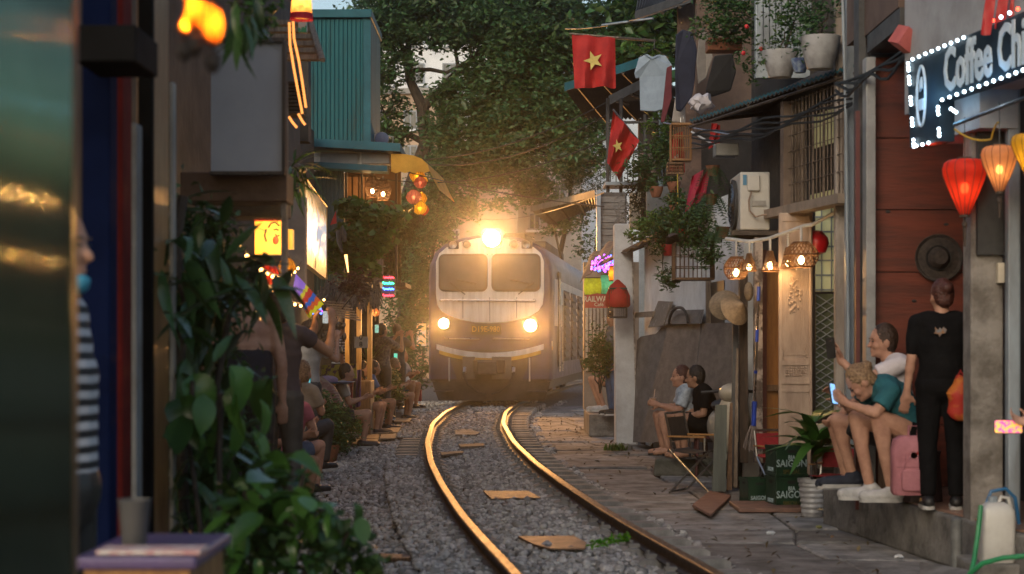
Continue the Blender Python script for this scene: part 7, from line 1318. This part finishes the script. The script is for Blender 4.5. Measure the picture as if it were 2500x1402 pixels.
# teal woman
person('person in teal t-shirt bending over a phone on a low stool', (2.73, 12.45, PL+.016), -90, dict(pel=(0,0,.46), che=(.0,-.16,.70), nec=(.01,-.27,.80), hea=(.02,-.375,.80), shL=(-.16,-.23,.77), shR=(.17,-.20,.75), elL=(-.16,-.40,.60), elR=(.19,-.31,.60), wrL=(-.04,-.50,.70), wrR=(.11,-.475,.655),
  hpL=(-.09,0,.45), hpR=(.09,-.02,.45), knL=(-.04,-.40,.56), knR=(.15,-.29,.575), anL=(-.03,-.31,.11), anR=(.15,-.20,.11), toL=(-.03,-.47,.045), toR=(.15,-.36,.045)), (0,-.72,-.69), TEALC, .7, BLKC, .28, SHW, HBLO, 'bun', SKIN, .008, .6, hd={'L': ((.25,-.75,.5), (.6,0,-.4)), 'R': ((-.35,-.75,.45), (-.6,.1,.4))})
MB().lathe([(.15,0),(.13,.30),(.14,.34),(.001,.345)], V((2.76,12.45,PL+.016)), 14).build('low_stool', M('dark_stool', (.05,.03,.03), None, 6, .5), label='dark low stool under the person in teal', cat='stool', bev=.004)
phone('phone with bright blue screen held by the person in teal', P(2034, 962, 12.42), (.75,-.6,.25), (.1,.1,1), 1.6, (.18,.42,.75))
# man in white polo
person('person in white polo shirt holding a phone up, sitting behind the one in teal', (2.745, 13.05, PL+.016), -90, dict(pel=(0,0,.40), che=(.0,-.04,.76), nec=(0,-.06,.95), hea=(0,-.12,1.075), shL=(-.19,-.02,.92), shR=(.19,-.03,.92), elL=(-.22,-.25,.66), elR=(.17,-.30,.80), wrL=(-.12,-.40,.55), wrR=(.11,-.44,.95),
  hpL=(-.10,0,.39), hpR=(.10,0,.39), knL=(-.14,-.44,.50), knR=(.10,-.46,.52), anL=(-.12,-.36,.13), anR=(.10,-.36,.16), toL=(-.12,-.52,.06), toR=(.10,-.53,.09)), (.12,-1,-.06), WHC, .6, M('dark_shorts', (.03,.03,.035), None, 6, .85), .85, M('navy_shoe', (.02,.026,.045), None, 8, .8), HBRO, 'short', SKIN, .008, .8, hd={'R': ((-.15,-.2,1), (0,-1,0))})
MB().bx(2.62, 2.95, 12.92, 13.2, PL+.016, PL+.30).build('wooden_crate_seat', WOOD, label='wooden box seat under the person in white polo', cat='seat', bev=.008)
phone('black phone held up by the person in white polo', P(2028, 850, 12.93), (.75,.65,0), (-.15,0,1), None)
bk = T('pink_backpack', 'dusty pink backpack standing on the platform between the two visitors', 'backpack', P(2226, 1208, 12.0)); PNK = M('pink_canvas', (.42,.17,.20), (.34,.13,.155), 8, .75, b=.3, bs=40); c = P(2226, 1208, 12.0)
mb = MB(); rg_ = [(0,.9),(.02,1),(.30,1),(.36,.9),(.385,.6)]; o_ = rrect(-.135,.135,-.07,.07,.045,4); k = len(o_)
mb.add([c+V((x*s, y*s, z)) for z, s in rg_ for x, y in o_], [(i*k+q, i*k+(q+1)%k, (i+1)*k+(q+1)%k, (i+1)*k+q) for i in range(4) for q in range(k)]+[tuple(range(k)), tuple(range(4*k, 5*k))]); mb.build('main_body', PNK, bk, smooth=True)
MB().prism(rrect(-.085,.085,.03,.17,.03,4), lambda x, q, z: c+V((x, -.071+q, z)), -.028, -.001).build('front_pocket', PNK, bk, bev=.008); MB().tube([c+V((-.03,-.04,.375)), c+V((-.03,-.05,.45)), c+V((.03,-.05,.45)), c+V((.03,-.04,.375))], .009, 6).build('top_handle', PNK, bk, smooth=True)
MB().lathe([(.022,0),(.022,.004),(.001,.004)], c+V((0,-.066,.26)), 14, RX90).build('badge', CERW, bk); MB().lathe([(.010,0),(.010,.006),(.001,.006)], c+V((.025,-.068,.275)), 10, RX90).build('pin', BRICKR, bk)
for s in (-1, 1): MB().tube([c+V((s*.04,-.05,.36)), c+V((s*.055,-.075,.22)), c+V((s*.09,-.07,.12))], .006, 6).build('strap', PNK, bk)
MB().prism(rrect(-.115,.115,.18,.186,.002,2), lambda x, q, z: c+V((x, -.067+q, z)), -.004, .001).build('zip', M('zip_rose', (.25,.09,.11), None, 6, .6), bk)
# couple
def seated(f_kn, z_kn, f_an, z_an, sit, head, che, nec, shz, arm): pass
person('person in light blue checked shirt holding a drink, seated by white wall', (1.955, 20.0, .0), -90, dict(pel=(0,0,.55), che=(0,-.06,.79), nec=(0,-.09,.93), hea=(0,-.125,1.04), shL=(-.15,-.06,.90), shR=(.15,-.07,.89), elL=(-.17,-.16,.70), elR=(.18,-.16,.68), wrL=(-.05,-.36,.735), wrR=(.06,-.36,.735),
  hpL=(-.09,0,.54), hpR=(.09,0,.54), knL=(-.08,-.37,.62), knR=(.10,-.33,.62), anL=(-.07,-.31,.28), anR=(.10,-.27,.28), toL=(-.07,-.45,.225), toR=(.10,-.41,.225)), (.1,-1,-.03), M('check_shirt', (.46,.53,.60), (.28,.33,.40), 26, .85, b=.2), .8, M('shorts_dark', (.025,.022,.022), None, 6, .85), .35, None, HAUB, 'short', SKIN, .010, .8, hd={'L': ((.3,-.9,.25), (.9,0,0)), 'R': ((-.3,-.9,.25), (-.9,0,0))}, sc=1)
MB().lathe([(.028,0),(.038,.09),(.040,.092),(.036,.09)], P(1601, 990, 20.0)+V((-.03,0,-.01)), 16).tube([P(1603,972,20.0)+V((-.03,0,0)), P(1606,950,20.0)+V((-.03,0,0))], .004, 5).build('drink_cup', M('cup_amber', (.55,.33,.22), (.65,.55,.5), 9, .3), label='iced drink cup with straw held by the person in light blue', cat='cup', smooth=True)
person('person in black t-shirt leaning close to the one with the drink', (2.06, 19.45, .0), -90, dict(pel=(0,0,.55), che=(0,-.03,.80), nec=(0,-.065,.95), hea=(-.01,-.125,1.045), shL=(-.18,-.03,.91), shR=(.18,-.04,.90), elL=(-.2,-.10,.68), elR=(.2,-.06,.67), wrL=(-.08,-.26,.64), wrR=(.08,-.24,.64),
  hpL=(-.09,0,.54), hpR=(.09,0,.54), knL=(-.06,-.36,.62), knR=(.10,-.30,.63), anL=(-.05,-.28,.28), anR=(.10,-.24,.28), toL=(-.05,-.42,.225), toR=(.10,-.38,.225)), (-.25,-1,-.12), BLKC, .75, BLKC, .75, None, HAIRB, 'short', SKIN2, .010, .7)
for i, (x, y, lb) in enumerate([(1.97,20.0,'low plastic stool under the person in light blue checked shirt'), (2.07,19.45,'low plastic stool under the person in black t-shirt by the wall')]): 
    t = T('plastic_stool', lb, 'stool', (x, y, 0)); MB().bx(x-.15,x+.15,y-.15,y+.15,.40,.43).build('seat', M('stool_maroon', (.10,.03,.03), None, 5, .4), t, bev=.01)
    for a in (-1,1):
        for b in (-1,1): MB().tube([(x+a*.14,y+b*.14,0),(x+a*.12,y+b*.12,.40)], .016, 6).build('leg', M('stool_maroon', (.10,.03,.03)), t)
for i, (px, py, d, rz, lb) in enumerate([(1605,1106,19.95,0,'black slide sandal under the raised foot nearest the track'), (1640,1108,19.85,0,'black slide sandal with white strap on the mossy block'), (1672,1110,19.4,0,'black slide sandal of the person in black, left'), (1692,1110,19.3,0,'black slide sandal of the person in black, right')]):
    p = P(px+6, py, d); p.z = .193+.0; MB().prism([(x, y) for x, y in rrect(-.13,.11,-.045,.045,.04,4)], lambda x, q, y: p+V((x, y, q)), 0, .022).tube([p+V((-.06,-.045,.02)), p+V((-.06,0,.06)), p+V((-.06,.045,.02))], .012, 6).build('sandal', BLACK, label=lb, cat='sandal')
# cafe guests beyond the pillar
person('person in white sneakers sitting on the cafe step behind the leafy bush', (1.60, 28.3, .345), -90, dict(pel=(0,0,.45), che=(0,-.06,.72), nec=(0,-.10,.90), hea=(0,-.14,1.03), shL=(-.17,-.08,.86), shR=(.17,-.08,.86), elL=(-.2,-.2,.66), elR=(.2,-.2,.66), wrL=(-.06,-.36,.70), wrR=(.08,-.36,.70), hpL=(-.09,0,.44), hpR=(.09,0,.44), knL=(-.10,-.38,.50), knR=(.10,-.33,.50), anL=(-.1,-.25,.10), anR=(.1,-.20,.10), toL=(-.1,-.4,.045), toR=(.1,-.36,.045)), (.1,-1,-.3), M('stripe_navy', (.10,.12,.18), (.4,.4,.42), 18, .85), .7, M('grey_shorts', (.18,.15,.13), None, 6, .85), .5, SHW, HBRO, 'short', SKIN, .013)
MB().bx(1.5,1.75,28.15,28.45,.345,.66).build('step_stool', WOOD, label='wooden stool on the cafe step behind the bush', cat='stool', bev=.01)
person('person in grey shirt and blue jeans standing half behind the white pillar', (1.50, 27.3, .34), -70, {}, (.0,-1,-.1), M('grey_tee', (.11,.12,.13), None, 6, .85), .7, M('jeans', (.05,.10,.20), (.035,.07,.14), 9, .85, b=.3), 1, BLACK, HAIRB, 'short', SKIN2, .013, sc=.92)
# hand with phone at the right edge
person('person mostly outside the right edge reaching in with a phone', (3.07, 9.6, 0), -90, dict(elR=(.22,-.08,1.02), wrR=(.05,-.36,1.0), shR=(.19,0,1.30), shL=(-.19,0,1.3), che=(0,0,1.15), nec=(0,0,1.36), hea=(0,-.02,1.5)), (0,-1,0), M('olive_tee', (.08,.08,.06), None, 6, .85), .6, DGREY, 1, BLACK, HAIRB, 'short', SKIN, .009, .9, hd={'R': ((0,-1,.15), (.6,0,.8))})
phone('phone with pink and yellow picture held out at the right edge', P(2462, 1042, 9.62), (-.25,-1,.1), (1,-.25,.0), .8, (.8,.04,.35), c2=(.9,.45,.05))
# left side people
STRP = M('striped_shirt', (.5,.5,.52), (.02,.02,.022), 5, .85); nt = STRP.node_tree; wv = nt.nodes.new('ShaderNodeTexWave'); wv.bands_direction = 'Z'; wv.inputs['Scale'].default_value = 7.2; wv.inputs['Distortion'].default_value = .8; tcx = nt.nodes.new('ShaderNodeTexCoord'); nt.links.new(tcx.outputs['Object'], wv.inputs[0]); mr = nt.nodes.new('ShaderNodeMapRange'); mr.inputs[1].default_value = .4; mr.inputs[2].default_value = .6; nt.links.new(wv.outputs[1], mr.inputs[0])
for n_ in nt.nodes:
    if n_.bl_idname == 'ShaderNodeMix': nt.links.new(mr.outputs[0], n_.inputs[0])
person('person in black and white striped shirt peeking from behind the green sheet wall', (-1.305, 5.2, .05), 88, dict(shL=(-.18,.02,1.36), shR=(.18,.0,1.36), elL=(-.2,.06,1.09), elR=(.2,.06,1.09), wrL=(-.2,.03,.85), wrR=(.2,.03,.85)), (-.1,-1,-.05), STRP, .95, BLACK, 1, BLACK, HAIRB, 'bob', SKIN, .009, sc=1.06, mask=M('mask_blue', (.07,.38,.55), None, 6, .8), long_=True)
person('person in dark strappy top with bare shoulder half hidden by leaves at left', (-1.60, 11.0, .2), 190, dict(elR=(.23,.0,1.10), wrR=(.2,-.1,.9)), (.3,-1,0), M('strap_top', (.02,.02,.03), None, 6, .85), -1, BLACK, 1, BLACK, HAIRB, 'short', SKIN, .012)
person('person raising a phone with both hands at left, dark hair', (-1.72, 13.6, .12), 165, dict(elL=(-.28,-.30,1.22), elR=(.12,-.32,1.20), wrL=(-.26,-.42,1.42), wrR=(-.12,-.42,1.40)), (-.3,-1,.05), M('lilac_tee', (.06,.05,.065), None, 6, .85), .4, DGREY, 1, BLACK, HAIRB, 'bob', SKIN2, .011, .9, hd={'L': ((0,0,1), (.6,-.5,0)), 'R': ((0,0,1), (-.6,-.5,0))})
phone('black phone raised by the dark haired person at left', P(762, 803, 14.0), (-.1,-1,0), (0,0,1), .02, (.03,.03,.04))
SIT = dict(pel=(0,0,.40), che=(0,-.06,.67), nec=(0,-.10,.86), hea=(0,-.14,.99), shL=(-.17,-.08,.82), shR=(.17,-.08,.82), elL=(-.2,-.18,.60), elR=(.2,-.18,.60), wrL=(-.07,-.36,.66), wrR=(.07,-.36,.66), hpL=(-.09,0,.39), hpR=(.09,0,.39), knL=(-.10,-.42,.46), knR=(.10,-.42,.46), anL=(-.1,-.36,.1), anR=(.1,-.36,.1), toL=(-.1,-.52,.045), toR=(.1,-.52,.045))
person('person in black shirt with red trim sitting low behind the leaves at left', (-2.02, 14.8, 0), 70, SIT, (0,-1,-.2), M('black_red_trim', (.018,.016,.018), (.2,.02,.03), 4, .85, lo=.6, hi=.64), .7, M('shorts_black', (.02,.02,.02), None, 5, .85), .6, BLACK, HAIRB, 'short', SKIN2, .012)
MB().bx(-2.2,-1.9,14.65,14.95,0,.30).build('low_bench', WOOD, label='low wooden bench under the person in black and red', cat='bench', bev=.01)
person('blond person filming with a turquoise phone beside the straw hats', (-2.15, 18.2, .12), 150, SIT, (0,-1,-.1), M('beige_tee', (.35,.29,.22), None, 6, .85), .7, DGREY, 1, BLACK, HBLO, 'bob', SKIN, .013)
MB().bx(-2.32,-1.98,18.1,18.4,0,.42).build('stool_box', DARKW, label='dark box seat under the blond person filming', cat='seat', bev=.01)
phone('phone with turquoise screen beside the red beer crate', P(750, 932, 18.4), (-.1,-1,.1), (0,0,1), 1.2, (.03,.55,.65))
person('person in white tee filming beside the straw hats at left', (-2.28, 20.6, .1), 140, dict(elL=(-.2,-.28,1.2), elR=(.2,-.28,1.22), wrL=(-.07,-.42,1.42), wrR=(.06,-.42,1.45)), (0,-1,0), M('plain_white_tee', (.4,.39,.38), None, 6, .85), .6, DGREY, 1, BLACK, HBRO, 'bob', SKIN, .013, sc=.93)
person('person in pink top sitting between the leaves and the red beer crate', (-2.08, 16.8, 0), 150, SIT, (.2,-1,-.1), M('pink_top', (.42,.12,.16), None, 6, .85), .5, M('denim_short', (.08,.12,.2), None, 6, .85), .6, BLACK, HAUB, 'long', SKIN, .013)
MB().bx(-2.22,-1.94,16.62,16.92,0,.30).build('low_bench', DARKW, label='low dark bench under the person in pink top', cat='bench', bev=.01)
phone('phone with pale screen raised by the person in white tee', P(795, 775, 20.8), (-.1,-1,.1), (0,0,1), .9, (.35,.4,.4))
for i, (x, y, yw, c, hc, lb, lb2) in enumerate([(-2.32, 24.3, 95, (.42,.40,.38), HAIRB, 'person in pale shirt sitting beside the dark bush and hats', 'small box seat under the person in pale shirt by the bush'), (-2.30, 28.9, 105, (.06,.14,.30), HBRO, 'person in blue shirt sitting by the black rubbish bag', 'small box seat under the person in blue shirt'), (-2.36, 27.6, 80, (.45,.16,.04), HAIRB, 'person in orange shirt sitting in front of the stall counter', 'small box seat under the person in orange shirt'), (-2.2, 32.6, 110, (.35,.33,.12), HBLO, 'person in mustard shirt sitting near the white planter', 'small box seat under the person in mustard shirt')]):
    person(lb, (x, y, .02), yw, SIT, (0,-1,-.05), M('tee_%d' % i, c, None, 6, .85), .65, M('short_%d' % i, (.06,.06,.07), None, 6, .85), .6, BLACK, hc, ['short','bob','long','short'][i], [SKIN,SKIN2][i % 2], .015)
    MB().bx(x-.14, x+.14, y-.14, y+.14, .0, .31).build('box_seat', DARKW, label=lb2, cat='seat', bev=.01)
ARM = dict(elL=(-.2,-.28,1.2), elR=(.2,-.28,1.22), wrL=(-.07,-.42,1.42), wrR=(.06,-.42,1.45))
person('person in patterned shirt filming the train near the spiky plant', (-2.2, 31.2, .1), 140, ARM, (0,-1,.0), M('pattern_tee', (.22,.2,.18), (.08,.07,.07), 22, .85), .7, DGREY, 1, BLACK, HAIRB, 'short', SKIN2, .014, sc=.98)
person('person in dark shirt with raised arms closest to the train', (-2.12, 34.0, .16), 150, ARM, (0,-1,.0), DGREY, .6, BLACK, 1, BLACK, HAIRB, 'short', SKIN2, .014, sc=.95)
person('person in blue shorts crouching on the stone step by the planter', (-2.16, 34.6, .16), 60, SIT, (0,-1,.0), M('white_tee', (.3,.3,.32), None, 6, .85), .6, M('blue_shorts', (.05,.15,.4), None, 6, .8), .5, BLACK, HAIRB, 'short', SKIN2, .014)
MB().bx(-2.28,-2.02,34.45,34.75,.16,.46).build('step_box', DARKW, label='dark box seat under the person in blue shorts', cat='seat', bev=.01)
person('person in striped shirt standing by the number board at the stall', (-2.62, 28.0, .1), 110, {}, (0,-1,0), STRP, .7, DGREY, 1, BLACK, HAIRB, 'short', SKIN2, .014, sc=.97)
phone('lit phone raised by the person near the spiky plant', P(920, 803, 31.0), (0,-1,0), (0,0,1), 1.0, (.2,.5,.4)); phone('small lit phone held out nearest to the train', P(966, 872, 33.6), (0,-1,0), (0,0,1), 1.2, (.05,.6,.4))
# ---------------------------------------------------------------- haze over the street
hz = MB().bx(-152, 152, -142, 162, -1.1, 22).build('haze', None, kind='stuff'); hm_ = bpy.data.materials.new('haze_air'); hm_.use_nodes = True; hn = hm_.node_tree; hn.nodes.clear(); pv = hn.nodes.new('ShaderNodeVolumePrincipled'); ho = hn.nodes.new('ShaderNodeOutputMaterial'); hn.links.new(pv.outputs[0], ho.inputs['Volume'])
pv.inputs['Color'].default_value = (.86,.88,.92,1); pv.inputs['Density'].default_value = .00105; pv.inputs['Anisotropy'].default_value = .968; hz.data.materials.append(hm_)
